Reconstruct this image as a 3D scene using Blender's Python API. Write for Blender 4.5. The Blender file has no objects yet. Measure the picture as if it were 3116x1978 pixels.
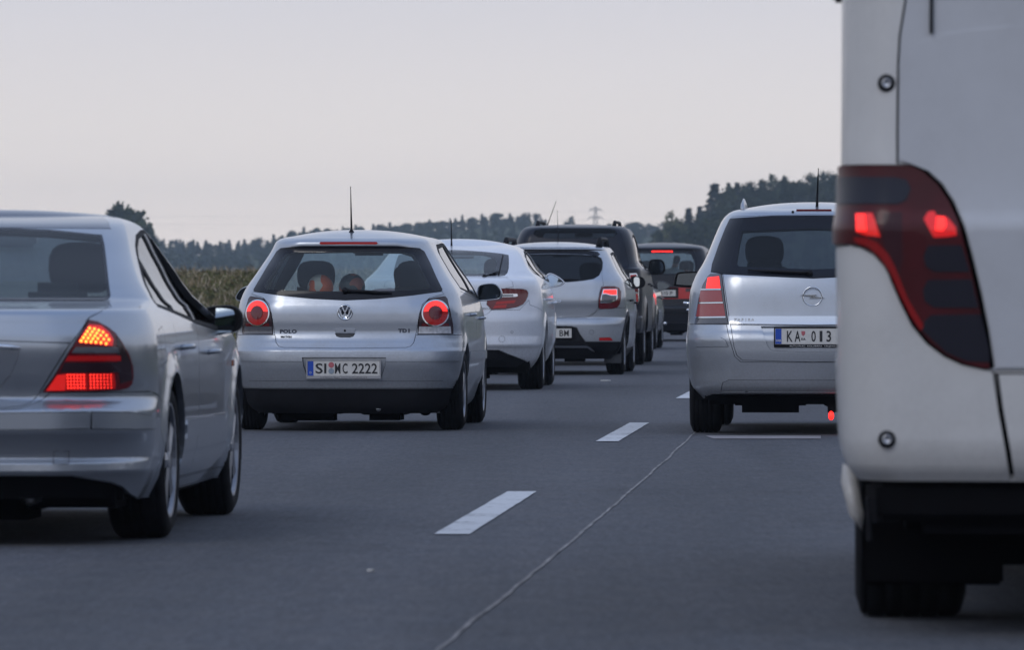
import bpy, bmesh, math, random
import numpy as np
from mathutils import Vector, Matrix, geometry, noise as mnoise
random.seed(7); RNG = np.random.default_rng(7)
SC = bpy.context.scene; COL = SC.collection
PI = math.pi

# ---------------------------------------------------------------- camera
cd = bpy.data.cameras.new('camera'); cam = bpy.data.objects.new('camera', cd); COL.objects.link(cam); SC.camera = cam
cd.sensor_width = 36; cd.lens = 239.7; cd.clip_start = 0.5; cd.clip_end = 9000
cam.location = (0, 0, 1.06); cam.rotation_euler = (math.radians(90) - math.atan((989 - 863) / 20750), 0, 0)
cd.dof.use_dof = True; cd.dof.focus_distance = 51; cd.dof.aperture_fstop = 10.5
# ---------------------------------------------------------------- sky, overcast evening
w = bpy.data.worlds.new('World'); SC.world = w; w.use_nodes = True
nt = w.node_tree; nt.nodes.clear()
SUN_EL, SUN_ROT = math.radians(42), math.radians(215)
out = nt.nodes.new('ShaderNodeOutputWorld'); bg = nt.nodes.new('ShaderNodeBackground')
sky = nt.nodes.new('ShaderNodeTexSky'); sky.sky_type = 'NISHITA'; sky.sun_disc = False
sky.sun_elevation = SUN_EL; sky.sun_rotation = SUN_ROT; sky.dust_density = 4; sky.air_density = 1.5; sky.altitude = 200
tc = nt.nodes.new('ShaderNodeTexCoord'); sep = nt.nodes.new('ShaderNodeSeparateXYZ')
nt.links.new(tc.outputs['Generated'], sep.inputs[0])
ramp = nt.nodes.new('ShaderNodeValToRGB'); nt.links.new(sep.outputs['Z'], ramp.inputs[0])
K = 10.0                                     # the cloud layer, in units of the sky texture (background strength 0.1)
els = ramp.color_ramp.elements
els[0].position = 0.0; els[0].color = (1.12, .99, .91, 1)
els[1].position = 1.0; els[1].color = (.36, .49, .79, 1)
e = els.new(.022); e.color = (.95, .885, .86, 1)
e = els.new(.045); e.color = (.74, .735, .80, 1)
e = els.new(.30); e.color = (.54, .62, .80, 1)
mulc = nt.nodes.new('ShaderNodeVectorMath'); mulc.operation = 'SCALE'; mulc.inputs['Scale'].default_value = K
nt.links.new(ramp.outputs[0], mulc.inputs[0])
nz = nt.nodes.new('ShaderNodeTexNoise'); nz.inputs['Scale'].default_value = 3.0; nz.inputs['Detail'].default_value = 5
mp = nt.nodes.new('ShaderNodeMapping'); mp.inputs['Scale'].default_value = (1, 1, 5)
nt.links.new(tc.outputs['Generated'], mp.inputs[0]); nt.links.new(mp.outputs[0], nz.inputs['Vector'])
mr = nt.nodes.new('ShaderNodeMapRange'); mr.inputs['To Min'].default_value = .93; mr.inputs['To Max'].default_value = 1.07
nt.links.new(nz.outputs['Fac'], mr.inputs['Value'])
mul2 = nt.nodes.new('ShaderNodeVectorMath'); mul2.operation = 'SCALE'
nt.links.new(mulc.outputs[0], mul2.inputs[0]); nt.links.new(mr.outputs[0], mul2.inputs['Scale'])
mix = nt.nodes.new('ShaderNodeMix'); mix.data_type = 'RGBA'; mix.inputs['Factor'].default_value = .93
nt.links.new(sky.outputs[0], mix.inputs[6]); nt.links.new(mul2.outputs[0], mix.inputs[7])
nt.links.new(mix.outputs[2], bg.inputs['Color']); bg.inputs['Strength'].default_value = 0.10
nt.links.new(bg.outputs[0], out.inputs[0])
sd = bpy.data.lights.new('sun', 'SUN'); so = bpy.data.objects.new('sun', sd); COL.objects.link(so)
sd.energy = 0.5; sd.angle = math.radians(25); sd.color = (1, .96, .90)
so.rotation_euler = (PI/2 - SUN_EL, 0, -SUN_ROT + PI)
SC.view_settings.view_transform = 'Standard'; SC.view_settings.look = 'None'
SC.view_settings.exposure = 0.0; SC.view_settings.gamma = 1.0; SC.view_settings.use_curve_mapping = False
SC.cycles.max_bounces = 8; SC.cycles.transparent_max_bounces = 16; SC.cycles.volume_bounces = 1
# ---------------------------------------------------------------- car skin
def pchip(xs, ys, x):
    xs = np.asarray(xs, float); ys = np.asarray(ys, float); x = np.clip(np.asarray(x, float), xs[0], xs[-1])
    h = np.diff(xs); d = np.diff(ys) / h
    m = np.zeros(len(xs)); m[0] = d[0]; m[-1] = d[-1]
    for i in range(1, len(xs) - 1):
        if d[i-1] * d[i] > 0:
            w1 = 2*h[i] + h[i-1]; w2 = h[i] + 2*h[i-1]
            m[i] = (w1 + w2) / (w1/d[i-1] + w2/d[i])
    k = np.clip(np.searchsorted(xs, x, 'right') - 1, 0, len(h) - 1)
    t = (x - xs[k]) / h[k]; H = h[k]
    return ((1+2*t)*(1-t)**2*ys[k] + t*(1-t)**2*H*m[k] + t*t*(3-2*t)*ys[k+1] + t*t*(t-1)*H*m[k+1])

PS = 0.5
class Skin:
    """Outer surface of a vehicle: rear rows (z, R, W, rx, D, c), front rows (z, F, D, rx, c).
    Domain (p, q): |p|<=1 runs over the rear face and its corners, |p|>1 along the side; q is the
    length along the rear centre profile."""
    def __init__(s, rear, front, wheels=(), kf=0.10, ym=None, flare=0.012, kb=(1.0, .03), roof_h=0.06):
        s.rear = np.array(rear, float); s.front = np.array(front, float)
        s.wheels = wheels; s.kf = kf; s.flare = flare; s.kb = kb; s.roof_h = roof_h
        s.L = s.front[:, 1].max(); s.ym = ym or s.L * 0.55
        s.z0, s.zt = s.rear[0, 0], s.rear[-1, 0]
        zz = np.linspace(s.z0, s.zt, 900)
        s._z = zz
        s._c = [pchip(s.rear[:, 0], s.rear[:, k], zz) for k in range(1, 6)]
        s._f = [pchip(s.front[:, 0], s.front[:, k], zz) for k in range(1, 5)]
        s._q = np.concatenate([[0], np.cumsum(np.hypot(np.diff(zz), np.diff(s._c[0])))])
        s._qf = np.concatenate([[0], np.cumsum(np.hypot(np.diff(zz), np.diff(s._f[0])))])
    def rows(s, z):  return [np.interp(z, s._z, c) for c in s._c]      # R W rx D c
    def frows(s, z): return [np.interp(z, s._z, c) for c in s._f]      # F D rx c
    def q(s, z): return np.interp(z, s._z, s._q)
    def z(s, q): return np.interp(q, s._q, s._z)
    def qf(s, z): return np.interp(z, s._z, s._qf)
    def zf(s, q): return np.interp(q, s._qf, s._z)
    def wside(s, y, z):
        R, W, rx, D, c = s.rows(z)
        t = np.clip((y - s.ym) / (s.L - s.ym), 0, 1.2)
        u = np.clip(1 - (y - (R + c + D)) / 1.2, 0, 1)
        x = W * (1 - s.kf * t**2.2) + s.kb[1] * (1 - u**2) * np.clip((z - s.kb[0]) / .15, .15, 1)
        for (yc, zc, r) in s.wheels:
            dd = np.hypot(y - yc, z - zc)
            x = x + s.flare * np.exp(-((dd - r) / 0.06)**2) * np.clip((y - (R + c + D)) / 0.08, 0, 1)
        return x
    def xyz(s, p, q):
        p = np.asarray(p, float); q = np.asarray(q, float)
        z = s.z(q); R, W, rx, D, c = s.rows(z)
        a = np.abs(p); sg = np.sign(p); sg = np.where(sg == 0, 1, sg)
        ph = np.clip((a - PS) / (1 - PS), 0, 1) * np.pi / 2
        x = np.where(a < PS, (W - rx) * a / PS, W - rx + rx * np.sin(ph))
        y = R + c * (x / W)**2 + D * (1 - np.cos(ph))
        ys = R + c + D + (a - 1)
        side = a > 1
        x = np.where(side, s.wside(ys, z), x); y = np.where(side, ys, y)
        return np.stack([sg * x, y, z], -1)
    def pq_rear(s, x, z):
        R, W, rx, D, c = s.rows(z); a = abs(x)
        if a <= W - rx: p = PS * a / (W - rx)
        else: p = PS + (1 - PS) * math.asin(min(1, (a - W + rx) / rx)) / (math.pi / 2)
        return (math.copysign(p, x), float(s.q(z)))
    def pq_side(s, y, z, sg=1):
        R, W, rx, D, c = s.rows(z)
        if y >= R + c + D: p = 1 + y - (R + c + D)
        else:
            lo, hi = 0, math.pi / 2
            for _ in range(30):
                ph = (lo + hi) / 2; x = W - rx + rx * math.sin(ph)
                if R + c * (x / W)**2 + D * (1 - math.cos(ph)) < y: lo = ph
                else: hi = ph
            p = PS + (1 - PS) * lo / (math.pi / 2)
        return (sg * p, float(s.q(z)))
    def yrear(s, x, z):
        R, W, rx, D, c = s.rows(z); a = min(abs(x), W)
        ph = math.asin(min(1, max(0, (a - W + rx) / rx)))
        return float(R + c * (a / W)**2 + D * (1 - math.cos(ph)))
    def yfront_edge(s, z):
        F, D, rx, c = s.frows(z); return F - D - c
    def fxyz(s, p, q):
        p = np.asarray(p, float); q = np.asarray(q, float)
        z = s.zf(q); F, D, rx, c = s.frows(z)
        Wc = s.wside(F - D - c, z)
        a = np.abs(p); sg = np.where(p < 0, -1, 1)
        ph = np.clip((a - PS) / (1 - PS), 0, 1) * np.pi / 2
        x = np.where(a < PS, (Wc - rx) * a / PS, Wc - rx + rx * np.sin(ph))
        y = F - c * (x / Wc)**2 - D * (1 - np.cos(ph))
        return np.stack([sg * x, y, z], -1)
# rear rows: z, R, W, rx, D, c      front rows: z, F, D, rx, c
SKINS = {
'polo': dict(rear=[(.125,.13,.66,.30,.30,.04),(.17,.09,.72,.32,.31,.04),(.30,.05,.775,.35,.34,.05),(.40,.018,.81,.36,.36,.06),(.50,.0,.823,.36,.38,.06),(.575,.006,.827,.37,.38,.06),
   (.600,.028,.827,.37,.40,.06),(.635,.052,.827,.37,.40,.06),(.67,.078,.826,.37,.40,.06),(.72,.092,.824,.37,.40,.06),(.78,.090,.822,.37,.40,.06),(.84,.092,.818,.37,.40,.06),(.90,.105,.808,.36,.40,.06),(.94,.125,.80,.36,.40,.06),(1.00,.145,.775,.34,.38,.06),
   (1.15,.25,.68,.27,.34,.06),(1.31,.39,.585,.22,.30,.06),(1.34,.385,.57,.22,.30,.06),(1.36,.39,.56,.22,.30,.06),(1.385,.45,.53,.22,.30,.05),(1.40,.55,.485,.22,.30,.05)],
  front=[(.125,3.8,.35,.35,.08),(.5,3.9,.35,.35,.08),(.72,3.75,.35,.35,.08),(.84,3.4,.35,.35,.08),(.93,3.0,.3,.35,.08),(.98,2.85,.3,.3,.06),(1.2,2.5,.25,.25,.06),(1.37,2.2,.2,.2,.05),(1.40,2.05,.2,.2,.05)],
  wheels=[(.68,.29,.335),(3.14,.29,.335)], roof_h=.055, kf=.10, kb=(.95, .015)),
'sedan': dict(rear=[(.18,.10,.82,.38,.35,.06),(.28,.05,.865,.40,.40,.08),(.305,.030,.872,.40,.40,.08),(.335,.030,.878,.40,.42,.09),(.355,.055,.883,.40,.42,.09),(.42,.030,.89,.40,.42,.10),(.47,.0,.893,.40,.42,.10),(.545,.0,.895,.40,.42,.10),(.565,.03,.895,.40,.42,.10),
   (.60,.085,.895,.40,.42,.10),(.70,.068,.896,.40,.42,.10),(.80,.058,.894,.40,.42,.10),(.845,.062,.888,.39,.42,.10),(.90,.080,.874,.38,.42,.10),(.935,.09,.858,.36,.42,.10),(.953,.125,.846,.34,.42,.09),(.965,.30,.836,.30,.40,.08),
   (.98,.62,.822,.22,.26,.06),(.992,.80,.810,.17,.20,.05),(1.02,.87,.790,.14,.17,.05),(1.06,.95,.760,.12,.15,.05),(1.18,1.22,.692,.10,.14,.05),(1.28,1.45,.645,.10,.14,.05),(1.31,1.54,.625,.10,.15,.05),(1.335,1.72,.59,.10,.15,.05),(1.35,1.92,.545,.10,.15,.05)],
  front=[(.18,4.72,.4,.4,.1),(.5,4.82,.4,.4,.1),(.7,4.7,.4,.4,.1),(.8,4.4,.35,.4,.1),(.86,3.9,.3,.35,.08),(.91,3.40,.3,.3,.06),(1.15,2.84,.25,.25,.06),(1.3,2.44,.2,.2,.05),(1.35,2.25,.2,.2,.05)],
  wheels=[(1.11,.32,.37),(3.97,.32,.37)], roof_h=.03, kf=.085, flare=.018, kb=(.98, .018)),
'liftback': dict(rear=[(.22,.15,.78,.40,.40,.08),(.30,.08,.84,.42,.42,.08),(.42,.03,.885,.43,.45,.09),(.455,.0,.90,.44,.46,.10),(.55,.02,.91,.45,.5,.10),(.68,.015,.914,.45,.5,.10),(.80,.04,.915,.45,.5,.10),
   (.95,.055,.905,.44,.5,.10),(1.04,.06,.885,.42,.48,.09),(1.085,.08,.865,.38,.46,.09),(1.11,.16,.85,.34,.44,.08),(1.135,.33,.83,.28,.42,.07),(1.20,.52,.765,.17,.26,.06),(1.37,1.02,.655,.13,.20,.05),(1.39,1.10,.635,.13,.2,.05),(1.43,1.38,.59,.14,.3,.05),(1.45,1.58,.54,.14,.25,.05)],
  front=[(.22,4.7,.4,.4,.1),(.5,4.83,.4,.4,.1),(.72,4.65,.4,.4,.1),(.88,4.1,.35,.4,.1),(.97,3.55,.3,.35,.08),(1.03,3.35,.3,.3,.06),(1.25,2.9,.25,.25,.06),(1.4,2.5,.2,.2,.05),(1.45,2.3,.2,.2,.05)],
  wheels=[(1.05,.33,.37),(3.79,.33,.37)], roof_h=.065, kf=.09, flare=.018),
'crossover': dict(rear=[(.18,.14,.72,.32,.32,.06),(.30,.05,.80,.34,.36,.06),(.40,.01,.83,.36,.38,.06),(.58,.0,.85,.38,.4,.06),(.64,.03,.858,.38,.4,.06),(.67,.06,.86,.38,.4,.06),(.76,.055,.862,.38,.4,.06),(.86,.045,.862,.38,.4,.06),(1.0,.07,.85,.36,.4,.06),
   (1.08,.09,.83,.32,.38,.06),(1.2,.18,.755,.26,.35,.06),(1.4,.34,.65,.19,.3,.06),(1.445,.37,.625,.19,.3,.05),(1.462,.345,.615,.19,.3,.05),(1.475,.36,.605,.19,.3,.05),(1.492,.44,.58,.19,.3,.05),(1.505,.55,.535,.19,.3,.05)],
  front=[(.18,3.98,.35,.35,.08),(.5,4.08,.35,.35,.08),(.78,3.95,.35,.35,.08),(.9,3.6,.35,.35,.08),(1.0,3.1,.3,.35,.08),(1.05,2.95,.3,.3,.06),(1.25,2.6,.25,.25,.06),(1.46,2.25,.2,.2,.05),(1.505,2.05,.2,.2,.05)],
  wheels=[(.75,.32,.365),(3.34,.32,.365)], roof_h=.045, kf=.10, flare=.02, kb=(1.0, .0)),
'pickup': dict(rear=[(.42,.08,.86,.2,.2,.03),(.48,.0,.88,.22,.2,.03),(.62,.0,.89,.22,.2,.03),(.64,.10,.89,.2,.2,.03),(.9,.11,.895,.2,.2,.03),(1.22,.12,.875,.2,.2,.03),(1.255,.125,.86,.2,.2,.03),(1.27,.14,.835,.2,.22,.03),
   (1.6,.28,.755,.18,.25,.04),(1.755,.37,.69,.18,.25,.04),(1.79,.43,.65,.18,.25,.04),(1.81,.55,.58,.18,.25,.04)],
  front=[(.42,5.1,.3,.3,.08),(.6,5.2,.3,.3,.08),(1.0,5.1,.3,.3,.08),(1.1,4.3,.3,.3,.08),(1.18,4.0,.3,.3,.06),(1.5,3.5,.25,.25,.06),(1.78,3.1,.2,.2,.05),(1.81,2.95,.2,.2,.05)],
  wheels=[(1.25,.38,.43),(4.35,.38,.43)], roof_h=.03, kf=.06, flare=.03, kb=(1.2, -.05)),
'darksedan': dict(rear=[(.2,.12,.74,.32,.30,.05),(.35,.02,.82,.35,.36,.06),(.5,.0,.845,.36,.38,.06),(.6,.05,.85,.36,.38,.06),(.8,.08,.845,.36,.38,.06),(.93,.10,.82,.34,.38,.06),(.96,.2,.79,.3,.36,.05),(1.0,.45,.75,.25,.34,.05),
   (1.15,.8,.66,.2,.3,.05),(1.27,1.1,.57,.18,.28,.05),(1.30,1.25,.52,.18,.25,.05),(1.32,1.4,.47,.18,.2,.05)],
  front=[(.2,4.2,.35,.35,.08),(.5,4.3,.35,.35,.08),(.72,4.1,.35,.35,.08),(.84,3.6,.35,.35,.08),(.92,3.1,.3,.35,.08),(.96,2.95,.3,.3,.06),(1.15,2.6,.25,.25,.06),(1.28,2.3,.2,.2,.05),(1.32,2.1,.2,.2,.05)],
  wheels=[(.8,.3,.35),(3.4,.3,.35)], roof_h=.05, kf=.10),
'van': dict(rear=[(.2,.12,.80,.25,.25,.04),(.34,.02,.87,.26,.26,.05),(.6,.0,.895,.26,.28,.05),(.66,.04,.90,.26,.28,.05),(1.0,.07,.90,.26,.28,.05),(1.2,.10,.885,.25,.28,.05),(1.6,.30,.80,.2,.25,.05),(1.67,.335,.775,.2,.25,.05),
   (1.70,.33,.755,.2,.25,.05),(1.735,.40,.715,.2,.25,.04),(1.76,.52,.66,.2,.25,.04)],
  front=[(.2,4.55,.35,.35,.08),(.5,4.63,.35,.35,.08),(.8,4.5,.35,.35,.08),(.95,4.1,.35,.35,.08),(1.05,3.75,.3,.35,.08),(1.1,3.6,.3,.3,.06),(1.4,3.1,.25,.25,.06),(1.7,2.5,.2,.2,.05),(1.76,2.3,.2,.2,.05)],
  wheels=[(.9,.31,.36),(3.74,.31,.36)], roof_h=.06, kf=.08),
'mpv': dict(rear=[(.25,.14,.77,.34,.34,.06),(.34,.05,.84,.36,.38,.06),(.45,.02,.868,.38,.42,.07),(.60,.0,.882,.38,.42,.07),(.66,.0,.886,.38,.42,.07),(.70,.012,.886,.38,.42,.07),(.735,.035,.886,.38,.42,.07),(.80,.06,.882,.38,.42,.07),(1.0,.09,.868,.37,.42,.07),
   (1.10,.12,.835,.33,.40,.07),(1.2,.20,.775,.27,.36,.06),(1.50,.44,.645,.2,.3,.06),(1.535,.46,.622,.2,.3,.06),(1.565,.50,.59,.2,.3,.05),(1.58,.58,.56,.2,.3,.05),(1.59,.68,.52,.2,.3,.05)],
  front=[(.25,4.37,.35,.35,.08),(.5,4.47,.35,.35,.08),(.8,4.3,.35,.35,.08),(.95,3.9,.35,.35,.08),(1.05,3.5,.3,.35,.08),(1.1,3.35,.3,.3,.06),(1.35,2.9,.25,.25,.06),(1.55,2.45,.2,.2,.05),(1.59,2.25,.2,.2,.05)],
  wheels=[(.93,.315,.365),(3.63,.315,.365)], roof_h=.055, kf=.10, flare=.015),
'camper': dict(rear=[(.47,.06,1.10,.14,.20,.03),(.52,.02,1.14,.15,.22,.03),(.60,.0,1.155,.16,.22,.03),(1.22,.0,1.17,.16,.22,.03),(1.28,.02,1.162,.16,.22,.03),(1.40,.035,1.155,.16,.22,.03),(2.5,.07,1.15,.16,.22,.03),(2.70,.12,1.10,.16,.22,.03),(2.78,.25,1.0,.16,.22,.03)],
  front=[(.47,6.9,.5,.4,.1),(.9,7.0,.5,.4,.1),(1.2,6.6,.5,.4,.1),(1.3,6.3,.4,.4,.1),(2.0,5.8,.4,.4,.1),(2.5,5.3,.4,.3,.1),(2.78,5.0,.3,.3,.1)],
  wheels=[(1.48,.36,.44),(5.3,.36,.42)], roof_h=.05, kf=.05, flare=.01, kb=(9, 0)),
}
POSE = {  # X0, d0, heading (clockwise from +Y)
'polo': (-1.203, 48.8, .062), 'sedan': (-2.376, 27.35, .060), 'liftback': (-.633, 67.45, .048), 'crossover': (.43, 78.85, .070),
'pickup': (.78, 88.0, .061), 'darksedan': (1.44, 109.1, .065), 'van': (2.74, 125.0, .06), 'mpv': (2.096, 47.57, .052), 'camper': (2.13, 20.2, .05),
}
TR = {
'polo': {
  'window_border': [(-0.033, 1.3321),(0.3372, 1.3309),(0.5038, 1.3177),(0.5363, 1.2955),(0.5873, 1.2058),(0.6372, 1.1064),(0.6846, 1.0173),(0.6776, 1.0025),(0.4804, 0.9742),(0.2351, 0.9496),(-0.0103, 0.9385)],
  'window': [(-0.0331, 1.2925),(0.3867, 1.2875),(0.4598, 1.2727),(0.4965, 1.2304),(0.5491, 1.1311),(0.6003, 1.042),(0.5887, 1.0198),(0.4792, 1.0112),(0.2336, 1.0063),(-0.0122, 1.0026)],
  'tailgate': [(-0.0105, 0.9434),(0.4802, 0.9792),(0.682, 1.0049),(0.6978, 0.9826),(0.6006, 0.9556),(0.5549, 0.9114),(0.5324, 0.835),(0.518, 0.7364),(0.5066, 0.6811),(0.4968, 0.6358),(0.4761, 0.6101),(0.4399, 0.6003),(-0.0016, 0.5953)],
  'light': [(0.5948, 0.9507),(0.6471, 0.963),(0.704, 0.9703),(0.7193, 0.9517),(0.7423, 0.859),(0.7598, 0.7723),(0.7625, 0.6957),(0.5184, 0.6933),(0.5242, 0.7857),(0.5359, 0.8473),(0.5586, 0.9089)],
  'reverse': [(0.529, 0.7512),(0.7409, 0.7527),(0.7457, 0.7008),(0.5243, 0.6995)],
  'points': [(0.6369, 0.8471),(-0.0076, 0.8535),(-0.0075, 0.7204),(-0.4185, 0.7152),(0.4374, 0.7205),(-0.0061, 0.6651),(-0.0046, 1.3545),(0.0058, 1.3989),(-0.0015, 1.0137),(0.4121, 1.0051),(-0.4237, 0.677)],
  'moulding': [(0.0003, 0.5525),(0.7697, 0.5531),(0.7718, 0.5061),(0.0005, 0.5008)],
  'recess': [(0.0004, 0.5316),(0.3009, 0.5305),(0.2946, 0.4665),(0.266, 0.3863),(0.2498, 0.3764),(-0.0016, 0.375)],
  'brake': [(-0.2186, 1.3633),(0.2072, 1.3619),(0.2052, 1.3457),(-0.2143, 1.3484)],
  'mirror_r': [(0.7769, 0.9378),(0.7873, 1.0309),(0.8158, 1.0541),(0.8936, 1.0632),(0.9389, 1.0464),(0.9687, 0.9986),(0.9648, 0.9559),(0.9324, 0.9404),(0.8158, 0.93)],
  'mirror_l': [(-0.931, 1.036),(-0.983, 1.0308),(-1.0156, 1.0049),(-1.0416, 0.9595),(-1.0351, 0.9375),(-1.0025, 0.9271),(-0.944, 0.9271)],
  'ant': [(-0.012, 1.4004),(-0.0195, 1.7626)],
  'dlo': [(0.8, 1.3432),(1.25, 1.3726),(1.72, 1.3809),(1.76, 1.3487),(1.74, 1.2458),(1.66, 1.1483),(1.67, 1.0619),(1.86, 0.9861),(2.11, 0.8931),(1.38, 0.9417),(0.1, 0.9782),(0.1, 1.0148),(0.35, 1.146),(0.69, 1.2737)],
  'glass_rd': [(0.88, 1.3149),(1.34, 1.3409),(1.26, 1.244),(1.02, 1.1259),(0.88, 1.0407),(0.77, 0.9686),(0.1, 0.9855),(0.3, 1.0934),(0.69, 1.2208)],
  'glass_fd': [(1.71, 1.3408),(1.97, 1.2466),(1.8, 1.1377),(1.58, 1.0296),(1.56, 0.9467),(1.02, 0.9607),(1.08, 1.0406),(1.4, 1.1586),(1.62, 1.2669)],
  'balls': [(-0.2297, 1.0942),(-0.0108, 1.1378),(-0.1271, 1.0942),(0.0704, 1.1378)],
},
'sedan': {
  'boot': [(0, 0.992),(0.2209, 0.9879),(0.4251, 0.9867),(0.6593, 0.9847),(0.6908, 0.9773),(0.7174, 0.9678),(0.7246, 0.9593),(0.7003, 0.9438),(0.6633, 0.9226),(0.6517, 0.9079),(0.6517, 0.9015),(0.6199, 0.8477),(0.5978, 0.8197),(0, 0.835)],
  'boot_face': [(0, 0.835),(0.3146, 0.8316),(0.5977, 0.8219),(0.5539, 0.7528),(0.4836, 0.6403),(0.4703, 0.6187),(0.4531, 0.5971),(0.4312, 0.5781),(0.4039, 0.5677),(0.3203, 0.5586),(0, 0.555)],
  'light': [(0.6572, 0.9145),(0.6913, 0.9079),(0.7297, 0.8861),(0.7602, 0.8599),(0.7862, 0.8206),(0.8089, 0.7726),(0.8214, 0.7244),(0.8227, 0.6808),(0.8164, 0.6503),(0.8031, 0.6353),(0.7688, 0.6273),(0.6904, 0.624),(0.4768, 0.6208),(0.5276, 0.688),(0.5875, 0.7873),(0.6278, 0.8563)],
  'leds': [(0.665, 0.8799),(0.6831, 0.8768),(0.6993, 0.8711),(0.7147, 0.8637),(0.7278, 0.8502),(0.6577, 0.867),(0.6758, 0.8656),(0.6928, 0.8603),(0.7074, 0.8508),(0.7192, 0.8364),(0.7372, 0.8341),(0.651, 0.8549),(0.6691, 0.8531),(0.6864, 0.8496),(0.6974, 0.8387),(0.6436, 0.8424),(0.6614, 0.8406),(0.6791, 0.8379),(0.6353, 0.8295),(0.6536, 0.8268),(0.6721, 0.8259),(0.6901, 0.8245),(0.7088, 0.8222),(0.7277, 0.8177)],
  'led_field': [(0.6602, 0.8929),(0.7022, 0.8884),(0.7352, 0.8601),(0.7496, 0.834),(0.7462, 0.808),(0.6265, 0.8218),(0.6223, 0.8304)],
  'strip_a': [(0.6123, 0.8045),(0.7674, 0.8035),(0.7713, 0.7796),(0.5958, 0.7808)],
  'strip_b': [(0.5841, 0.7692),(0.7743, 0.7687),(0.7756, 0.7478),(0.5718, 0.7493)],
  'strip_c': [(0.5663, 0.742),(0.7824, 0.7416),(0.7838, 0.7024),(0.5531, 0.7044)],
  'lit_low1': [(0.5789, 0.6986),(0.6552, 0.6969),(0.6528, 0.6309),(0.5723, 0.6314)],
  'lit_low2': [(0.6592, 0.6969),(0.7511, 0.6968),(0.7549, 0.6558),(0.7528, 0.6363),(0.6568, 0.6309)],
  'lit_dim': [(0.5403, 0.6923),(0.576, 0.6965),(0.5693, 0.6306),(0.4962, 0.6299)],
  'mould_c': [(0, 0.545),(0.3227, 0.5417),(0.6717, 0.5456),(0.6696, 0.4757),(0, 0.468)],
  'mould_r': [(0.6778, 0.5456),(0.8148, 0.5408),(0.8832, 0.5246),(0.8942, 0.5053),(0.8938, 0.4944),(0.8928, 0.4672),(0.6756, 0.4747)],
  'recess': [(0, 0.8),(0.3149, 0.7997),(0.3922, 0.7941),(0.3833, 0.753),(0.3542, 0.6881),(0.3119, 0.6383),(0, 0.6)],
  'grip': [(0, 0.815),(0.3149, 0.8113),(0.3858, 0.8049),(0.3935, 0.7953),(0.3149, 0.7971),(0, 0.805)],
  'window_border': [(0, 1.29),(0.1211, 1.2976),(0.3311, 1.2887),(0.5608, 1.266),(0.5827, 1.2241),(0.6356, 1.0864),(0.6638, 1.0086),(0.6597, 0.9959),(0.6384, 0.9892),(0.4196, 0.9899),(0.2168, 0.9906),(0, 0.995)],
  'window': [(0, 1.28),(0.1247, 1.2877),(0.334, 1.2799),(0.5527, 1.2589),(0.5726, 1.2241),(0.6255, 1.0864),(0.6511, 1.0154),(0.6473, 1.0053),(0.6292, 0.9986),(0.414, 0.9992),(0.2114, 0.9999),(0, 1.0)],
  'dlo': [(1.38, 1.2098),(1.61, 1.2611),(1.8, 1.2776),(1.99, 1.2708),(2.25, 1.2194),(2.39, 1.1275),(2.49, 1.0399),(2.29, 0.958),(2.18, 0.8613),(2.26, 0.828),(1.94, 0.8609),(1.42, 0.9093),(0.76, 0.937),(0.74, 0.9663),(1.06, 1.0537),(1.27, 1.1547)],
  'glass_q': [(1.34, 1.1847),(1.31, 1.135),(1.18, 1.0458),(0.85, 0.9503),(0.73, 0.9469),(0.75, 0.9779),(1.06, 1.0753)],
  'glass_rd': [(1.65, 1.2584),(1.85, 1.2628),(1.89, 1.1871),(1.85, 1.0656),(1.41, 0.9183),(0.89, 0.9384),(1.03, 0.9771),(1.31, 1.0854),(1.44, 1.1852)],
  'glass_fd': [(2.02, 1.2629),(2.23, 1.2142),(2.38, 1.1275),(2.42, 1.0297),(2.18, 0.9451),(2.16, 0.8513),(1.65, 0.897),(1.82, 0.9748),(2.03, 1.1064),(2.02, 1.2233)],
  'mirror': [(0.7929, 0.9202),(0.8044, 0.9396),(0.853, 0.9554),(0.9236, 0.9616),(0.9678, 0.9511),(0.9907, 0.9203),(0.9898, 0.8763),(0.9634, 0.8482),(0.8883, 0.8323),(0.8353, 0.8235),(0.8106, 0.8306),(0.7956, 0.8763)],
  'mirror_glass': [(0.8548, 0.9396),(0.9413, 0.9467),(0.9607, 0.9247),(0.959, 0.8763),(0.9413, 0.8429),(0.8618, 0.8359)],
  'handles': [(1.26, 0.792),(2.33, 0.7536)],
  'fuel': [(0.34, 0.8881),(0.57, 0.8838),(0.67, 0.8424),(0.72, 0.7624),(0.43, 0.7693)],
  'bottom': [(0.317, 0.2867),(0.5972, 0.2858),(0.7515, 0.2532),(0.8273, 0.1958),(0.8199, 0.18)],
},
'liftback': {
  'window_border': [(-0.0671, 1.3992),(0.0992, 1.3948),(0.3102, 1.3793),(0.4855, 1.3611),(0.5523, 1.3478),(0.5618, 1.3025),(0.5719, 1.2124),(0.5645, 1.1642),(0.5441, 1.1415),(0.4978, 1.1346),(-0.0198, 1.1346)],
  'window': [(-0.06, 1.3723),(0.1736, 1.3723),(0.2846, 1.3688),(0.3709, 1.3478),(0.425, 1.3094),(0.449, 1.2608),(0.4509, 1.1986),(0.4178, 1.1642),(0.2758, 1.1545),(-0.024, 1.1545)],
  'tailgate': [(0, 1.125),(-0.0165, 1.1257),(0.5211, 1.1257),(0.5599, 1.1215),(0.6303, 1.0819),(0.6443, 1.0274),(0.5772, 1.0133),(0.531, 1.0046),(0.5204, 0.9323),(0.499, 0.9106),(0.4706, 0.8527),(0.4277, 0.8007),(0.4063, 0.7732),(0.3706, 0.7479),(0.3275, 0.7385),(0.35, 0.755),(0, 0.755)],
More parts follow.
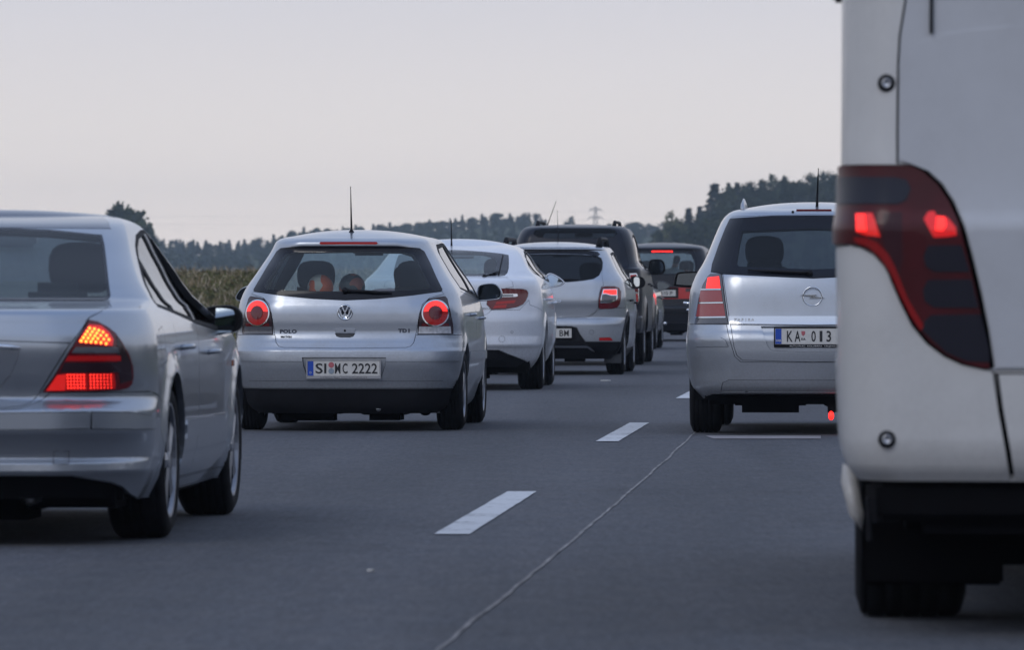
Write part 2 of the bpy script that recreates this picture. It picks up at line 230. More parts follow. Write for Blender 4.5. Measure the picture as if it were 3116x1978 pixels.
  'light': [(0.4052, 1.0083),(0.5772, 1.0133),(0.7314, 1.0082),(0.7659, 0.9972),(0.781, 0.9682),(0.7765, 0.932),(0.7596, 0.8885),(0.7322, 0.8523),(0.6766, 0.8271),(0.5638, 0.8056),(0.4277, 0.8007),(0.3769, 0.8527),(0.3909, 0.9323)],
  'chrome': [(0.4269, 0.9554),(0.6654, 0.9597),(0.6773, 0.9502),(0.6746, 0.9321),(0.655, 0.9285),(0.427, 0.9251)],
  'chrome_in': [(0.4341, 0.9482),(0.6338, 0.9503),(0.6374, 0.9336),(0.4342, 0.9308)],
  'red1': [(0.4776, 0.8802),(0.6622, 0.8959),(0.6448, 0.867),(0.4634, 0.8527)],
  'red2': [(0.4562, 0.8419),(0.5778, 0.8526),(0.5638, 0.8201),(0.442, 0.8151)],
  'bumper': [(0, 0.76),(0.4277, 0.7985),(0.6206, 0.7947),(0.7599, 0.8523),(0.7938, 0.9065),(0.818, 0.852),(0.8492, 0.743)],
  'diffuser': [(0, 0.405),(0.3992, 0.4116),(0.5213, 0.4085),(0.5529, 0.3895),(0.5733, 0.3458),(0.5869, 0.3239),(0.6743, 0.3124),(0.7556, 0.2856),(0.8094, 0.2564)],
  'points': [(0.5309, 0.5107),(0.6285, 0.5791),(0.3519, 0.8079)],
  'ant': [(-0.0481, 1.451),(-0.0523, 1.7013)],
  'wiper': [(0.3425, 1.1298),(0.4967, 1.1882),(0.4894, 1.3373),(0.49, 1.147)],
  'mirror_r': [(0.8395, 1.0971),(0.8417, 1.1433),(0.8666, 1.1646),(0.9093, 1.1596),(0.9734, 1.1241),(1.0146, 1.0885),(1.0246, 1.0672),(0.9876, 1.0388),(0.8951, 1.0203),(0.8488, 1.0245)],
  'stalk': [(0.7669, 1.0686),(0.8452, 1.0686),(0.8488, 1.026),(0.7954, 1.0117),(0.7705, 1.0331)],
  'dlo': [(1.72, 1.4241),(2.56, 1.4462),(2.23, 1.4268),(1.83, 1.3548),(1.63, 1.2495),(1.04, 1.1512),(0.64, 1.0649),(0.1, 1.0785),(0.1, 1.0887),(0.1, 1.1704),(0.1, 1.2794),(0.49, 1.356)],
  'glass_rd': [(1.58, 1.4095),(1.7, 1.4031),(1.33, 1.3215),(1.08, 1.2204),(0.1, 1.1023),(0.1, 1.1023),(0.1, 1.1908),(0.23, 1.3003)],
  'glass_fd': [(1.81, 1.3792),(1.52, 1.2492),(0.88, 1.1441),(0.28, 1.0874),(0.1, 1.0941),(1.12, 1.1997),(1.47, 1.3186)],
},
'crossover': {
  'window': [(-0.0226, 1.4064),(0.3565, 1.3971),(0.5332, 1.3811),(0.5819, 1.3547),(0.6003, 1.3029),(0.5973, 1.2223),(0.5678, 1.1534),(0.5076, 1.1133),(0.3714, 1.0904),(0.2002, 1.0789),(-0.006, 1.0721)],
  'spoiler': [(-0.0228, 1.4593),(0.4122, 1.4501),(0.5355, 1.4343),(0.5679, 1.4009),(0.5388, 1.3811),(0.3564, 1.3983),(-0.0228, 1.4087)],
  'tailgate': [(-0.0226, 1.4064),(0.3564, 1.3994),(0.5388, 1.3811),(0.5862, 1.3548),(0.6025, 1.3029),(0.6006, 1.2223),(0.5966, 1.1764),(0.6242, 1.0388),(0.5976, 1.0217),(0.5761, 0.9473),(0.5633, 0.8558),(0.564, 0.7779),(0.539, 0.739),(0.4649, 0.6864),(0.3964, 0.6703),(-0.004, 0.6634)],
  'light': [(0.5998, 1.0217),(0.6442, 1.0308),(0.7425, 1.0308),(0.7852, 1.0159),(0.8121, 0.9699),(0.8114, 0.8897),(0.7978, 0.8209),(0.7711, 0.7809),(0.7115, 0.7696),(0.6009, 0.763),(0.5651, 0.7756),(0.5655, 0.8558),(0.5783, 0.9473)],
  'ring': [(0.6135, 0.9953),(0.7665, 0.9975),(0.7713, 0.8898),(0.7521, 0.8578),(0.701, 0.8395),(0.5812, 0.8317),(0.59, 0.9015)],
  'lit': [(0.6225, 0.9862),(0.7581, 0.9884),(0.7612, 0.9311),(0.7005, 0.93),(0.6508, 0.9461),(0.6141, 0.9461)],
  'clear': [(0.6043, 0.9301),(0.6454, 0.9358),(0.7007, 0.9186),(0.7592, 0.9196),(0.7574, 0.8841),(0.7011, 0.8533),(0.5936, 0.842)],
  'reflector': [(0.5752, 0.4349),(0.6914, 0.4378),(0.713, 0.4261),(0.7289, 0.3973),(0.575, 0.3982)],
  'lower': [(-0.0003, 0.5699),(0.2629, 0.5677),(0.32, 0.5528),(0.3769, 0.4899),(0.4222, 0.4213),(0.4448, 0.3904),(0.6028, 0.3867),(0.7554, 0.3855)],
  'skid': [(-0.0021, 0.3432),(0.4437, 0.341),(0.4884, 0.3123),(0.5255, 0.2545),(0.4923, 0.2662),(0.4427, 0.3088),(-0.003, 0.3156)],
  'points': [(0.4909, 0.4979),(-0.0062, 0.9358),(0.077, 0.8558),(0.3537, 1.1076)],
  'mirror_r': [(0.8135, 1.0146),(0.8076, 1.1208),(0.8372, 1.1468),(0.914, 1.1444),(0.9613, 1.1208),(0.979, 1.0618),(0.9435, 1.0146),(0.8608, 1.0028)],
  'mirror_g': [(0.849, 1.0382),(0.8466, 1.1267),(0.9057, 1.1303),(0.9081, 1.0358),(0.8608, 1.0264)],
  'stalk': [(0.7485, 1.0677),(0.8135, 1.0618),(0.8135, 1.0205),(0.7544, 1.0205)],
  'mudflap': [(0.6186, 0.2517),(0.8141, 0.2863),(0.8141, 0.1485),(0.6209, 0.1483)],
  'dlo': [(0.84, 1.4222),(1.6, 1.4525),(1.77, 1.4066),(1.68, 1.3069),(1.38, 1.1897),(0.78, 1.0848),(0.74, 1.0133),(0.1, 1.056),(0.1, 1.0961),(0.26, 1.2452),(0.5, 1.3609)],
  'glass_rd': [(0.95, 1.4088),(1.39, 1.4108),(1.24, 1.3056),(0.91, 1.1774),(0.1, 1.0732),(0.1, 1.1018),(0.46, 1.2342),(0.71, 1.3501)],
  'rail': [(0.4457, 1.477),(0.5208, 1.6016),(0.5843, 1.5231)],
},
'pickup': {
  'oval': [(-0.5273, 1.7093),(-0.5035, 1.7562),(-0.4214, 1.7736),(0.0117, 1.7767),(0.4435, 1.7732),(0.5341, 1.754),(0.5633, 1.7088),(0.5164, 1.6638),(0.3447, 1.643),(-0.3119, 1.6432),(-0.4772, 1.6642)],
  'hatch': [(0.0107, 1.7855),(0.5122, 1.7749),(0.5819, 1.7472),(0.6195, 1.6431),(0.6914, 1.4357),(0.7267, 1.2665),(0.0256, 1.2631)],
  'light': [(0.7282, 1.1941),(0.8155, 1.1976),(0.8454, 1.1425),(0.8528, 0.8324),(0.8331, 0.7894),(0.8032, 0.8325),(0.7406, 0.9531)],
  'light_red': [(0.7385, 1.1735),(0.809, 1.177),(0.8292, 1.1253),(0.7659, 1.0564),(0.7422, 1.0564)],
  'mirror_r': [(0.8523, 1.2346),(0.8612, 1.3594),(0.9148, 1.3825),(1.0218, 1.3772),(1.0664, 1.3059),(1.0575, 1.2167),(0.9861, 1.1846),(0.8791, 1.1846)],
  'stalk': [(0.7809, 1.2524),(0.8612, 1.2435),(0.8702, 1.19),(0.8077, 1.1846)],
  'dlo': [(0.1, 1.7275),(1.56, 1.7246),(1.84, 1.5827),(2.57, 1.4632),(2.69, 1.2865),(1.62, 1.2751),(0.88, 1.3688),(0.1, 1.5382)],
  'ant': [(-0.4815, 1.8789),(-0.3469, 2.1565)],
  'rails': [(-0.4924, 1.8497),(0.485, 1.8614)],
},
'van': {
  'window_border': [(-0.0124, 1.7206),(0.4113, 1.7158),(0.5695, 1.6888),(0.6263, 1.5701),(0.6562, 1.4118),(0.6431, 1.2538),(0.6088, 1.2191),(-0.0026, 1.2128)],
  'window': [(-0.0109, 1.6303),(0.4124, 1.6303),(0.5311, 1.6097),(0.5803, 1.5068),(0.6096, 1.3802),(0.5957, 1.2696),(0.5613, 1.2459),(-0.003, 1.246)],
  'brake': [(-0.1998, 1.6684),(0.1908, 1.6683),(0.1913, 1.6366),(-0.1993, 1.6367)],
  'band': [(-0.0014, 0.9951),(0.4999, 0.9888),(0.8276, 0.9777),(0.828, 0.7804),(-0.0008, 0.7759)],
  'person': [(0.0274, 1.4456),(0.1068, 1.4932),(0.2656, 1.2709),(0.0274, 1.2233)],
},
'mpv': {
  'window_border': [(-0.0052, 1.5428),(-0.2917, 1.5391),(-0.5878, 1.5219),(-0.6202, 1.4546),(-0.6651, 1.3339),(-0.7094, 1.2001),(-0.7171, 1.1401),(-0.6326, 1.1254),(-0.2869, 1.108),(-0.0024, 1.0948)],
  'window': [(-0.0047, 1.4504),(-0.2908, 1.4399),(-0.4974, 1.4321),(-0.5161, 1.3464),(-0.5364, 1.2064),(-0.516, 1.1797),(-0.2876, 1.1704),(-0.0028, 1.1597)],
  'tailgate': [(-0.0024, 1.0934),(-0.2869, 1.1067),(-0.6299, 1.1227),(-0.6184, 1.0405),(-0.5841, 0.8155),(-0.5704, 0.7495),(-0.5496, 0.6177),(-0.5298, 0.5582),(-0.4901, 0.5226),(-0.0016, 0.5099)],
  'light': [(-0.7156, 1.1317),(-0.6347, 1.1265),(-0.6312, 1.1075),(-0.6143, 0.9811),(-0.598, 0.8548),(-0.5836, 0.7729),(-0.8304, 0.7715),(-0.8198, 0.8539),(-0.7954, 0.9808),(-0.7699, 1.0569),(-0.7348, 1.1139)],
  'lit': [(-0.7313, 1.1),(-0.6537, 1.1088),(-0.642, 1.0266),(-0.7433, 1.0265)],
  'bar1': [(-0.7773, 1.0214),(-0.6388, 1.0228),(-0.6375, 1.0139),(-0.7811, 1.0125)],
  'red1': [(-0.7824, 1.0087),(-0.6368, 1.0114),(-0.6263, 0.9337),(-0.7937, 0.9301)],
  'bar2': [(-0.7917, 0.9276),(-0.6237, 0.9305),(-0.6218, 0.9217),(-0.7963, 0.9187)],
  'red2': [(-0.7982, 0.9161),(-0.6205, 0.9192),(-0.6068, 0.8315),(-0.813, 0.828)],
  'bar3': [(-0.8176, 0.826),(-0.6055, 0.8296),(-0.6036, 0.8195),(-0.8195, 0.8159)],
  'clear': [(-0.8195, 0.8133),(-0.6029, 0.817),(-0.5957, 0.7823),(-0.8245, 0.7791)],
  'strip': [(-0.0014, 0.8312),(-0.1665, 0.8312),(-0.582, 0.8309),(-0.574, 0.7679),(-0.1663, 0.7651),(-0.0012, 0.7651)],
  'recess': [(0, 0.765),(-0.3604, 0.7618),(-0.3409, 0.6978),(-0.3156, 0.6286),(-0.2904, 0.594),(-0.1657, 0.5859),(0, 0.66)],
  'pad': [(-0.8223, 0.6737),(-0.8059, 0.6847),(-0.6444, 0.6859),(-0.606, 0.6659),(-0.5857, 0.6187),(-0.8191, 0.6148)],
  'bumper_low': [(-0.6429, 0.3333),(-0.6316, 0.3661),(-0.5877, 0.3871),(-0.0901, 0.3865),(0, 0.335)],
  'bottom': [(-0.776, 0.2612),(-0.7053, 0.2868),(-0.5783, 0.2886)],
  'brake': [(-0.1028, 1.59),(0.1488, 1.5883),(0.1496, 1.5624),(-0.1009, 1.5625)],
  'points': [(-0.1423, 1.5664),(0.0259, 1.59),(0.0269, 0.9705),(-0.4977, 0.7998)],
  'ant': [(0.025, 1.6237),(0.0365, 1.8761)],
  'rail': [(-0.5242, 1.59),(-0.5082, 1.6572),(-0.4935, 1.59)],
  'wiper': [(-0.4532, 1.1571),(0.037, 1.1411)],
  'plate': [(-0.2461, 0.7498),(-0.2456, 0.6181)],
  'mirror_l': [(-1.0473, 1.0682),(-1.0346, 1.1256),(-1.0091, 1.1447),(-0.9325, 1.1498),(-0.856, 1.1498),(-0.8401, 1.132),(-0.8496, 1.1001),(-0.8879, 1.0363),(-1.0346, 1.0427)],
  'mirror_lg': [(-1.0314, 1.0586),(-1.0218, 1.1192),(-1.0027, 1.1332),(-0.9325, 1.1383),(-0.8624, 1.1383),(-0.8573, 1.1224),(-0.8751, 1.0873),(-0.907, 1.0491),(-1.0218, 1.0542)],
  'handles': [(0.95, 0.9221),(1.1, 0.8682)],
},
'darksedan': {
  'mirror_r': [(0.7435, 1.1487),(0.8113, 1.16),(0.8961, 1.1459),(0.9667, 1.0923),(0.9808, 1.0753),(0.8961, 1.0217),(0.7831, 1.0076),(0.752, 1.0358)],
  'light': [(0.8936, 0.9468),(0.935, 0.9399),(0.9419, 0.8297),(0.8936, 0.8297)],
},
'camper': {
  'light': [(-1.1547, 1.417),(-0.9425, 1.4152),(-0.9034, 1.3955),(-0.86, 1.3562),(-0.8254, 1.3039),(-0.7954, 1.2341),(-0.7695, 1.1386),(-0.7435, 1.0301),(-0.7219, 0.9216),(-0.7046, 0.8044),(-0.7392, 0.8065),(-0.7911, 0.8195),(-0.8431, 0.8433),(-0.8951, 0.8824),(-0.9384, 0.9345),(-0.9731, 1.004),(-0.9992, 1.0648),(-1.0252, 1.1126),(-1.0555, 1.1474),(-1.0946, 1.1693),(-1.1294, 1.1761),(-1.1698, 1.1725)],
  'lens1': [(-1.1553, 1.3796),(-0.9903, 1.376),(-0.9599, 1.3694),(-0.946, 1.3433),(-0.9599, 1.3084),(-0.986, 1.2954),(-1.1558, 1.2975)],
  'lit1': [(-1.1011, 1.2654),(-1.0555, 1.265),(-1.0339, 1.1996),(-1.0729, 1.204),(-1.0989, 1.2151)],
  'lit2': [(-0.8949, 1.2691),(-0.8775, 1.2726),(-0.869, 1.256),(-0.8386, 1.2516),(-0.8128, 1.2255),(-0.8106, 1.2037),(-0.8388, 1.1994),(-0.8778, 1.1973),(-0.908, 1.2473)],
  'hot': [(-0.869, 1.2538),(-0.8451, 1.2516),(-0.8409, 1.2298),(-0.8518, 1.2168),(-0.8734, 1.219)],
  'hot1': [(-1.0989, 1.261),(-1.075, 1.2608),(-1.0707, 1.2171),(-1.0968, 1.2172)],
  'dark0': [(-1.0251, 1.2649),(-0.973, 1.2692),(-0.971, 1.13),(-0.9861, 1.0648),(-0.9992, 1.1039),(-1.0295, 1.1909)],
  'lens2': [(-0.8951, 1.1734),(-0.7955, 1.1746),(-0.7716, 1.0952),(-0.8778, 1.0952),(-0.9016, 1.1104),(-0.909, 1.143)],
  'lens3': [(-0.8951, 1.0713),(-0.7673, 1.0735),(-0.7457, 0.9888),(-0.8778, 0.9888),(-0.9059, 1.0083),(-0.9111, 1.0431)],
  'lens4': [(-0.8864, 0.9671),(-0.7392, 0.9693),(-0.7154, 0.8695),(-0.7132, 0.8261),(-0.7825, 0.8304),(-0.8431, 0.8564),(-0.9124, 0.9215),(-0.9059, 0.9475)],
  'strip': [(-1.1076, 1.1977),(-1.0729, 1.1962),(-1.0425, 1.1822),(-1.0122, 1.1474),(-0.9905, 1.1039),(-0.9558, 1.017),(-0.9081, 0.9345),(-0.9168, 0.9193),(-0.9471, 0.9649),(-0.9818, 1.0344),(-1.0078, 1.0952),(-1.0339, 1.1387),(-1.0642, 1.1692),(-1.0989, 1.1824)],
  'seam_up': [(-0.9914, 1.4182),(-0.9901, 1.5207),(-0.9869, 1.7129),(-0.9881, 1.777),(-0.9868, 1.8539),(-0.9805, 1.8859),(-0.9657, 1.9051)],
  'panel': [(-0.9818, 1.4181),(-0.9805, 1.636),(-0.9741, 1.7129),(-0.9594, 1.7545),(-0.9306, 1.78),(-0.8795, 1.7991),(-0.7646, 1.8179),(-0.6103, 1.8271)],
  'vert2': [(-0.8859, 1.8055),(-0.8846, 1.9048)],
  'seam_low': [(-0.7046, 0.8044),(-0.7018, 0.8042),(-0.6827, 0.6926),(-0.6623, 0.5649),(-0.6463, 0.47)],
  'seam_h': [(-0.7018, 0.8023),(-0.6115, 0.7979)],
  'bolts': [(-1.0188, 1.6586),(-1.0171, 0.5961)],
  'bottom': [(-1.0999, 0.47),(-1.0199, 0.47),(-0.61, 0.47)],
},
}
# ---------------------------------------------------------------- helpers
def new_mesh(name, verts, faces, mat=None, parent=None, smooth=False, normals=None, mats=None, midx=None):
    me = bpy.data.meshes.new(name)
    me.from_pydata([tuple(map(float, v)) for v in verts], [], [tuple(int(i) for i in f) for f in faces])
    if mats:
        for m in mats: me.materials.append(m)
        if midx is not None: me.polygons.foreach_set('material_index', np.asarray(midx, np.int32))
    elif mat: me.materials.append(mat)
    if smooth: me.polygons.foreach_set('use_smooth', [True] * len(me.polygons))
    me.update()
    if normals is not None: me.normals_split_custom_set([tuple(map(float, n)) for n in normals])
    o = bpy.data.objects.new(name, me); COL.objects.link(o)
    if parent is not None: o.parent = parent
    return o
def tag(o, label=None, cat=None, group=None, kind=None):
    if label: o['label'] = label
    if cat: o['category'] = cat
    if group: o['group'] = group
    if kind: o['kind'] = kind
    return o
def empty(name, loc=(0,0,0), rz=0, parent=None):
    o = bpy.data.objects.new(name, None); COL.objects.link(o); o.location = loc; o.rotation_euler = (0,0,rz)
    o.empty_display_size = .1
    if parent is not None: o.parent = parent
    return o
class MB:
    def __init__(s): s.v = []; s.f = []
    def add(s, v, f):
        n = len(s.v); s.v += [tuple(p) for p in v]; s.f += [tuple(i + n for i in q) for q in f]; return s
    def box(s, c, d, rot=None, bev=0):
        hx, hy, hz = d[0]/2, d[1]/2, d[2]/2
        if bev <= 0:
            v = [Vector((x, y, z)) for x in (-hx, hx) for y in (-hy, hy) for z in (-hz, hz)]
            f = [(0,1,3,2),(4,6,7,5),(0,4,5,1),(2,3,7,6),(0,2,6,4),(1,5,7,3)]
        else:
            bm = bmesh.new(); bmesh.ops.create_cube(bm, size=1)
            for q in bm.verts: q.co = Vector((q.co.x*d[0], q.co.y*d[1], q.co.z*d[2]))
            bmesh.ops.bevel(bm, geom=bm.edges[:], offset=bev, segments=2, affect='EDGES')
            bm.verts.index_update()
            v = [q.co.copy() for q in bm.verts]; f = [tuple(x.index for x in fc.verts) for fc in bm.faces]; bm.free()
        if rot is not None: v = [rot @ p for p in v]
        c = Vector(c); return s.add([p + c for p in v], f)
    def tube(s, pts, r, n=8, caps=True):
        pts = [Vector(p) for p in pts]; rr = r if isinstance(r, (list, tuple)) else [r] * len(pts)
        V = []; F = []
        up = Vector((0,0,1))
        for i, p in enumerate(pts):
            t = (pts[min(i+1, len(pts)-1)] - pts[max(i-1, 0)]).normalized()
            a = t.cross(up)
            if a.length < 1e-3: a = t.cross(Vector((1,0,0)))
            a.normalize(); b = t.cross(a)
            for k in range(n):
                an = 2*PI*k/n; V.append(p + (a*math.cos(an) + b*math.sin(an)) * rr[i])
        for i in range(len(pts)-1):
            for k in range(n): F.append((i*n+k, i*n+(k+1)%n, (i+1)*n+(k+1)%n, (i+1)*n+k))
        if caps: F.append(tuple(range(n-1, -1, -1))); F.append(tuple((len(pts)-1)*n + k for k in range(n)))
        return s.add(V, F)
    def lathe(s, prof, n=32, axis='x', c=(0,0,0)):
        """prof: (along axis, radius)"""
        V = []; F = []; c = Vector(c)
        for (a, r) in prof:
            for k in range(n):
                t = 2*PI*k/n; q = (a, r*math.cos(t), r*math.sin(t))
                if axis == 'y': q = (q[1], q[0], q[2])
                if axis == 'z': q = (q[1], q[2], q[0])
                V.append(c + Vector(q))
        for i in range(len(prof)-1):
            for k in range(n): F.append((i*n+k, i*n+(k+1)%n, (i+1)*n+(k+1)%n, (i+1)*n+k))
        return s.add(V, F)
    def stroke(s, pts, wd, y0, y1):
        """flat ribbon polyline in the xz plane with thickness between y0 and y1"""
        for a, b in zip(pts[:-1], pts[1:]):
            a = Vector(a); b = Vector(b); t = (b-a).normalized(); n = Vector((-t.y, t.x)) * wd/2; e = t*wd*.25
            q = [a-e-n, b+e-n, b+e+n, a-e+n]
            v = [(p.x, y0, p.y) for p in q] + [(p.x, y1, p.y) for p in q]
            s.add(v, [(0,1,2,3),(7,6,5,4),(0,4,5,1),(1,5,6,2),(2,6,7,3),(3,7,4,0)])
        return s
    def loops(s, L, cap0=True, cap1=True):
        n = len(L[0]); V = [p for l in L for p in l]; F = []
        for i in range(len(L)-1):
            for k in range(n): F.append((i*n+k, i*n+(k+1)%n, (i+1)*n+(k+1)%n, (i+1)*n+k))
        if cap0: F.append(tuple(range(n-1, -1, -1)))
        if cap1: F.append(tuple((len(L)-1)*n+k for k in range(n)))
        return s.add(V, F)
    def build(s, name, mat, parent=None, smooth=False): return new_mesh(name, s.v, s.f, mat, parent, smooth)

def smooth_poly(pts, n=3):
    """round a closed outline by Catmull-Rom subdivision"""
    P = [Vector(p) for p in pts]; N = len(P); out = []
    for i in range(N):
        a, b, c, d = P[i-1], P[i], P[(i+1)%N], P[(i+2)%N]
        for k in range(n):
            t = k/n; out.append(.5*((2*b) + (c-a)*t + (2*a-5*b+4*c-d)*t*t + (3*b-a-3*c+d)*t**3))
    return out
_txt = {}
def text_geo(body, size, bold=0.0, sx=1.0, depth=0.0008):
    k = (body, size, bold, sx)
    if k not in _txt:
        cu = bpy.data.curves.new('t', 'FONT'); cu.body = body; cu.size = size; cu.align_x = 'CENTER'; cu.align_y = 'CENTER'
        cu.offset = bold; cu.extrude = depth; cu.resolution_u = 3
        ob = bpy.data.objects.new('t', cu); COL.objects.link(ob)
        dg = bpy.context.evaluated_depsgraph_get(); me = bpy.data.meshes.new_from_object(ob.evaluated_get(dg))
        v = [(p.co.x*sx, p.co.y, p.co.z) for p in me.vertices]; f = [tuple(p.vertices) for p in me.polygons]
        bpy.data.objects.remove(ob); bpy.data.meshes.remove(me); bpy.data.curves.remove(cu)
        _txt[k] = (v, f)
    return _txt[k]
def add_text(mb, body, size, x, y, z, bold=0.0, sx=1.0, tilt=0.0, fit=None):
    """letters readable from behind the car (looking along +y)"""
    v, f = text_geo(body, size, bold, sx)
    if fit:
        xs = [p[0] for p in v]; zs = [p[1] for p in v]; kx = fit[0]/(max(xs)-min(xs)); kz = fit[1]/(max(zs)-min(zs)); mx = (max(xs)+min(xs))/2; mz = (max(zs)+min(zs))/2
        v = [((p[0]-mx)*kx, (p[1]-mz)*kz, p[2]) for p in v]
    mb.add([(x + p[0], y - p[2] + tilt * p[1], z + p[1]) for p in v], [tuple(q) for q in f])

# ---------------------------------------------------------------- materials
def mat(name, col, rough=.5, metal=0., coat=0., emit=None, es=0., spec=.5, bump=None, noise_amt=0., noise_scale=5., trans=None, ior=1.45, rn=0., obj_coords=True, coat_rough=.03):
    m = bpy.data.materials.new(name); m.use_nodes = True; nt = m.node_tree; b = nt.nodes['Principled BSDF']
    b.inputs['Base Color'].default_value = (*col, 1); b.inputs['Roughness'].default_value = rough; b.inputs['Metallic'].default_value = metal
    b.inputs['Coat Weight'].default_value = coat; b.inputs['Coat Roughness'].default_value = coat_rough
    b.inputs['Specular IOR Level'].default_value = spec; b.inputs['IOR'].default_value = ior
    if emit: b.inputs['Emission Color'].default_value = (*emit, 1); b.inputs['Emission Strength'].default_value = es
    if noise_amt or rn or bump:
        tc = nt.nodes.new('ShaderNodeTexCoord'); n = nt.nodes.new('ShaderNodeTexNoise'); n.inputs['Scale'].default_value = noise_scale
        n.inputs['Detail'].default_value = 6; nt.links.new(tc.outputs['Object'], n.inputs['Vector'])
        if noise_amt:
            mr = nt.nodes.new('ShaderNodeMapRange'); mr.inputs['From Min'].default_value = .3; mr.inputs['From Max'].default_value = .7
            mr.inputs['To Min'].default_value = 1-noise_amt; mr.inputs['To Max'].default_value = 1+noise_amt
            vm = nt.nodes.new('ShaderNodeVectorMath'); vm.operation = 'SCALE'; vm.inputs[0].default_value = col
            nt.links.new(n.outputs['Fac'], mr.inputs['Value']); nt.links.new(mr.outputs[0], vm.inputs['Scale']); nt.links.new(vm.outputs[0], b.inputs['Base Color'])
        if rn:
            mr = nt.nodes.new('ShaderNodeMapRange'); mr.inputs['From Min'].default_value = .3; mr.inputs['From Max'].default_value = .7
            mr.inputs['To Min'].default_value = rough-rn; mr.inputs['To Max'].default_value = rough+rn
            nt.links.new(n.outputs['Fac'], mr.inputs['Value']); nt.links.new(mr.outputs[0], b.inputs['Roughness'])
        if bump:
            n2 = nt.nodes.new('ShaderNodeTexNoise'); n2.inputs['Scale'].default_value = bump[0]; n2.inputs['Detail'].default_value = 4
            nt.links.new(tc.outputs['Object'], n2.inputs['Vector'])
            bp = nt.nodes.new('ShaderNodeBump'); bp.inputs['Strength'].default_value = bump[1]; bp.inputs['Distance'].default_value = bump[2]
            nt.links.new(n2.outputs['Fac'], bp.inputs['Height']); nt.links.new(bp.outputs[0], b.inputs['Normal'])
    return m
def paint(name, col, metal=.55, rough=.34, coat=.55, dirt=.10, road=.45, spec=.5):
    """car paint: base + clear coat, uneven dirt film that is thicker low on the body"""
    m = bpy.data.materials.new(name); m.use_nodes = True; nt = m.node_tree; b = nt.nodes['Principled BSDF']
    N = nt.nodes.new; L = nt.links.new
    tc = N('ShaderNodeTexCoord'); n = N('ShaderNodeTexNoise'); n.inputs['Scale'].default_value = 3.5; n.inputs['Detail'].default_value = 7; n.inputs['Roughness'].default_value = .65
    L(tc.outputs['Object'], n.inputs['Vector'])
    fine = N('ShaderNodeTexNoise'); fine.inputs['Scale'].default_value = 60; fine.inputs['Detail'].default_value = 3; L(tc.outputs['Object'], fine.inputs['Vector'])
    sp = N('ShaderNodeSeparateXYZ'); L(tc.outputs['Object'], sp.inputs[0])
    low = N('ShaderNodeMapRange'); low.inputs['From Min'].default_value = .75; low.inputs['From Max'].default_value = .25; low.inputs['To Min'].default_value = 0; low.inputs['To Max'].default_value = road
    L(sp.outputs['Z'], low.inputs['Value'])
    a = N('ShaderNodeMapRange'); a.inputs['From Min'].default_value = .35; a.inputs['From Max'].default_value = .75; a.inputs['To Max'].default_value = dirt*2.2
    L(n.outputs['Fac'], a.inputs['Value'])
    ad = N('ShaderNodeMath'); ad.operation = 'ADD'; L(low.outputs[0], ad.inputs[0]); L(a.outputs[0], ad.inputs[1])
    mm = N('ShaderNodeMath'); mm.operation = 'MULTIPLY'; L(ad.outputs[0], mm.inputs[0])
    fr = N('ShaderNodeMapRange'); fr.inputs['From Min'].default_value = .3; fr.inputs['From Max'].default_value = .7; fr.inputs['To Min'].default_value = .6; fr.inputs['To Max'].default_value = 1.2
    L(fine.outputs['Fac'], fr.inputs['Value']); L(fr.outputs[0], mm.inputs[1]); mm.use_clamp = True
    mx = N('ShaderNodeMix'); mx.data_type = 'RGBA'; mx.inputs[6].default_value = (*col, 1); mx.inputs[7].default_value = (.19, .185, .18, 1)
    L(mm.outputs[0], mx.inputs[0]); L(mx.outputs[2], b.inputs['Base Color'])
    def lerp(u, v, sock):
        r = N('ShaderNodeMapRange'); r.inputs['To Min'].default_value = u; r.inputs['To Max'].default_value = v; L(mm.outputs[0], r.inputs['Value']); L(r.outputs[0], b.inputs[sock])
    lerp(metal, 0, 'Metallic'); lerp(rough, .7, 'Roughness'); lerp(min(1, coat*1.5), .1, 'Coat Weight')
    b.inputs['Coat Roughness'].default_value = .045; b.inputs['Specular IOR Level'].default_value = spec
    return m
def glass(name, tint, refl=1.0, rough=.02, veil=.045, film=False):  # pale film mixed into the glass stands in for veiling glare
    m = bpy.data.materials.new(name); m.use_nodes = True; nt = m.node_tree; nt.nodes.clear(); N = nt.nodes.new; L = nt.links.new
    o = N('ShaderNodeOutputMaterial'); mx = N('ShaderNodeMixShader'); t = N('ShaderNodeBsdfTransparent'); g = N('ShaderNodeBsdfGlossy'); fr = N('ShaderNodeFresnel')
    ge = N('ShaderNodeNewGeometry'); io = N('ShaderNodeMapRange'); io.inputs['To Min'].default_value = 1.5; io.inputs['To Max'].default_value = 1/1.5
    L(ge.outputs['Backfacing'], io.inputs['Value']); L(io.outputs[0], fr.inputs['IOR']); t.inputs['Color'].default_value = (*tint, 1); g.inputs['Roughness'].default_value = rough
    mr = N('ShaderNodeMath'); mr.operation = 'MULTIPLY'; mr.inputs[1].default_value = refl; L(fr.outputs[0], mr.inputs[0])
    df = N('ShaderNodeBsdfTranslucent' if film else 'ShaderNodeBsdfDiffuse'); df.inputs['Color'].default_value = (.55, .60, .62, 1); m2 = N('ShaderNodeMixShader'); m2.inputs[0].default_value = veil
    L(t.outputs[0], m2.inputs[1]); L(df.outputs[0], m2.inputs[2]); L(mr.outputs[0], mx.inputs[0]); L(m2.outputs[0], mx.inputs[1]); L(g.outputs[0], mx.inputs[2]); L(mx.outputs[0], o.inputs[0])
    return m
M = {}
M['silver'] = paint('silver_paint', (.43, .465, .525), metal=.88, rough=.30)
M['silver_sedan'] = paint('silver_paint_blue', (.385, .42, .475), metal=.9, rough=.28, dirt=.05, road=.15)
M['silver_light'] = paint('pale_silver_paint', (.72, .75, .82), metal=.15, dirt=.06)
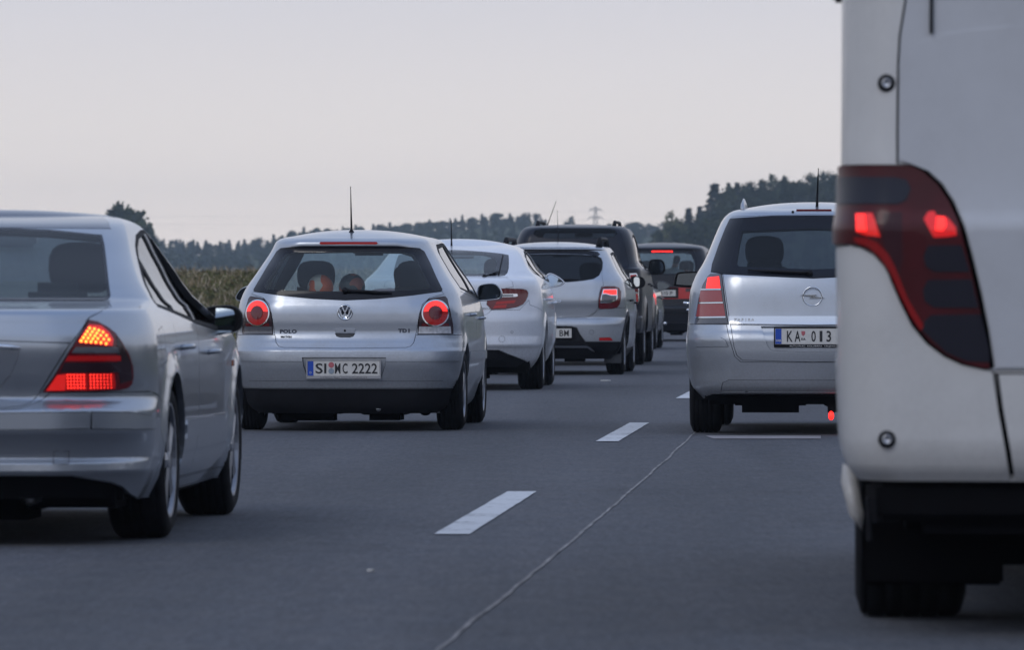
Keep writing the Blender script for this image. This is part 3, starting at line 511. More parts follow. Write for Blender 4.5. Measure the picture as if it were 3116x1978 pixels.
M['silver_mpv'] = paint('silver_paint_warm', (.455, .485, .535), metal=.88, rough=.30)
M['silver_cross'] = paint('silver_paint_grey', (.45, .48, .53), metal=.85, rough=.32)
M['white_camper'] = paint('white_camper_paint', (.62, .61, .60), metal=0, rough=.32, coat=.4, dirt=.08, road=.25)
M['white_shaded'] = paint('shaded_white_paint', (.50, .51, .54), metal=0, rough=.38, coat=.3, dirt=.08, road=.2)  # camper white with the door's shading put into the colour
M['roof_dark'] = paint('dark_roof_paint', (.13, .14, .17), metal=.8, rough=.28, dirt=.03)
M['black_paint'] = paint('black_paint', (.005, .007, .016), metal=0, rough=.35, coat=.12, dirt=.006, road=.05, spec=.3)
M['dark_grey_paint'] = paint('dark_grey_paint', (.04, .042, .05), metal=.5, dirt=.03, road=.2)
M['navy_paint'] = paint('dark_blue_paint', (.005, .006, .012), metal=0, rough=.35, coat=.15, dirt=.008, road=.05, spec=.3)
M['frame_black'] = mat('window_rubber', (.008, .008, .010), .7, spec=.25)
M['plastic'] = mat('black_plastic', (.008, .008, .011), .6, spec=.25, noise_amt=.25, noise_scale=9)
M['plastic_grey'] = mat('grey_plastic', (.05, .052, .058), .6, noise_amt=.2, noise_scale=9)
M['under'] = mat('underbody', (.004, .004, .005), .9, spec=.1)
M['frit'] = mat('ceramic_border', (.010, .011, .017), .12, spec=.38)
M['rubber'] = mat('rubber', (.008, .008, .010), .85, spec=.2, noise_amt=.35, noise_scale=14)
M['alloy'] = mat('alloy', (.27, .28, .31), .42, metal=.8, noise_amt=.25, noise_scale=8)
M['chrome'] = mat('chrome', (.75, .77, .80), .12, metal=1)
M['chrome_dull'] = mat('chrome_dull', (.45, .46, .49), .3, metal=1)
M['mirror'] = mat('mirror', (.72, .78, .80), .03, metal=1)
M['mirror_dark'] = mat('mirror_dark_reflection', (.10, .115, .13), .05, metal=1)  # tint darkened to stand in for dark surroundings in the mirror
M['lens_red'] = mat('red_lens', (.13, .005, .010), .14, coat=.6)
M['lens_red2'] = mat('bright_red_lens', (.30, .010, .012), .2, coat=.3, emit=(1, .02, .01), es=.06)
M['lens_smoke'] = mat('smoked_lens', (.030, .012, .018), .16, coat=.4)
M['lit_faint'] = mat('faint_lens', (.26, .008, .01), .2, emit=(1, .01, .01), es=.10, coat=.4)
M['badge_light'] = mat('badge_metal_light', (.62, .64, .68), .4, metal=.4)
M['lit_field'] = mat('lit_reflector', (.4, .01, .01), .25, emit=(1, .012, .010), es=.13, coat=.2)
M['badge_dark'] = mat('badge_metal_dark', (.10, .11, .14), .3, metal=1)
M['lens_grey'] = mat('smoked_grey_lens', (.10, .10, .115), .12, coat=1)
M['lens_clear'] = mat('clear_lens', (.48, .48, .50), .14, coat=1, noise_amt=.2, noise_scale=40)
M['lit_red'] = mat('lit_red_lens', (.5, .015, .015), .25, emit=(1, .028, .022), es=1.7, coat=.25)
M['lit_hot'] = mat('lit_lamp', (.5, .05, .02), .3, emit=(1, .03, .02), es=3.2)
M['lit_led'] = mat('lit_diode', (.5, .2, .02), .3, emit=(1, .17, .025), es=6.0)
M['lit_dim'] = mat('faint_lit_lens', (.3, .01, .01), .2, emit=(1, .02, .015), es=.5, coat=.6)
M['plate'] = mat('plate_white', (.60, .59, .57), .45, noise_amt=.06, noise_scale=30)
M['plate_blue'] = mat('plate_blue', (.015, .07, .42), .4)
M['ink'] = mat('plate_ink', (.02, .02, .024), .5)
M['white_ink'] = mat('white_print', (.7, .7, .7), .5)
M['seal_red'] = mat('seal_red', (.45, .12, .14), .5)
M['seal_grey'] = mat('seal_grey', (.25, .30, .36), .5)
M['cloth'] = mat('seat_cloth', (.022, .024, .03), .95)
M['cloth_grey'] = mat('seat_cloth_grey', (.05, .055, .06), .95)
M['trim_in'] = mat('interior_trim', (.09, .10, .105), .8)
M['liner'] = mat('headliner', (.25, .26, .26), .9)
M['glass'] = glass('clear_glass', (.72, .82, .83), .9, veil=.04)
M['glass_side'] = glass('side_glass', (.45, .5, .52), 1.3)
M['windscreen'] = glass('veiled_windscreen', (.70, .78, .78), 1.0, veil=.30, film=True)  # milky film imitates glare on the windscreen
M['glass_mpv'] = glass('privacy_glass', (.26, .30, .34), .8, veil=.012)
M['glass_tint'] = glass('tinted_glass', (.10, .11, .13), .55, veil=.008)
M['glass_dark'] = glass('dark_glass', (.42, .48, .50), .8, veil=.02)

# ---------------------------------------------------------------- vehicles from skins
def resample(poly, step, closed=True):
    out = []
    n = len(poly)
    for i in range(n if closed else n-1):
        a = np.array(poly[i]); b = np.array(poly[(i+1) % n]); d = np.linalg.norm(b-a); k = max(1, int(math.ceil(d/step)))
        for j in range(k): out.append(tuple(a + (b-a)*j/k))
    if not closed: out.append(tuple(float(c) for c in poly[-1]))
    return out
def area(p):
    p = np.asarray(p); return .5*np.sum(p[:,0]*np.roll(p[:,1],-1) - np.roll(p[:,0],-1)*p[:,1])
def inset(poly, g):
    p = np.asarray(poly)
    keep = np.linalg.norm(p - np.roll(p, 1, 0), axis=1) > 1e-4; p = p[keep]
    sgn = 1 if area(p) > 0 else -1
    e = np.roll(p, -1, 0) - p; e /= np.maximum(np.linalg.norm(e, axis=1, keepdims=True), 1e-9)
    n = np.stack([-e[:,1], e[:,0]], 1) * sgn; npv = np.roll(n, 1, 0)
    m = n + npv; l = np.maximum((m*m).sum(1, keepdims=True), .5)
    return p + m * g * 2 / l
def inside(pts, poly):
    x, y = pts[:,0], pts[:,1]; p = np.asarray(poly); r = np.zeros(len(pts), bool); n = len(p)
    for i in range(n):
        x1, y1 = p[i]; x2, y2 = p[(i+1) % n]
        if y1 == y2: continue
        c = ((y1 > y) != (y2 > y)); r ^= c & (x < (x2-x1)*(y-y1)/(y2-y1) + x1)
    return r
def partition(domain, panels, step, qlines=(), fine=None):
    """one constrained triangulation of the domain, every triangle given to the last panel that covers it"""
    V = []; E = []
    def loop(p):
        n0 = len(V); V.extend((float(a), float(b)) for a, b in p); k = len(p); E.extend((n0+i, n0+(i+1) % k) for i in range(k))
    dom = resample(domain, step); loop(dom)
    items = []
    for P in panels:
        po = resample(P['poly'], min(step, .05)); loop(po); inn = None
        if P['gap'] > 0: inn = inset(po, P['gap']); loop(inn)
        items.append((np.array(po), inn))
    d = np.array(domain); x0, y0 = d.min(0); x1, y1 = d.max(0)
    ys = list(np.arange(y0+step/2, y1, step)) + list(qlines)
    g = [(x, y) for y in ys for x in np.arange(x0+step/2, x1, step)]
    if fine: (fx0, fx1, fs) = fine; g += [(x, y) for y in ys for x in np.arange(fx0, fx1, fs)]
    g = np.array(g); g = g + RNG.uniform(-.0008, .0008, g.shape); g = g[inside(g, d)]
    V.extend(map(tuple, g))
    r = geometry.delaunay_2d_cdt([Vector(v) for v in V], E, [], 0, 1e-5)
    vv = np.array([tuple(a) for a in r[0]]); tt = np.array([f for f in r[2] if len(f) == 3])
    c = vv[tt].mean(1); ok = inside(c, d); tt = tt[ok]; c = c[ok]
    a = vv[tt]; ar = np.abs((a[:,1,0]-a[:,0,0])*(a[:,2,1]-a[:,0,1]) - (a[:,2,0]-a[:,0,0])*(a[:,1,1]-a[:,0,1])); k = ar > 1e-10; tt = tt[k]; c = c[k]
    cls = np.zeros(len(tt), int)
    for i, (po, inn) in enumerate(items):
        m = inside(c, po)
        if inn is not None: mi = inside(c, inn) & m; cls[m] = -1; cls[mi] = i + 1
        else: cls[m] = i + 1
    return vv, tt, cls
class Vehicle:
    def __init__(s, key, name, label, cat, paintmat, group=None):
        s.key = key; s.sk = Skin(**SKINS[key]); s.t = TR.get(key, {}); s.paint = paintmat
        X0, d0, th = POSE[key]
        s.root = empty(name, (X0, d0, 0), -th); tag(s.root, label, cat, group)
        s.panels = []; s.fpanels = []
    # outlines -------------------------------------------------
    def rp(s, pts, closed=False):
        return [s.sk.pq_rear(x, z) for x, z in resample(pts, .03, closed)]
    def sym(s, pts):
        p = [tuple(a) for a in pts]; p[0] = (0, p[0][1]); p[-1] = (0, p[-1][1])
        m = [(-x, z) for x, z in p[::-1]]
        return s.rp(p + m[1:-1], True)
    def add(s, name, poly, mat=None, gap=.0035, off=0., skirt=.012, parent=None, glass=False, void=False, label=None):
        s.panels.append(dict(name=name, poly=poly, mat=mat or s.paint, gap=gap, off=off, skirt=skirt, parent=parent, glass=glass, void=void, label=label)); return s
    def pair(s, name, pts, mat=None, **k):
        p = s.rp(pts, True); s.add(name, p, mat, **k); s.add(name, [(-a, b) for a, b in p][::-1], mat, **k)
    def side(s, pts, closed=False): return [s.sk.pq_side(y, z) for y, z in resample(pts, .05, closed)]
    def spair(s, name, pts, mat=None, **k):
        p = s.side(pts, True); s.add(name, p, mat, **k); s.add(name, [(-a, b) for a, b in p][::-1], mat, **k)
    def arches(s):
        for (yc, zc, r) in s.sk.wheels:
            p = [(yc + r*math.cos(t), zc + r*math.sin(t)) for t in np.linspace(0, PI, 22)]
            p = [(yc + r, s.sk.z0 + .001)] + p + [(yc - r, s.sk.z0 + .001)]
            s.spair('wheel_arch', p, void=True, gap=0)
    def emit(s, V, N, tt, cls, panels, base_name, basemat):
        out = {}
        for ci in range(0, len(panels)+1):
            P = panels[ci-1] if ci else dict(name=base_name, mat=basemat, off=0, skirt=.03, parent=None, glass=False, void=False, label=None)
            if P['void']: continue
            T = tt[cls == ci]
            if len(T) == 0: continue
            u, inv = np.unique(T, return_inverse=True); F = inv.reshape(-1, 3); n = N[u]; pos = V[u] + n * P['off']
            fn = np.cross(pos[F[:,1]]-pos[F[:,0]], pos[F[:,2]]-pos[F[:,0]]); flip = (fn * n[F[:,0]]).sum(1) < 0; F[flip] = F[flip][:, ::-1]
            e = {}
            for f in F:
                for a, b in ((f[0],f[1]),(f[1],f[2]),(f[2],f[0])): e[(a,b)] = e.get((a,b), 0) + 1
            bd = [(a,b) for (a,b) in e if (b,a) not in e]
            verts = [tuple(p) for p in pos]; faces = [tuple(f) for f in F]; nrm = [n[i] for f in F for i in f]
            if P['skirt'] > 0 and bd:
                base = len(verts); idx = {}
                for a, b in bd:
                    for i in (a, b):
                        if i not in idx: idx[i] = len(verts); verts += [tuple(pos[i]), tuple(pos[i] - n[i]*P['skirt'])]
                for a, b in bd:
                    ia, ib = idx[a], idx[b]; q = (ib, ia, ia+1, ib+1); faces.append(q)
                    p0, p1, p2 = np.array(verts[ib]), np.array(verts[ia]), np.array(verts[ia+1]); fn_ = np.cross(p1-p0, p2-p0); l = np.linalg.norm(fn_); fn_ = fn_/l if l > 1e-12 else n[a]
                    nrm += [fn_]*4
            o = new_mesh(P['name'], verts, faces, P['mat'], s.root, True, nrm)
            if P['label']: o['label'] = P['label']
            out.setdefault(P['name'], []).append((o, float(pos[:,0].mean())))
            if P['parent'] and P['parent'] in out:
                cx = float(pos[:,0].mean()); o.parent = min(out[P['parent']], key=lambda t: abs(t[1]-cx))[0]
        return out
    def build(s, step=.05, glass_front=True, seam_mat=None, interior=True, fstep=.12):
        sk = s.sk
        zs = np.linspace(sk.zt, sk.z0, 40)
        right = [sk.pq_side(sk.yfront_edge(z), z) for z in zs]
        dom = [(-a, b) for a, b in right[::-1]] + right
        ql = [float(sk.q(z)) + d for z in sk.rear[1:-1, 0] for d in (-.004, .004)]
        vv, tt, cls = partition(dom, s.panels, step, ql, fine=(-1.0, 1.0, step*.6))
        h = 1e-3; p, q = vv[:,0], vv[:,1]; qm = sk._q[-1]
        V = sk.xyz(p, q)
        dp = sk.xyz(p+h, q) - sk.xyz(p-h, q); q1 = np.clip(q+h, 0, qm); q0 = np.clip(q-h, 0, qm); dq = sk.xyz(p, q1) - sk.xyz(p, q0)
        N = np.cross(dp, dq); N /= np.maximum(np.linalg.norm(N, axis=1, keepdims=True), 1e-12)
        # outward = away from the middle
        s.V, s.N = V, N
        cc = np.array([0, sk.L/2, .6]); 
        N[((V-cc)*N).sum(1) < 0] *= -1
        s.parts = s.emit(V, N, tt, cls, s.panels, 'body', s.paint)
        gl = [False] + [P['glass'] or P['void'] for P in s.panels]
        keep = np.array([not gl[c] if c >= 0 else True for c in cls])
        shV = [V - N*.028]; shF = [tt[keep]]; n0 = len(V)
        # front face
        zf = sk.front
        qf = lambda z: float(sk.qf(z)); wz = s.wind_z
        fd = [(-1, 0), (1, 0), (1, float(sk._qf[-1])), (-1, float(sk._qf[-1]))]
        wp = [(-.80, qf(wz[0])), (.80, qf(wz[0])), (.66, qf(wz[1])), (-.66, qf(wz[1]))]
        fp = [dict(name='windscreen', poly=wp, mat=M['windscreen'], gap=0, off=-.004, skirt=0, parent=None, glass=True, void=False, label=None)]
        vv, tt, cls = partition(fd, fp, fstep)
        p, q = vv[:,0], vv[:,1]; qm = sk._qf[-1]; V2 = sk.fxyz(p, q)
        dp = sk.fxyz(p+h, q) - sk.fxyz(p-h, q); dq = sk.fxyz(p, np.clip(q+h, 0, qm)) - sk.fxyz(p, np.clip(q-h, 0, qm))
        N2 = np.cross(dp, dq); N2 /= np.maximum(np.linalg.norm(N2, axis=1, keepdims=True), 1e-12); N2[((V2-cc)*N2).sum(1) < 0] *= -1
        s.emit(V2, N2, tt, cls, fp, 'front_body', s.paint)
        shV.append(V2 - N2*.028); shF.append(tt[cls != 1] + n0); n0 += len(V2)
        # roof
        nx, ny = 28, 18; R, W, rx, D, c = [float(a) for a in sk.rows(sk.zt)]; Ff, Df, rxf, cf = [float(a) for a in sk.frows(sk.zt)]
        rv = []; rn = []
        S_ = np.sin(np.linspace(-PI/2, PI/2, nx+1)); T_ = (1-np.cos(np.linspace(0, PI, ny+1)))/2
        def prof(a, W_, rx_, c_, D_): ph = np.arcsin(np.clip((abs(a)*W_ - W_ + rx_)/rx_, 0, 1)); return c_*a*a + D_*(1-np.cos(ph))
        def roofp(a, t):
            y0 = R + prof(a, W, rx, c, D); y1 = Ff - prof(a, W, rxf, cf, Df); y = y0 + (y1-y0)*t
            x = a * float(sk.wside(y, sk.zt)) if abs(a) > .999 or True else 0
            return np.array([x, y, sk.zt + sk.roof_h*(1-abs(a)**2.3)*(1-abs(2*t-1)**2.6)])
        for a in S_:
            for t in T_: rv.append(roofp(a, t))
        rf = [(i*(ny+1)+j, (i+1)*(ny+1)+j, (i+1)*(ny+1)+j+1, i*(ny+1)+j+1) for i in range(nx) for j in range(ny)]
        s.roofp = roofp; s.parts['roof'] = [(new_mesh('roof', rv, rf, s.paint, s.root, True), 0)]
        rv = np.array(rv) - np.array([0, 0, .03]); shV.append(rv); rtri = np.array([(a, b, c_) for a, b, c_, d in rf] + [(a, c_, d) for a, b, c_, d in rf]) + n0; shF.append(rtri)
        new_mesh('inner_shell', np.concatenate(shV), np.concatenate(shF), M['under'], s.root, True)
        return s
    # fittings ---------------------------------------------------
    def rs(s, x, z, off=0.):
        return Vector((x, s.sk.yrear(x, z) - off, z))
    def wheel_set(s, r, wd=.2, rimr=.2, spokes=5, inset_=.0, steel=False):
        for (yc, zc, ra) in s.sk.wheels:
            for sg in (1, -1):
                xo = float(s.sk.wside(yc, .55)) - .012 - inset_
                root = empty('wheel', (sg*xo, yc, r), 0, s.root); root.rotation_euler = (random.uniform(0, 2), 0, 0) if False else (0, 0, 0 if sg > 0 else PI)
                mb = MB(); h = wd/2
                prof = [(-wd+.01, rimr), (-wd, rimr+.01), (-wd-.006, (rimr+r)/2), (-wd+.012, r-.012), (-wd+.028, r-.002)]
                for k in range(5):
                    a = -wd+.03 + (wd-.06)*k/5; b = -wd+.03 + (wd-.06)*(k+1)/5
                    prof += [(a+.002, r), (b-.006, r), (b-.005, r-.007), (b-.001, r-.007)]
                prof += [(-.028, r-.002), (-.012, r-.012), (.006, (rimr+r)/2), (0, rimr+.01), (-.01, rimr)]
                mb.lathe(prof, 40); mb.build('tyre', M['rubber'], root, True)
                rb = MB(); rb.lathe([(-wd+.02, rimr), (-wd+.03, rimr-.012), (-.02, rimr-.015), (-.004, rimr-.008), (-.002, rimr+.004), (-.014, rimr+.004)], 40)
                if steel: rb.lathe([(-.03, rimr-.012), (-.022, rimr*.7), (-.005, rimr*.6), (-.004, rimr*.25), (-.002, .001)], 32)
                else:
                    for k in range(spokes):
                        an = 2*PI*k/spokes + .3; rot = Matrix.Rotation(an, 3, 'X')
                        v = [(-.012,-.028,.03),(-.004,.0,.03),(-.012,.028,.03),(-.04,.02,.03),(-.04,-.02,.03)]
                        u = [(-.02,-.045,rimr-.008),(-.010,.0,rimr-.008),(-.02,.045,rimr-.008),(-.05,.03,rimr-.008),(-.05,-.03,rimr-.008)]
                        rb.loops([[rot @ Vector(a) for a in v], [rot @ Vector(a) for a in u]])
                    rb.lathe([(-.04, .05), (-.008, .045), (-.003, .03), (-.002, .001)], 20)
                rb.build('rim', M['alloy'], root, False)
    def underbody(s, zc=.2, wd=None, y0=.3, extra=True):
        W = float(s.sk.rows(.45)[1]); mb = MB(); L = s.sk.L
        wd = wd or W - .24
        mb.box((0, (y0+L-.5)/2, zc+.16), (2*wd, L-.5-y0, .30), bev=.04)
        for (yc, z_, ra) in s.sk.wheels:
            mb.tube([(-W+.12, yc, z_), (W-.12, yc, z_)], .05, 8)
            for sg in (1, -1):
                arc = [(yc + (ra+.015)*math.cos(t), z_ + (ra+.015)*math.sin(t)) for t in np.linspace(-.2, PI+.2, 18)]
                v = [(sg*(W-.03), a, b) for a, b in arc] + [(sg*(W-.32), a, b) for a, b in arc]; n = len(arc)
                f = [(i, i+1, n+i+1, n+i) for i in range(n-1)] + [tuple(n+i for i in range(n))]
                mb.add(v, f)
        if extra:
            mb.box((-.3, y0+.25, zc+.03), (.5, .35, .16), bev=.05); mb.box((.25, y0+.5, zc-.0), (.3, .5, .1), bev=.04)
            mb.tube([(.1, y0+.3, zc+.02), (.15, y0+1.5, zc+.0)], .03, 8)
        w1 = s.sk.wheels[0]; w2 = s.sk.wheels[-1]
        for a, b in ((w1[0]+w1[2]+.02, w2[0]-w2[2]-.02), (max(y0, .30), w1[0]-w1[2]-.02), (w2[0]+w2[2]+.02, L-.55)):  # wide boxes added to block light and fill the dark beneath
            if b > a+.05: mb.box((0, (a+b)/2, zc+.15), (2*(W-.11), b-a, .28), bev=.03)
        mb.build('underbody', M['under'], s.root)
    def interior(s, zseat=.62, yrow2=None, yrow1=None, ztop=None, hr=True, belt=.95, steer=-1, cloth=None, rear_w=.6, shelf=None, head_z=None, dash=True):
        cl = cloth or M['cloth']; L = s.sk.L; yrow2 = yrow2 or L*.30; yrow1 = yrow1 or L*.50
        ht = head_z or belt + .22
        mb = MB(); mb.box((0, yrow2, (belt+.02+.35)/2), (2*rear_w, .14, belt+.02-.35), bev=.04); mb.build('rear_bench', cl, s.root, True)
        for x in (-.36, .36):
            mb = MB(); mb.box((x, yrow2, belt+.07), (.25, .10, .13), bev=.04); mb.tube([(x-.05, yrow2, belt-.02), (x-.05, yrow2, belt+.05)], .006, 6); mb.tube([(x+.05, yrow2, belt-.02), (x+.05, yrow2, belt+.05)], .006, 6)
            mb.build('rear_headrest', cl, s.root, True)
        for x in (-.37, .37):
            mb = MB()
            Ls = []
            for z, hw, hd in ((.35,.22,.06),(.6,.25,.07),(belt-.1,.26,.06),(belt-.0,.245,.055),(belt+.05,.20,.05),(belt+.075,.14,.04)):
                Ls.append([(x+hw*math.cos(t)*(1 if abs(math.cos(t))<.8 else 1), yrow1-.10*(z-.35)+hd*math.sin(t), z) for t in np.linspace(0, 2*PI, 17)[:-1]])
            mb.loops(Ls)
            Ls = []
            for z, hw in ((ht-.18,.085),(ht-.165,.118),(ht-.12,.138),(ht-.07,.143),(ht-.02,.138),(ht+.012,.122),(ht+.03,.095),(ht+.04,.05)):
                Ls.append([(x+hw*math.cos(t), yrow1-.10*(z-.35)+.05*math.sin(t), z) for t in np.linspace(0, 2*PI, 17)[:-1]])
            mb.loops(Ls)
            mb.build('front_seat', cl, s.root, True)
        if dash:
            yd = s.sk.yfront_edge(belt) - .15
            mb = MB(); mb.box((0, yd-.1, belt-.18), (1.3, .45, .28), bev=.08); mb.tube([(steer*.37+.18*math.cos(t), yd-.5+.05*math.sin(t), belt-.1+.18*math.sin(t)) for t in np.linspace(0, 2*PI, 25)], .014, 6, False)
            mb.build('dashboard', M['plastic'], s.root, True)
            mb = MB(); mb.box((0, L*.56, s.sk.zt-.10), (.24, .04, .06), bev=.015); mb.build('inner_mirror', M['plastic'], s.root, True)
        if shelf:
            mb = MB(); mb.box((0, shelf[0], shelf[2]), (2*shelf[3], shelf[1], .02)); mb.build('parcel_shelf', M['trim_in'], s.root)
    def mirror(s, outline, y, sg=1, depth=.13, glassm='mirror', gscale=.84, body=None, stalk=None, gout=None, tilt=0.05, yaw=0.0, rim=None):
        P = smooth_poly(outline, 3); cx = sum(p.x for p in P)/len(P); cz = sum(p.y for p in P)/len(P)
        L = []
        for dy, k in ((.012, .86), (0, .93), (.004, 1.0), (.03, 1.04), (.07, .98), (depth*.85, .72), (depth, .35)):
            L.append([(cx + (p.x-cx)*k, y + dy, cz + (p.y-cz)*k) for p in P])
        mb = MB(); mb.loops(L, False, True)
        if stalk:
            q = stalk; mb.loops([[(a, y+.01, b) for a, b in q], [(a, y+.09, b) for a, b in q]])
        o = mb.build('door_mirror', body or M['plastic'], s.root, True)
        G = [Vector(p) for p in (gout or [])] or [Vector((cx + (p.x-cx)*gscale, cz + (p.y-cz)*gscale)) for p in P]
        if gout: G = smooth_poly(gout, 3)
        gx = sum(p.x for p in G)/len(G); gz = sum(p.y for p in G)/len(G)
        v = [(p.x, y + .004 + (p.y-gz)*tilt*.4 + (p.x-gx)*yaw*.4, p.y) for p in G]; idx = list(range(len(v))); idx = idx if area([(p.x, p.y) for p in G]) > 0 else idx[::-1]; me = MB(); me.add(v, [tuple(idx)])
        g = me.build('mirror_glass', M[glassm], o)
        nb = len(G); fn = np.array([math.sin(yaw), -1, math.sin(tilt)]); fn /= np.linalg.norm(fn)
        g.data.normals_split_custom_set([tuple(fn)]*nb)
        # the pane sits in front of the housing's recess
        mbf = MB(); L2 = [[(cx + (p.x-cx)*.87, y+.012, cz+(p.y-cz)*.87) for p in P]]
        mbf.add(L2[0], [tuple(range(len(P)))]); mbf.build('mirror_backing', M['plastic'], o)
        return o
    def mirror_flip(s, outline): return [(-x, z) for x, z in outline][::-1]
    def plate(s, cx, zc, wd=.52, ht=.112, y=None, off=.012, texts=(), blue=True, blue_txt=None, frame=None, frame_txt=None, seals=True, tilt=0.0, label=None, frame_mat='plastic'):
        y = (s.sk.yrear(cx, zc) if y is None else y) - off
        e = MB(); e.box((cx, y, zc), (wd, .004, ht), bev=.0015); pl = e.build('number_plate', M['plate'], s.root)
        if label: pl['label'] = label
        if frame is not None:
            f = MB(); a, b = frame; X0, X1, Z0, Z1 = cx-wd/2-.008, cx+wd/2+.008, zc-ht/2-a, zc+ht/2+.006
            for (c_, d_) in (((cx, y, Z1-.002), (X1-X0, .012, .008)), ((cx, y, (Z0+zc-ht/2)/2-.001), (X1-X0, .012, a)), ((X0+.003, y, (Z0+Z1)/2), (.008, .012, Z1-Z0)), ((X1-.003, y, (Z0+Z1)/2), (.008, .012, Z1-Z0))): f.box(c_, d_, bev=.002)
            fo = f.build('plate_frame', M[frame_mat], s.root)
            if frame_txt:
                t = MB(); add_text(t, frame_txt, a*.62, cx, y-.0072, (Z0+zc-ht/2)/2-.001, 0, 1.5); t.build('frame_lettering', M[b], fo)
        if blue:
            t = MB(); t.box((cx-wd/2+.023, y-.0028, zc), (.042, .001, ht-.006)); bo = t.build('country_band', M['plate_blue'], pl)
            if blue_txt: t = MB(); add_text(t, blue_txt, .022, cx-wd/2+.023, y-.0042, zc-ht*.28); t.build('country_letters', M['white_ink'], pl)
        for (txt, x, wd_, hh) in texts: t = MB(); add_text(t, txt, .1, cx+x, y-.0035, zc, .0012, 1, fit=(wd_, hh)); t.build('lettering', M['ink'], pl)
        return pl, y
    def antenna(s, base, top, r=(.006, .002), foot=.022):
        mb = MB(); b = Vector(base); t = Vector(top); d = (t-b)
        mb.tube([b - d*.02, b, b + d*.06, b + d*.35, t - d*.03, t - d*.03, t], [foot, foot, r[0]*1.4, r[0], r[1], r[1]*1.6, r[1]*1.6], 8)
        mb.build('antenna', M['plastic'], s.root, True)
    def handles(s, pts, mat_=None, both=True, out=.03):
        for (y, z) in pts:
            for sg in ((1, -1) if both else (1,)):
                x = float(s.sk.wside(y, z)); mb = MB()
                mb.tube([(sg*(x-.005), y-.10, z), (sg*(x+out), y-.08, z+.004), (sg*(x+out+.004), y, z+.006), (sg*(x+out), y+.07, z+.004), (sg*(x-.005), y+.09, z)], .011, 8)
                mb.build('door_handle', mat_ or s.paint, s.root, True)
    def rail(s, x, ya, yb, zb, h=.05, r=.014, m='plastic', blade=False):
        for sg in (1, -1):
            mb = MB(); zr = lambda y: s.roof_z(x, y)
            ys = np.linspace(ya, yb, 9)
            if blade:
                Ls = [[(sg*(x+dx), y, zz) for dx, zz in ((-.012, zr(y)-.01), (-.014, zr(y)+hh*.5), (0, zr(y)+hh), (.014, zr(y)+hh*.5), (.012, zr(y)-.01))] for y, hh in zip(ys, [h*.05, h*.9, h, h, h, h, h, h*.9, h*.05])]
                mb.loops(Ls)
            else:
                pts = [(sg*x, ya-.06, zr(ya)-.01)] + [(sg*x, y, zr(y)+h) for y in ys] + [(sg*x, yb+.06, zr(yb)-.01)]
                mb.tube(pts, [r*1.6] + [r]*9 + [r*1.6], 10)
                for y in (ya+.05, yb-.05): mb.box((sg*x, y, zr(y)+h*.4), (.035, .14, h), bev=.01)
            mb.build('roof_rail', M[m], s.root, True)
    def roof_z(s, x, y):
        W = float(s.sk.wside(y, s.sk.zt)); a = min(1, abs(x)/W); R = float(s.sk.rows(s.sk.zt)[0]); Ff = float(s.sk.frows(s.sk.zt)[0])
        t = min(1, max(0, (y-R)/(Ff-R))); return s.sk.zt + s.sk.roof_h*(1-a**2.3)*(1-abs(2*t-1)**2.6)
    def wiper(s, pivot, tip, th=.012, blade=None, off=.02):
        P = [s.rs(pivot[0] + (tip[0]-pivot[0])*t, pivot[1] + (tip[1]-pivot[1])*t, off) for t in np.linspace(0, 1, 7)]
        mb = MB(); mb.tube(P, [th*1.3] + [th]*4 + [th*.6, th*.4], 8); mb.lathe([(.0, .022), (-.02, .02), (-.028, .001)], 12, 'y', s.rs(*pivot, off-.01))
        if blade:
            B = [s.rs(blade[0][0] + (blade[1][0]-blade[0][0])*t, blade[0][1] + (blade[1][1]-blade[0][1])*t, off*.6) for t in np.linspace(0, 1, 7)]
            mb.tube(B, .007, 6)
        mb.build('wiper', M['plastic'], s.root, True)
    def letters(s, txt, x, z, size, m='chrome_dull', sx=1.2, bold=.001, off=.003, name='badge_lettering'):
        mb = MB(); w = size*.72*sx; n = len(txt); x0 = x - w*(n-1)/2
        for i, ch in enumerate(txt):
            if ch == ' ': continue
            xi = x0 + w*i; add_text(mb, ch, size, xi, s.sk.yrear(xi, z)-off, z, bold, sx)
        return mb.build(name, M[m], s.root)
# ---------------------------------------------------------------- the vehicles
def lit_dots(mb, pts, r, v, off):
    for (x, z) in pts:
        c = v.rs(x, z, off); mb.add([(c.x + r*math.cos(t), c.y - .0012*(1 if k < 0 else 1), c.z + r*math.sin(t)) for k, t in enumerate(np.linspace(0, 2*PI, 9)[:-1])], [tuple(range(8))])
def doors(v, yr, yb, yf, zs, belt, dlo, panes, gl='glass_side', frame='frame_black', trim=None):
    """yr, yb, yf: rear edge, pillar and front edge of the doors; belt: (rear z, front z)"""
    br, bf = belt; bb = (br + bf)/2
    (yc, zc, ra) = v.sk.wheels[0]
    k = [(yc + (ra+.02)*math.cos(t), zc + (ra+.02)*math.sin(t)) for t in np.linspace(.12, 1.15, 7)]
    v.spair('rear_door', [(yb, zs), (yb, bb), (yr, br)] + [(yr+.02, br-.10)] + k[::-1] + [(k[0][0], zs)])
    v.spair('front_door', [(yf, zs), (yf, bf-.16), (yf-.14, bf+.005), (yb+.002, bb), (yb+.002, zs)])
    v.spair('window_frame', dlo, M[frame], gap=.004, off=-.001)
    for pn, g in panes: v.spair('side_window', pn, M[g or gl], gap=.0, off=-.006, skirt=.006, glass=True)

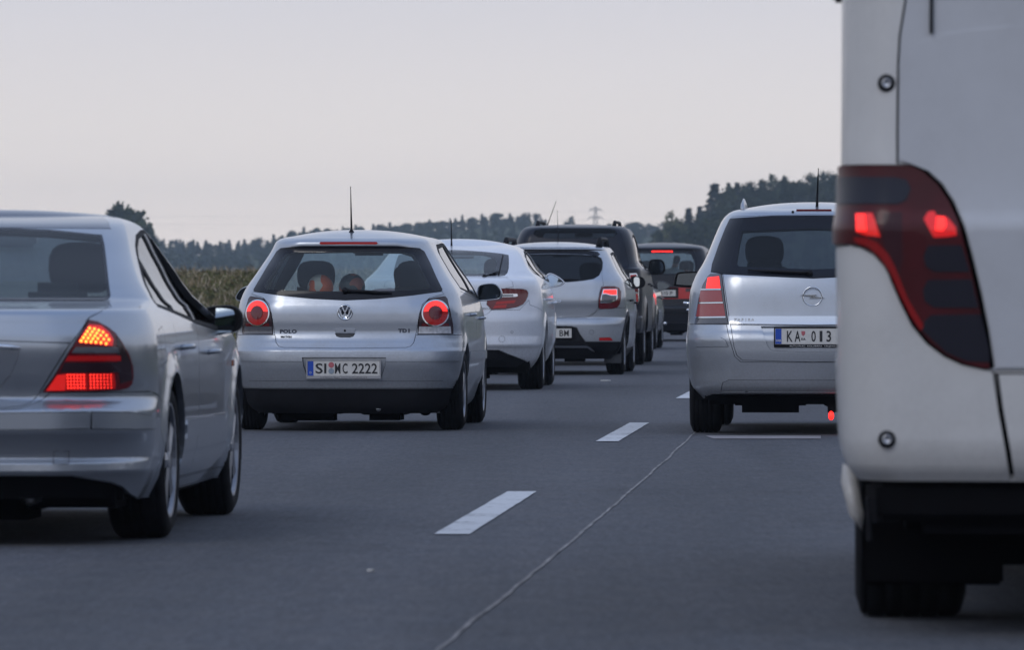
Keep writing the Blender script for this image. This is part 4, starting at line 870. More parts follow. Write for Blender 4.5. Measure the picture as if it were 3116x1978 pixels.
# ---- silver hatchback, middle of the picture
def build_hatchback():
    v = Vehicle('polo', 'hatchback', 'silver hatchback with round red tail lamps and a tall thin roof aerial', 'car', M['silver'])
    t = v.t; v.wind_z = (.96, 1.36)
    v.add('rear_bumper', v.rp([(-.8265, .30), (.8265, .30), (.8265, .691), (-.8265, .691)]), skirt=.02)
    v.panels.pop()
    bz = [(0, .69), (.826, .69)]
    q = v.rp([(0, .692), (.8259, .692)]) + v.side([(.45, .692), (.50, .60), (.42, .60), (.33, .50), (.32, .32)]) + v.rp([(.7749, .31), (0, .31)])
    v.add('rear_bumper', q + [(-a, b) for a, b in q[::-1]][1:-1], skirt=.02)
    q = v.rp([(0, .306), (.77, .306)]) + v.side([(.50, .306), (.45, .17), (.36, .125)]) + v.rp([(.659, .125), (0, .125)])
    v.add('rear_valance', q + [(-a, b) for a, b in q[::-1]][1:-1], M['plastic'], skirt=.02)
    v.add('bumper_seam', v.sym([(0, .362), (.70, .362), (.70, .3595), (0, .3595)]), M['under'], gap=0, off=-.004, skirt=.0)
    v.add('tailgate', v.sym(t['tailgate']), skirt=.02)
    v.add('window_border', v.sym(t['window_border']), M['frit'], gap=.003, off=.001)
    v.add('rear_window', v.sym(t['window']), M['glass'], gap=0, off=.001, skirt=0, glass=True)
    v.pair('tail_light', t['light'], M['lens_smoke'], off=.004, gap=.003)
    P = dict(zip('ring emblem handle polo tdi scoop brake ant wp wt tiny'.split(), t['points']))
    cx, cz = P['ring']
    v.pair('lamp_foot', [(.628, .775), (.728, .775), (.732, .754), (.545, .754), (.55, .775)], M['lens_red'], gap=0, off=.005, parent='tail_light', skirt=.002)
    v.panels[-2]['poly'] = v.panels[-2]['poly']
    v.pair('reverse_lens', t['reverse'], M['lens_clear'], gap=0, off=.005, parent='tail_light', skirt=.002)
    v.panels[-1]['mat'] = M['lens_grey']
    circ = lambda r, a0=0, a1=2*PI, n=40: [(cx + r*math.cos(a), cz + 1.04*r*math.sin(a)) for a in np.linspace(a0, a1, n)]
    v.pair('lamp_ring', circ(.092)[:-1], M['chrome'], gap=0, off=.009, parent='tail_light', skirt=.006)
    v.pair('lamp_lens', circ(.083)[:-1], M['lens_red2'], gap=0, off=.010, parent='tail_light', skirt=.004)
    v.pair('brake_arc', circ(.079, .12, PI-.12, 26) + circ(.050, PI-.25, .25, 20), M['lit_red'], gap=0, off=.012, parent='tail_light', skirt=.002)
    v.pair('lamp_centre', circ(.043)[:-1], M['lens_red'], gap=0, off=.014, parent='tail_light', skirt=.003)
    v.add('bumper_moulding', v.sym([(0, .553), (.79, .553), (.82, .548), (.82, .508), (.79, .502), (0, .500)]), off=.008, gap=.001)
    v.add('plate_recess', v.sym(t['recess']), off=-.022, gap=.002, skirt=.004)
    doors(v, .86, 1.86, 2.95, .20, (1.005, .925),
        [(.98,1.02),(.91,1.10),(1.0,1.29),(1.15,1.345),(1.8,1.362),(2.15,1.345),(2.55,1.15),(2.87,.955),(2.4,.95),(1.7,.985)],
        [([(1.06,1.035),(1.0,1.1),(1.08,1.27),(1.22,1.315),(1.78,1.335),(1.78,1.0)], None), ([(1.90,.99),(1.90,1.335),(2.12,1.317),(2.46,1.135),(2.76,.975)], None)])
    v.spair('sill', [(1.03,.126),(1.03,.196),(2.78,.196),(2.78,.126)])
    v.spair('side_moulding', [(1.06,.50),(1.06,.565),(2.88,.555),(2.88,.495)], off=.012, gap=.001)
    v.arches(); v.build(step=.045)
    v.wheel_set(.295, .185, .20, 5); v.underbody(.12, y0=.22)
    v.interior(belt=.90, yrow2=1.15, yrow1=1.95, shelf=(.75, .5, .93, .5), head_z=1.19)
    v.mirror(t['mirror_r'], 2.55, glassm='mirror_dark', body=v.paint, stalk=[(.70,.93),(.80,.925),(.80,.98),(.70,.985)], tilt=-.05)
    v.mirror(t['mirror_l'], 2.55, glassm='mirror_dark', body=v.paint, stalk=[(-.85,.94),(-.72,.94),(-.72,.98),(-.85,.98)], tilt=-.05)
    v.handles([(1.35, .83), (2.35, .80)])
    v.antenna((-.014, .80, v.roof_z(0, .80)-.002), (-.018, .77, 1.765), r=(.006, .0024), foot=.022)
    v.wiper((-.005, 1.012), (.335, .992), .011)
    # emblem
    ex, ez = 0, P['emblem'][1]; y = v.sk.yrear(0, ez)
    mb = MB(); mb.lathe([(y+.004, .058), (y-.004, .0575), (y-.010, .053), (y-.010, .049), (y-.006, .047), (y-.005, .001)], 40, 'y', (0, 0, ez))
    e = mb.build('emblem', M['chrome'], v.root, True)
    mb = MB(); mb.lathe([(y-.0055, .046), (y-.0056, .001)], 32, 'y', (0, 0, ez)); mb.build('emblem_ground', M['frit'], e)
    mb = MB()
    mb.stroke([(-.021, ez+.042), (-.0015, ez+.002), (0, ez+.002)], .0085, y-.012, y-.006); mb.stroke([(.021, ez+.042), (.0015, ez+.002)], .0085, y-.012, y-.006)
    mb.stroke([(-.040, ez+.024), (-.018, ez-.038), (0, ez-.006), (.018, ez-.038), (.040, ez+.024)], .0085, y-.012, y-.006)
    mb.build('emblem_letters', M['badge_light'], e)
    # boot handle
    hz = P['handle'][1]
    mb = MB(); y = v.sk.yrear(0, hz)
    mb.loops([[(a, y-d, b) for a, b in [(-.076, hz+.012), (-.068, hz+.019), (.068, hz+.019), (.076, hz+.012), (.070, hz-.016), (-.070, hz-.016)]] for d in (-.006, .010)][:1] +
             [[(a*.97, y-.012, hz+(b-hz)*.9) for a, b in [(-.076, hz+.012), (-.068, hz+.019), (.068, hz+.019), (.076, hz+.012), (.070, hz-.016), (-.070, hz-.016)]]])
    h = mb.build('boot_handle', v.paint, v.root)
    mb = MB(); mb.lathe([(y-.0125, .008), (y-.015, .007), (y-.015, .001)], 14, 'y', (0, 0, hz+.002)); mb.build('lock', M['under'], h)
    mb = MB(); mb.loops([[(a, v.sk.yrear(a, b)-o_, b) for a, b in [(-.074, hz-.018), (.074, hz-.018), (.060, hz-.040), (.035, hz-.047), (-.035, hz-.047), (-.060, hz-.040)]] for o_ in (-.004, .0012)]); mb.build('handle_scoop', M['plastic_grey'], h)
    v.letters('POLO', P['polo'][0]+.005, P['polo'][1], .036, 'badge_dark', bold=.0022); v.letters('TDI', P['tdi'][0]-.01, P['tdi'][1], .036, 'badge_dark', bold=.0022)
    v.letters('MATCH', P['tiny'][0], P['tiny'][1], .018, 'plastic_grey')
    # high brake lamp
    mb = MB(); bx = .212
    Ls = [[(x, v.sk.yrear(x, 1.355)-o_, z) for x, z in ((-bx, 1.352), (-bx+.01, 1.362), (bx-.01, 1.362), (bx, 1.352), (bx-.01, 1.344), (-bx+.01, 1.344))] for o_ in (-.02, .012)]
    mb.loops(Ls); mb.build('high_brake_lamp', M['lens_red2'], v.root)
    pl, y = v.plate(-.004, .452, .52, .11, off=-.008, texts=[('SI', -.1625, .078, .073), ('M', -.042, .039, .073), ('C', .011, .036, .073), ('2222', .152, .182, .073)], blue_txt='D', frame=(.018, 'ink'), frame_txt='AUTOHAUS  Siegen  WWW.AUTO-SIEGEN.DE', frame_mat='chrome_dull')
    for zz, m_ in ((.477, 'seal_red'), (.433, 'seal_grey')):
        mb = MB(); mb.lathe([(y-.0025, .0205), (y-.0042, .020), (y-.0042, .001)], 20, 'y', (-.092, 0, zz)); mb.build('seal', M[m_], pl)
    mb = MB(); mb.tube([(.22, .30, .165), (.24, .10, .16)], .018, 12); mb.build('exhaust', M['chrome_dull'], v.root, True)
    return v
# ---- dark-roofed silver saloon, near left
def build_saloon():
    v = Vehicle('sedan', 'saloon_car', 'silver saloon at the left edge with its brake lamps lit and front window open', 'car', M['silver_sedan'])
    t = v.t; v.wind_z = (.97, 1.31)
    q = v.rp([(0, .556), (.30, .553), (.40, .56), (.47, .585), (.51, .622), (.62, .624), (.78, .622), (.8949, .622)]) + v.side([(.47, .622), (.62, .60), (.72, .575)])
    q += v.side([(.72, .40), (.70, .25), (.66, .181)]) + v.rp([(.8199, .181), (.78, .235), (.74, .255), (.6, .285), (.3, .2866), (0, .287)])
    v.add('rear_bumper', q + [(-a, b) for a, b in q[::-1]][1:-1], skirt=.03)
    q = v.rp([(0, .286), (.3, .2856), (.6, .284), (.74, .254), (.78, .234), (.8199, .18), (0, .18)])
    v.add('rear_valance', q + [(-a, b) for a, b in q[::-1]][1:-1], M['under'], skirt=.0, off=-.05, gap=0)
    v.add('boot_lid', v.sym(t['boot']), skirt=.02)
    v.add('boot_lid', v.sym(t['boot_face']), skirt=.02, label='lower face of the boot lid')
    v.add('plate_recess', v.sym(t['recess']), off=-.02, gap=.001, skirt=.003, parent='boot_lid')
    v.add('roof_panel', v.sym([(0, 1.35), (.50, 1.35), (.56, 1.325), (.588, 1.292), (.33, 1.294), (0, 1.298)]), M['roof_dark'], gap=.003, off=.001)
    v.add('window_border', v.sym(t['window_border']), M['frit'], off=.002)
    v.add('rear_window', v.sym(t['window']), M['glass_dark'], gap=0, off=.002, skirt=0, glass=True)
    v.pair('tail_light', t['light'], M['lens_red'], off=.006, gap=.003, label='red tail lamp with glowing diodes')
    kw = dict(gap=0, parent='tail_light', skirt=.002)
    v.pair('smoked_zone', [(.760, .85), (.785, .81), (.812, .74), (.815, .67), (.772, .655), (.765, .74)], M['lens_smoke'], off=.007, **kw)
    v.pair('smoked_strip', t['strip_a'], M['lens_grey'], off=.008, **kw); v.pair('red_strip', t['strip_b'], M['lit_faint'], off=.008, **kw)
    v.pair('smoked_strip', t['strip_c'], M['lens_smoke'], off=.008, **kw)
    v.pair('diode_field', t['led_field'], M['lit_dim'], off=.008, **kw)
    v.pair('reflector_field', t['lit_dim'], M['lit_dim'], off=.008, **kw); v.pair('reflector_field', t['lit_low1'], M['lit_field'], off=.009, **kw); v.pair('reflector_field', t['lit_low2'], M['lit_field'], off=.009, **kw)
    v.add('bumper_moulding', v.sym(t['mould_c']), off=.010, gap=.0025, parent='rear_bumper')
    v.pair('bumper_moulding', t['mould_r'], off=.010, gap=.0025, parent='rear_bumper')
    v.spair('fuel_flap', [(.70,.72),(.70,.87),(.88,.885),(.90,.74)], gap=.0025)
    doors(v, 1.28, 2.15, 3.27, .235, (.955, .85),
        [(1.06,.963),(1.25,1.06),(1.48,1.155),(1.66,1.225),(1.84,1.268),(2.1,1.292),(2.4,1.296),(2.68,1.262),(3.08,1.05),(3.38,.845),(2.9,.855),(2.2,.885),(1.6,.925)],
        [([(1.16,.978),(1.31,1.05),(1.50,1.13),(1.50,.955)], 'glass_side'), ([(1.58,.948),(1.58,1.168),(1.72,1.215),(1.88,1.250),(2.08,1.268),(2.08,.915)], 'glass_side')])
    v.spair('open_window', [(2.24,.905),(2.24,1.272),(2.38,1.272),(2.64,1.24),(3.02,1.03),(3.26,.865)], void=True, gap=0)
    v.spair('pillar_trim', [(2.14,.905),(2.14,1.275),(2.165,1.275),(2.165,.905)], M['chrome_dull'], gap=0, off=.001, skirt=.002)
    v.spair('sill', [(1.48,.184),(1.48,.230),(3.6,.230),(3.6,.184)])
    v.spair('side_moulding', [(1.50,.405),(1.50,.485),(3.22,.485),(3.22,.405)], off=.012, gap=.0015)
    v.arches(); v.build(step=.042); v.parts['roof'][0][0].data.materials[0] = M['roof_dark']
    v.wheel_set(.325, .235, .235, 5, inset_=-.005); v.underbody(.14, y0=.3)
    v.interior(belt=.93, yrow2=1.55, yrow1=2.35, shelf=(1.15, .6, .95, .62), head_z=1.20, cloth=M['cloth_grey'])
    v.mirror(t['mirror'], 3.05, glassm='mirror', body=M['plastic'], stalk=[(.74,.905),(.83,.90),(.83,.945),(.74,.95)], gout=t['mirror_glass'], tilt=.03, yaw=-.42)
    v.mirror([(-x, z) for x, z in t['mirror']][::-1], 3.05, body=M['plastic'], gout=[(-x, z) for x, z in t['mirror_glass']][::-1])
    for side in (1, -1):
        pass
    v.handles([(1.55, .79), (2.62, .76)], out=.035)
    # diodes: each one a lens of its own on both lamps
    lamps = v.parts['tail_light']
    for o, cx in lamps:
        sg = 1 if cx > 0 else -1
        for (x, z) in t['leds']:
            c = v.rs(x, z, .010); mb = MB(); r = .0062
            mb.lathe([(.001, r), (-.002, r*.92), (-.004, r*.6), (-.0045, .0004)], 10, 'y', (sg*c.x, c.y, c.z)); mb.build('diode', M['lit_led'], o, True)
        mb = MB()
        for row in range(5):
            z = .640 + row*.0130
            for k in range(14):
                x = .583 + k*.0124
                if abs(x-.6585) < .003: continue
                c = v.rs(x, z, .0125); r = .0036
                mb.add([(sg*(c.x+r*math.cos(a)), c.y, c.z + r*math.sin(a)) for a in np.linspace(0, 2*PI, 7)[:-1]], [tuple(range(6))])
        g = mb.build('reflector_grid', M['lit_hot'], o); g['kind'] = 'stuff'
    # grip bar over the plate and bumper details
    mb = MB(); P = [v.rs(x, .814 - .012*(abs(x)/.40)**3, .022) for x in np.linspace(-.40, .40, 17)]; mb.tube(P, [.004] + [.010]*15 + [.004], 8); mb.build('boot_grip', M['chrome'], v.root, True)
    v.plate(0, .70, .52, .11, off=.004)
    for x, w_ in ((.56, .052),):
        mb = MB()
        for a, b in (((x-.03, .385), (x+.03, .385)), ((x+.03, .385), (x+.03, .335)), ((x-.03, .335), (x-.03, .385)), ((x-.03, .335), (x+.03, .335))):
            mb.tube([v.rs(a[0], a[1], .0005), v.rs(b[0], b[1], .0005)], .0014, 5)
        mb.build('tow_cover', M['plastic_grey'], v.root)
    mb = MB(); mb.tube([(.42, .45, .20), (.42, .16, .20)], .035, 16, False); mb.tube([(.42, .3, .20), (.42, .17, .20)], .030, 16); mb.build('exhaust', M['chrome_dull'], v.root, True)
    # side repeater
    mb = MB(); x = float(v.sk.wside(3.75, .66)); mb.box((x+.002, 3.62, .70), (.008, .07, .03), bev=.003); mb.build('side_repeater', mat('amber_lens', (.5, .12, .02), .2, coat=1), v.root)
    return v
# ---- white liftback
def build_liftback():
    v = Vehicle('liftback', 'liftback_car', 'pale silver liftback with wide dark red lamps, between the hatchback and the crossover', 'car', M['silver_light'])
    t = v.t; v.wind_z = (1.06, 1.40)
    q = v.rp([(0, .757), (.35, .757), (.43, .80), (.70, .80), (.79, .90), (.80, .85)]) + v.side([(.60,.78),(.72,.68)]) + v.side([(.66,.5),(.58,.36),(.45,.262)]) + v.rp([(.8, .256), (.74, .30), (.66, .335), (.58, .365), (.50, .405), (0, .407)])
    v.add('rear_bumper', q + [(-a, b) for a, b in q[::-1]][1:-1], skirt=.03)
    q = v.rp([(0, .405), (.50, .402), (.58, .363), (.66, .333), (.74, .298), (.80, .254), (.78, .22), (0, .22)])
    v.add('diffuser', q + [(-a, b) for a, b in q[::-1]][1:-1], M['plastic'], skirt=.02, off=-.015, gap=0)
    v.add('tailgate', v.sym(t['tailgate']), skirt=.02)
    v.add('window_border', v.sym(t['window_border']), M['frit'], off=.002)
    v.add('rear_window', v.sym(t['window']), M['glass'], gap=0, off=.002, skirt=0, glass=True)
    v.pair('tail_light', t['light'], M['lens_red'], off=.006, gap=.003)
    kw = dict(gap=0, parent='tail_light', skirt=.002)
    v.pair('lamp_chrome', t['chrome'], M['chrome'], off=.010, **kw); v.pair('lamp_core', t['chrome_in'], M['lens_grey'], off=.011, **kw)
    v.pair('red_reflector', t['red1'], M['lens_red2'], off=.008, **kw); v.pair('red_reflector', t['red2'], M['lens_red2'], off=.008, **kw)
    doors(v, 1.25, 2.15, 3.3, .30, (1.10, 1.065),
        [(.98,1.16),(1.1,1.24),(1.45,1.34),(1.9,1.39),(2.3,1.40),(2.7,1.37),(3.1,1.22),(3.38,1.07),(2.3,1.085),(1.5,1.11)],
        [([(1.12,1.17),(1.2,1.23),(1.42,1.295),(1.42,1.135)], None), ([(1.47,1.13),(1.47,1.31),(1.9,1.362),(2.1,1.372),(2.1,1.11)], None), ([(2.2,1.105),(2.2,1.372),(2.32,1.375),(2.66,1.345),(3.02,1.21),(3.22,1.095)], None)])
    v.spair('sill', [(1.42,.225),(1.42,.295),(3.42,.295),(3.42,.225)])
    v.arches(); v.build(step=.055)
    v.wheel_set(.335, .245, .24, 5); v.underbody(.16, y0=.35)
    v.interior(belt=1.0, yrow2=1.7, yrow1=2.5, shelf=(1.2, .6, 1.03, .6), head_z=1.28, cloth=M['cloth_grey'])
    v.mirror(t['mirror_r'], 3.1, body=v.paint, stalk=t['stalk'], tilt=.0, yaw=-.14)
    v.mirror([(-x, z) for x, z in t['mirror_r']][::-1], 3.1, body=v.paint, stalk=[(-x, z) for x, z in t['stalk']][::-1])
    v.handles([(1.6, .90), (2.65, .86)], out=.04)
    v.antenna((-.05, 1.5, v.roof_z(0, 1.5)-.04), (-.053, 1.48, 1.70), r=(.008, .0035), foot=.022)
    w_ = t['wiper']; v.wiper((.345, 1.132), (.49, 1.185), .008, blade=[(.497, 1.345), (.482, 1.152)], off=.03)
    v.letters('INSIGNIA', .33, .812, .026, 'chrome_dull')
    for (x, z, r) in ((t['points'][0][0], t['points'][0][1], .030), (t['points'][1][0], t['points'][1][1], .011)):
        mb = MB(); mb.tube([v.rs(x + r*math.cos(a), z + r*math.sin(a), .0006) for a in np.linspace(0, 2*PI, 25)], .0012, 5, False); mb.build('sensor_ring', M['plastic_grey'], v.root)
    v.plate(0, .62, .52, .11, off=.006)
    return v
# ---- silver crossover
def build_crossover():
    v = Vehicle('crossover', 'crossover_car', 'silver crossover with black cladding, roof rails and a diamond badge on its tailgate', 'car', M['silver_cross'])
    t = v.t; v.wind_z = (1.08, 1.46)
    q = v.rp([(0, .664), (.42, .664), (.49, .69), (.56, .755), (.59, .768), (.70, .77), (.80, .78)]) + v.side([(.50,.78),(.56,.70),(.45,.62),(.36,.47),(.32,.386)]) + v.rp([(.8, .386), (.44, .386), (.42, .39), (.36, .47), (.32, .553), (.26, .568), (0, .57)])
    v.add('rear_bumper', q + [(-a, b) for a, b in q[::-1]][1:-1], skirt=.02)
    q = v.rp([(0, .567), (.26, .565), (.318, .55), (.358, .468), (.42, .386), (.8, .384)]) + v.side([(.34,.384),(.46,.18)]) + v.rp([(.71, .18), (0, .18)])
    v.add('lower_bumper', q + [(-a, b) for a, b in q[::-1]][1:-1], M['plastic'], skirt=.02, off=-.006)
    v.add('skid_plate', v.sym([(0, .345), (.43, .345), (.47, .325), (.52, .275), (.49, .285), (.44, .32), (0, .322)]), M['chrome_dull'], off=.012, gap=0, parent='lower_bumper')
    v.add('tailgate', v.sym(t['tailgate']), skirt=.02)
    v.add('spoiler_lip', v.sym([(0, 1.448)] + [(x, z-.003) for x, z in t['spoiler'][1:5]] + [(.39, 1.40), (0, 1.41)]), M['frit'], off=.0, gap=.0)
    v.add('rear_window', v.sym(t['window']), M['glass_tint'], gap=.003, off=.001, skirt=.006, glass=True)
    v.pair('tail_light', t['light'], M['lens_red'], off=.008, gap=.003)
    kw = dict(gap=0, parent='tail_light', skirt=.002)
    v.pair('lamp_frame', t['ring'], M['chrome'], off=.011, **kw); v.pair('brake_lens', t['lit'], M['lit_red'], off=.012, **kw); v.pair('clear_lens', t['clear'], M['lens_grey'], off=.012, **kw)
    v.pair('reflector', t['reflector'], M['lens_red2'], off=.003, gap=.002)
    (yc, zc, ra) = v.sk.wheels[0]
    for (yc, zc, ra) in v.sk.wheels:
        v.spair('arch_cladding', [(yc + (ra+.055)*math.cos(a), zc + (ra+.055)*math.sin(a)) for a in np.linspace(-.2, PI+.2, 30)], M['plastic'], off=.008, gap=.001)
    doors(v, .95, 1.93, 3.0, .30, (1.045, .985),
        [(.86,1.06),(.84,1.15),(.98,1.35),(1.15,1.415),(1.9,1.435),(2.25,1.42),(2.65,1.22),(2.95,1.0),(1.9,1.01)],
        [([(1.0,1.08),(.98,1.15),(1.08,1.33),(1.2,1.385),(1.85,1.405),(1.85,1.04)], None), ([(1.97,1.03),(1.97,1.405),(2.2,1.39),(2.55,1.21),(2.8,1.03)], None)])
    v.spair('sill', [(1.17,.185),(1.17,.295),(2.93,.295),(2.93,.185)], M['plastic'], off=.01)
    v.arches(); v.build(step=.055)
    v.wheel_set(.32, .205, .205, 5); v.underbody(.20, y0=.3)
    v.interior(belt=.98, yrow2=1.3, yrow1=2.1, head_z=1.27)
    v.mirror(t['mirror_r'], 2.6, body=M['plastic'], stalk=t['stalk'], gout=t['mirror_g'], tilt=.04)
    v.mirror([(-x, z) for x, z in t['mirror_r']][::-1], 2.6, body=M['plastic'], stalk=[(-x, z) for x, z in t['stalk']][::-1])
    v.handles([(1.45, .86), (2.45, .83)], M['plastic'])
    v.rail(.545, .66, 2.0, 0, .075, .026)
    v.wiper((.0, 1.10), (.33, 1.105), .016)
    v.antenna((-.02, 2.0, v.roof_z(0, 2.0)-.005), (-.03, 1.95, 1.93), r=(.004, .002), foot=.012)
    # diamond badge
    bx, bz = 0, t['points'][1][1]; mb = MB()
    y = v.sk.yrear(0, bz)
    Ls = []
    for k, dy in ((1, .002), (.92, -.014), (.62, -.018), (.45, -.006), (.40, -.004)):
        Ls.append([(k*.048*a, y+dy, bz + k*.066*b) for a, b in ((0, 1), (1, 0), (0, -1), (-1, 0))])
    mb.loops(Ls, True, False); mb.build('emblem', M['chrome'], v.root)
    v.letters('SANDERO', 0, t['points'][2][1], .040, 'chrome', sx=1.3)
    mb = MB(); mb.tube([v.rs(t['points'][0][0] + .026*math.cos(a), t['points'][0][1] + .026*math.sin(a), .0006) for a in np.linspace(0, 2*PI, 25)], .0014, 5, False); mb.build('sensor_ring', M['plastic_grey'], v.root)
    v.plate(0, .487, .52, .11, off=.006, texts=[('7', .062, .042, .072), ('B', .142, .044, .072), ('M', .200, .054, .072)], blue_txt='RO', frame=(.006, None))
    for sg in (1, -1):
        mb = MB(); mb.box((sg*.715, .395, .20), (.20, .012, .13), bev=.004); mb.build('mudflap', M['plastic_grey'], v.root)
    return v
# ---- black pickup with a canopy
def build_pickup():
    v = Vehicle('pickup', 'pickup_truck', 'black pickup with a canopy over its bed and an oval rear window', 'pickup', M['black_paint'])
    t = v.t; v.wind_z = (1.2, 1.76)
    v.add('tailgate', v.sym([(0, 1.245), (.70, 1.245), (.70, .66), (0, .66)]), skirt=.02)
    v.add('rear_bumper', v.sym([(0, .63), (.878, .63), (.86, .43), (0, .43)]), M['plastic_grey'], gap=.004)
    v.add('canopy_hatch', v.sym([(0, 1.785), (.50, 1.775), (.58, 1.747), (.63, 1.65), (.685, 1.45), (.72, 1.27), (0, 1.27)]), gap=.006, skirt=.02)
    v.add('canopy_window', v.rp([(x, z) for x, z in t['oval']]), M['glass_tint'], gap=.003, glass=True, off=.003)
    v.pair('tail_light', t['light'], M['chrome'], off=.004, gap=.002)
    kw = dict(gap=0, parent='tail_light', skirt=.002)
    v.pair('red_lens', t['light_red'], M['lens_red2'], off=.009, **kw); v.pair('red_lens', [(.755,.93),(.83,.93),(.835,.82),(.80,.78)], M['lens_red2'], off=.009, **kw); v.pair('brake_lens', [(.77,1.00),(.835,1.00),(.837,.95),(.775,.95)], M['lens_red'], off=.009, **kw)
    v.spair('canopy_glass', [(.50,1.33),(.62,1.60),(1.75,1.66),(1.75,1.33)], M['glass_tint'], glass=True, off=.002)
    doors(v, 2.05, 2.95, 3.9, .50, (1.20, 1.16), [(2.05,1.24),(2.05,1.66),(2.3,1.70),(2.95,1.71),(3.4,1.5),(3.8,1.21)],
        [([(2.12,1.27),(2.12,1.64),(2.3,1.67),(2.8,1.68),(2.8,1.25)], None), ([(2.92,1.25),(2.92,1.67),(3.3,1.48),(3.6,1.25)], None)])
    v.arches(); v.build(step=.065)
    v.wheel_set(.37, .25, .22, 6, inset_=-.01); v.underbody(.32, y0=.3)
    v.interior(belt=1.2, yrow2=2.3, yrow1=3.0, head_z=1.5)
    for sg in (1, -1): v.mirror([(sg*x, z) for x, z in t['mirror_r']][::sg], 3.3, body=M['plastic'], glassm='mirror_dark', stalk=[(sg*x, z) for x, z in t['stalk']][::sg], gscale=.8, tilt=-.04)
    v.handles([(2.35, 1.05), (3.15, 1.03)])
    v.rail(.50, .95, 2.4, 0, .05, .02)
    v.antenna((-.47, 2.5, v.roof_z(.47, 2.5)), (t['ant'][1][0], 2.5, t['ant'][1][1]), r=(.005, .003), foot=.016)
    mb = MB(); mb.tube([(-.7, .02, .52), (.7, .02, .52)], .035, 10); mb.build('step_bar', M['chrome_dull'], v.root, True)
    return v
# ---- dark grey car beyond the pickup
def build_darkcar():
    v = Vehicle('darksedan', 'dark_saloon', 'dark grey car mostly hidden beyond the black pickup, only its right side and mirror showing', 'car', M['dark_grey_paint'])
    t = v.t; v.wind_z = (.98, 1.28)
    v.add('boot_lid', v.sym([(0, 1.0), (.62, .99), (.60, .62), (0, .62)]))
    v.add('rear_window', v.sym([(0, 1.26), (.46, 1.25), (.60, 1.02), (0, 1.02)]), M['glass_tint'], glass=True)
    v.pair('tail_light', [(.63,.93),(.84,.91),(.845,.72),(.63,.70)], M['lit_dim'], off=.006)
    v.pair('brake_lens', [(.79,.88),(.83,.88),(.835,.84),(.79,.84)], M['lit_red'], off=.009, gap=0, parent='tail_light', skirt=.002)
    doors(v, 1.0, 1.95, 3.0, .28, (.97, .93), [(.95,1.0),(1.2,1.18),(1.5,1.25),(2.2,1.26),(2.9,.97),(1.9,.965)], [([(1.05,1.01),(1.25,1.16),(1.5,1.225),(1.9,1.235),(1.9,.985)], None), ([(2.0,.985),(2.0,1.235),(2.2,1.235),(2.75,.985)], None)])
    v.arches(); v.build(step=.08)
    v.wheel_set(.31, .20, .20, 5); v.underbody(.15); v.interior(belt=.93, yrow2=1.4, yrow1=2.2, head_z=1.15)
    for sg in (1, -1): v.mirror([(sg*x*1.0, z-.06) for x, z in t['mirror_r']][::sg], 2.9, body=M['black_paint'], glassm='mirror_dark', gscale=.86)
    v.handles([(1.4, .84), (2.4, .82)])
    return v
# ---- dark people carrier with the red band
def build_van():
    v = Vehicle('van', 'minivan', 'dark people carrier with red reflector band and lit high brake lamp, farthest ahead', 'car', M['navy_paint'])
    t = v.t; v.wind_z = (1.15, 1.70)
    v.add('tailgate', v.sym([(0, 1.735), (.64, 1.725), (.70, 1.60), (.74, 1.3), (.76, 1.0), (.76, .66), (0, .66)]), skirt=.02)
    v.add('rear_bumper', v.sym([(0, .65), (.89, .65), (.86, .34), (0, .34)]), gap=.004)
    v.add('bumper_strip', v.sym([(0, .56), (.885, .56), (.885, .50), (0, .50)]), M['plastic'], gap=.002, off=.006)
    v.add('window_border', v.sym(t['window_border']), M['frit'], off=.001)
    v.add('rear_window', v.sym(t['window']), M['glass'], gap=0, off=.001, skirt=0, glass=True)
    v.add('reflector_band', v.sym([(0, .992), (.5, .988), (.76, .98), (.76, .78), (0, .777)]), M['lens_red2'], off=.004, gap=.003)
    v.add('plate_recess', v.sym([(0, .985), (.31, .985), (.31, .79), (0, .79)]), M['plastic'], off=-.01, gap=0)
    v.pair('tail_light', [(.77,.985),(.895,.97),(.9,.79),(.77,.78)], M['lens_red2'], off=.006)
    v.pair('smoked_zone', [(.44,.975),(.60,.972),(.60,.91),(.44,.91)], M['lens_smoke'], gap=0, off=.006, parent='reflector_band', skirt=.002)
    doors(v, 1.1, 2.2, 3.4, .30, (1.15, 1.08), [(.62,1.25),(.66,1.55),(.8,1.63),(2.6,1.67),(3.0,1.5),(3.4,1.12),(2.2,1.16)],
        [([(.72,1.27),(.76,1.54),(.9,1.60),(1.35,1.61),(1.35,1.24)], None), ([(1.42,1.22),(1.42,1.61),(2.15,1.64),(2.15,1.19)], None), ([(2.25,1.19),(2.25,1.64),(2.55,1.64),(2.9,1.48),(3.2,1.16)], None)])
    v.arches(); v.build(step=.07)
    v.wheel_set(.31, .2, .2, 6); v.underbody(.16)
    v.interior(belt=1.14, yrow2=1.9, yrow1=2.7, head_z=1.45, rear_w=.68)
    for sg in (1, -1): v.mirror([(sg*x, z+.12) for x, z in TR['mpv']['mirror_l']][::sg][::-1], 2.9, body=M['black_paint'], glassm='mirror_dark')
    mb = MB(); Ls = [[(x, v.sk.yrear(x, 1.65)-o_, z) for x, z in ((-.195, 1.652), (-.19, 1.663), (.19, 1.663), (.195, 1.652), (.19, 1.641), (-.19, 1.641))] for o_ in (-.01, .008)]
    mb.loops(Ls); mb.build('high_brake_lamp', M['lit_hot_red'], v.root)
    v.plate(.0, .885, .52, .112, off=.004, texts=[('3310', .025, .185, .068), ('P', .178, .048, .068)], blue=False)
    mb = MB(); mb.tube([(-.02, .25, .33), (.08, -.01, .33)], .03, 12); mb.build('exhaust', M['chrome'], v.root, True)
    return v
M['lit_hot_red'] = mat('lit_brake_bar', (.5, .05, .02), .3, emit=(1, .014, .012), es=3.0)
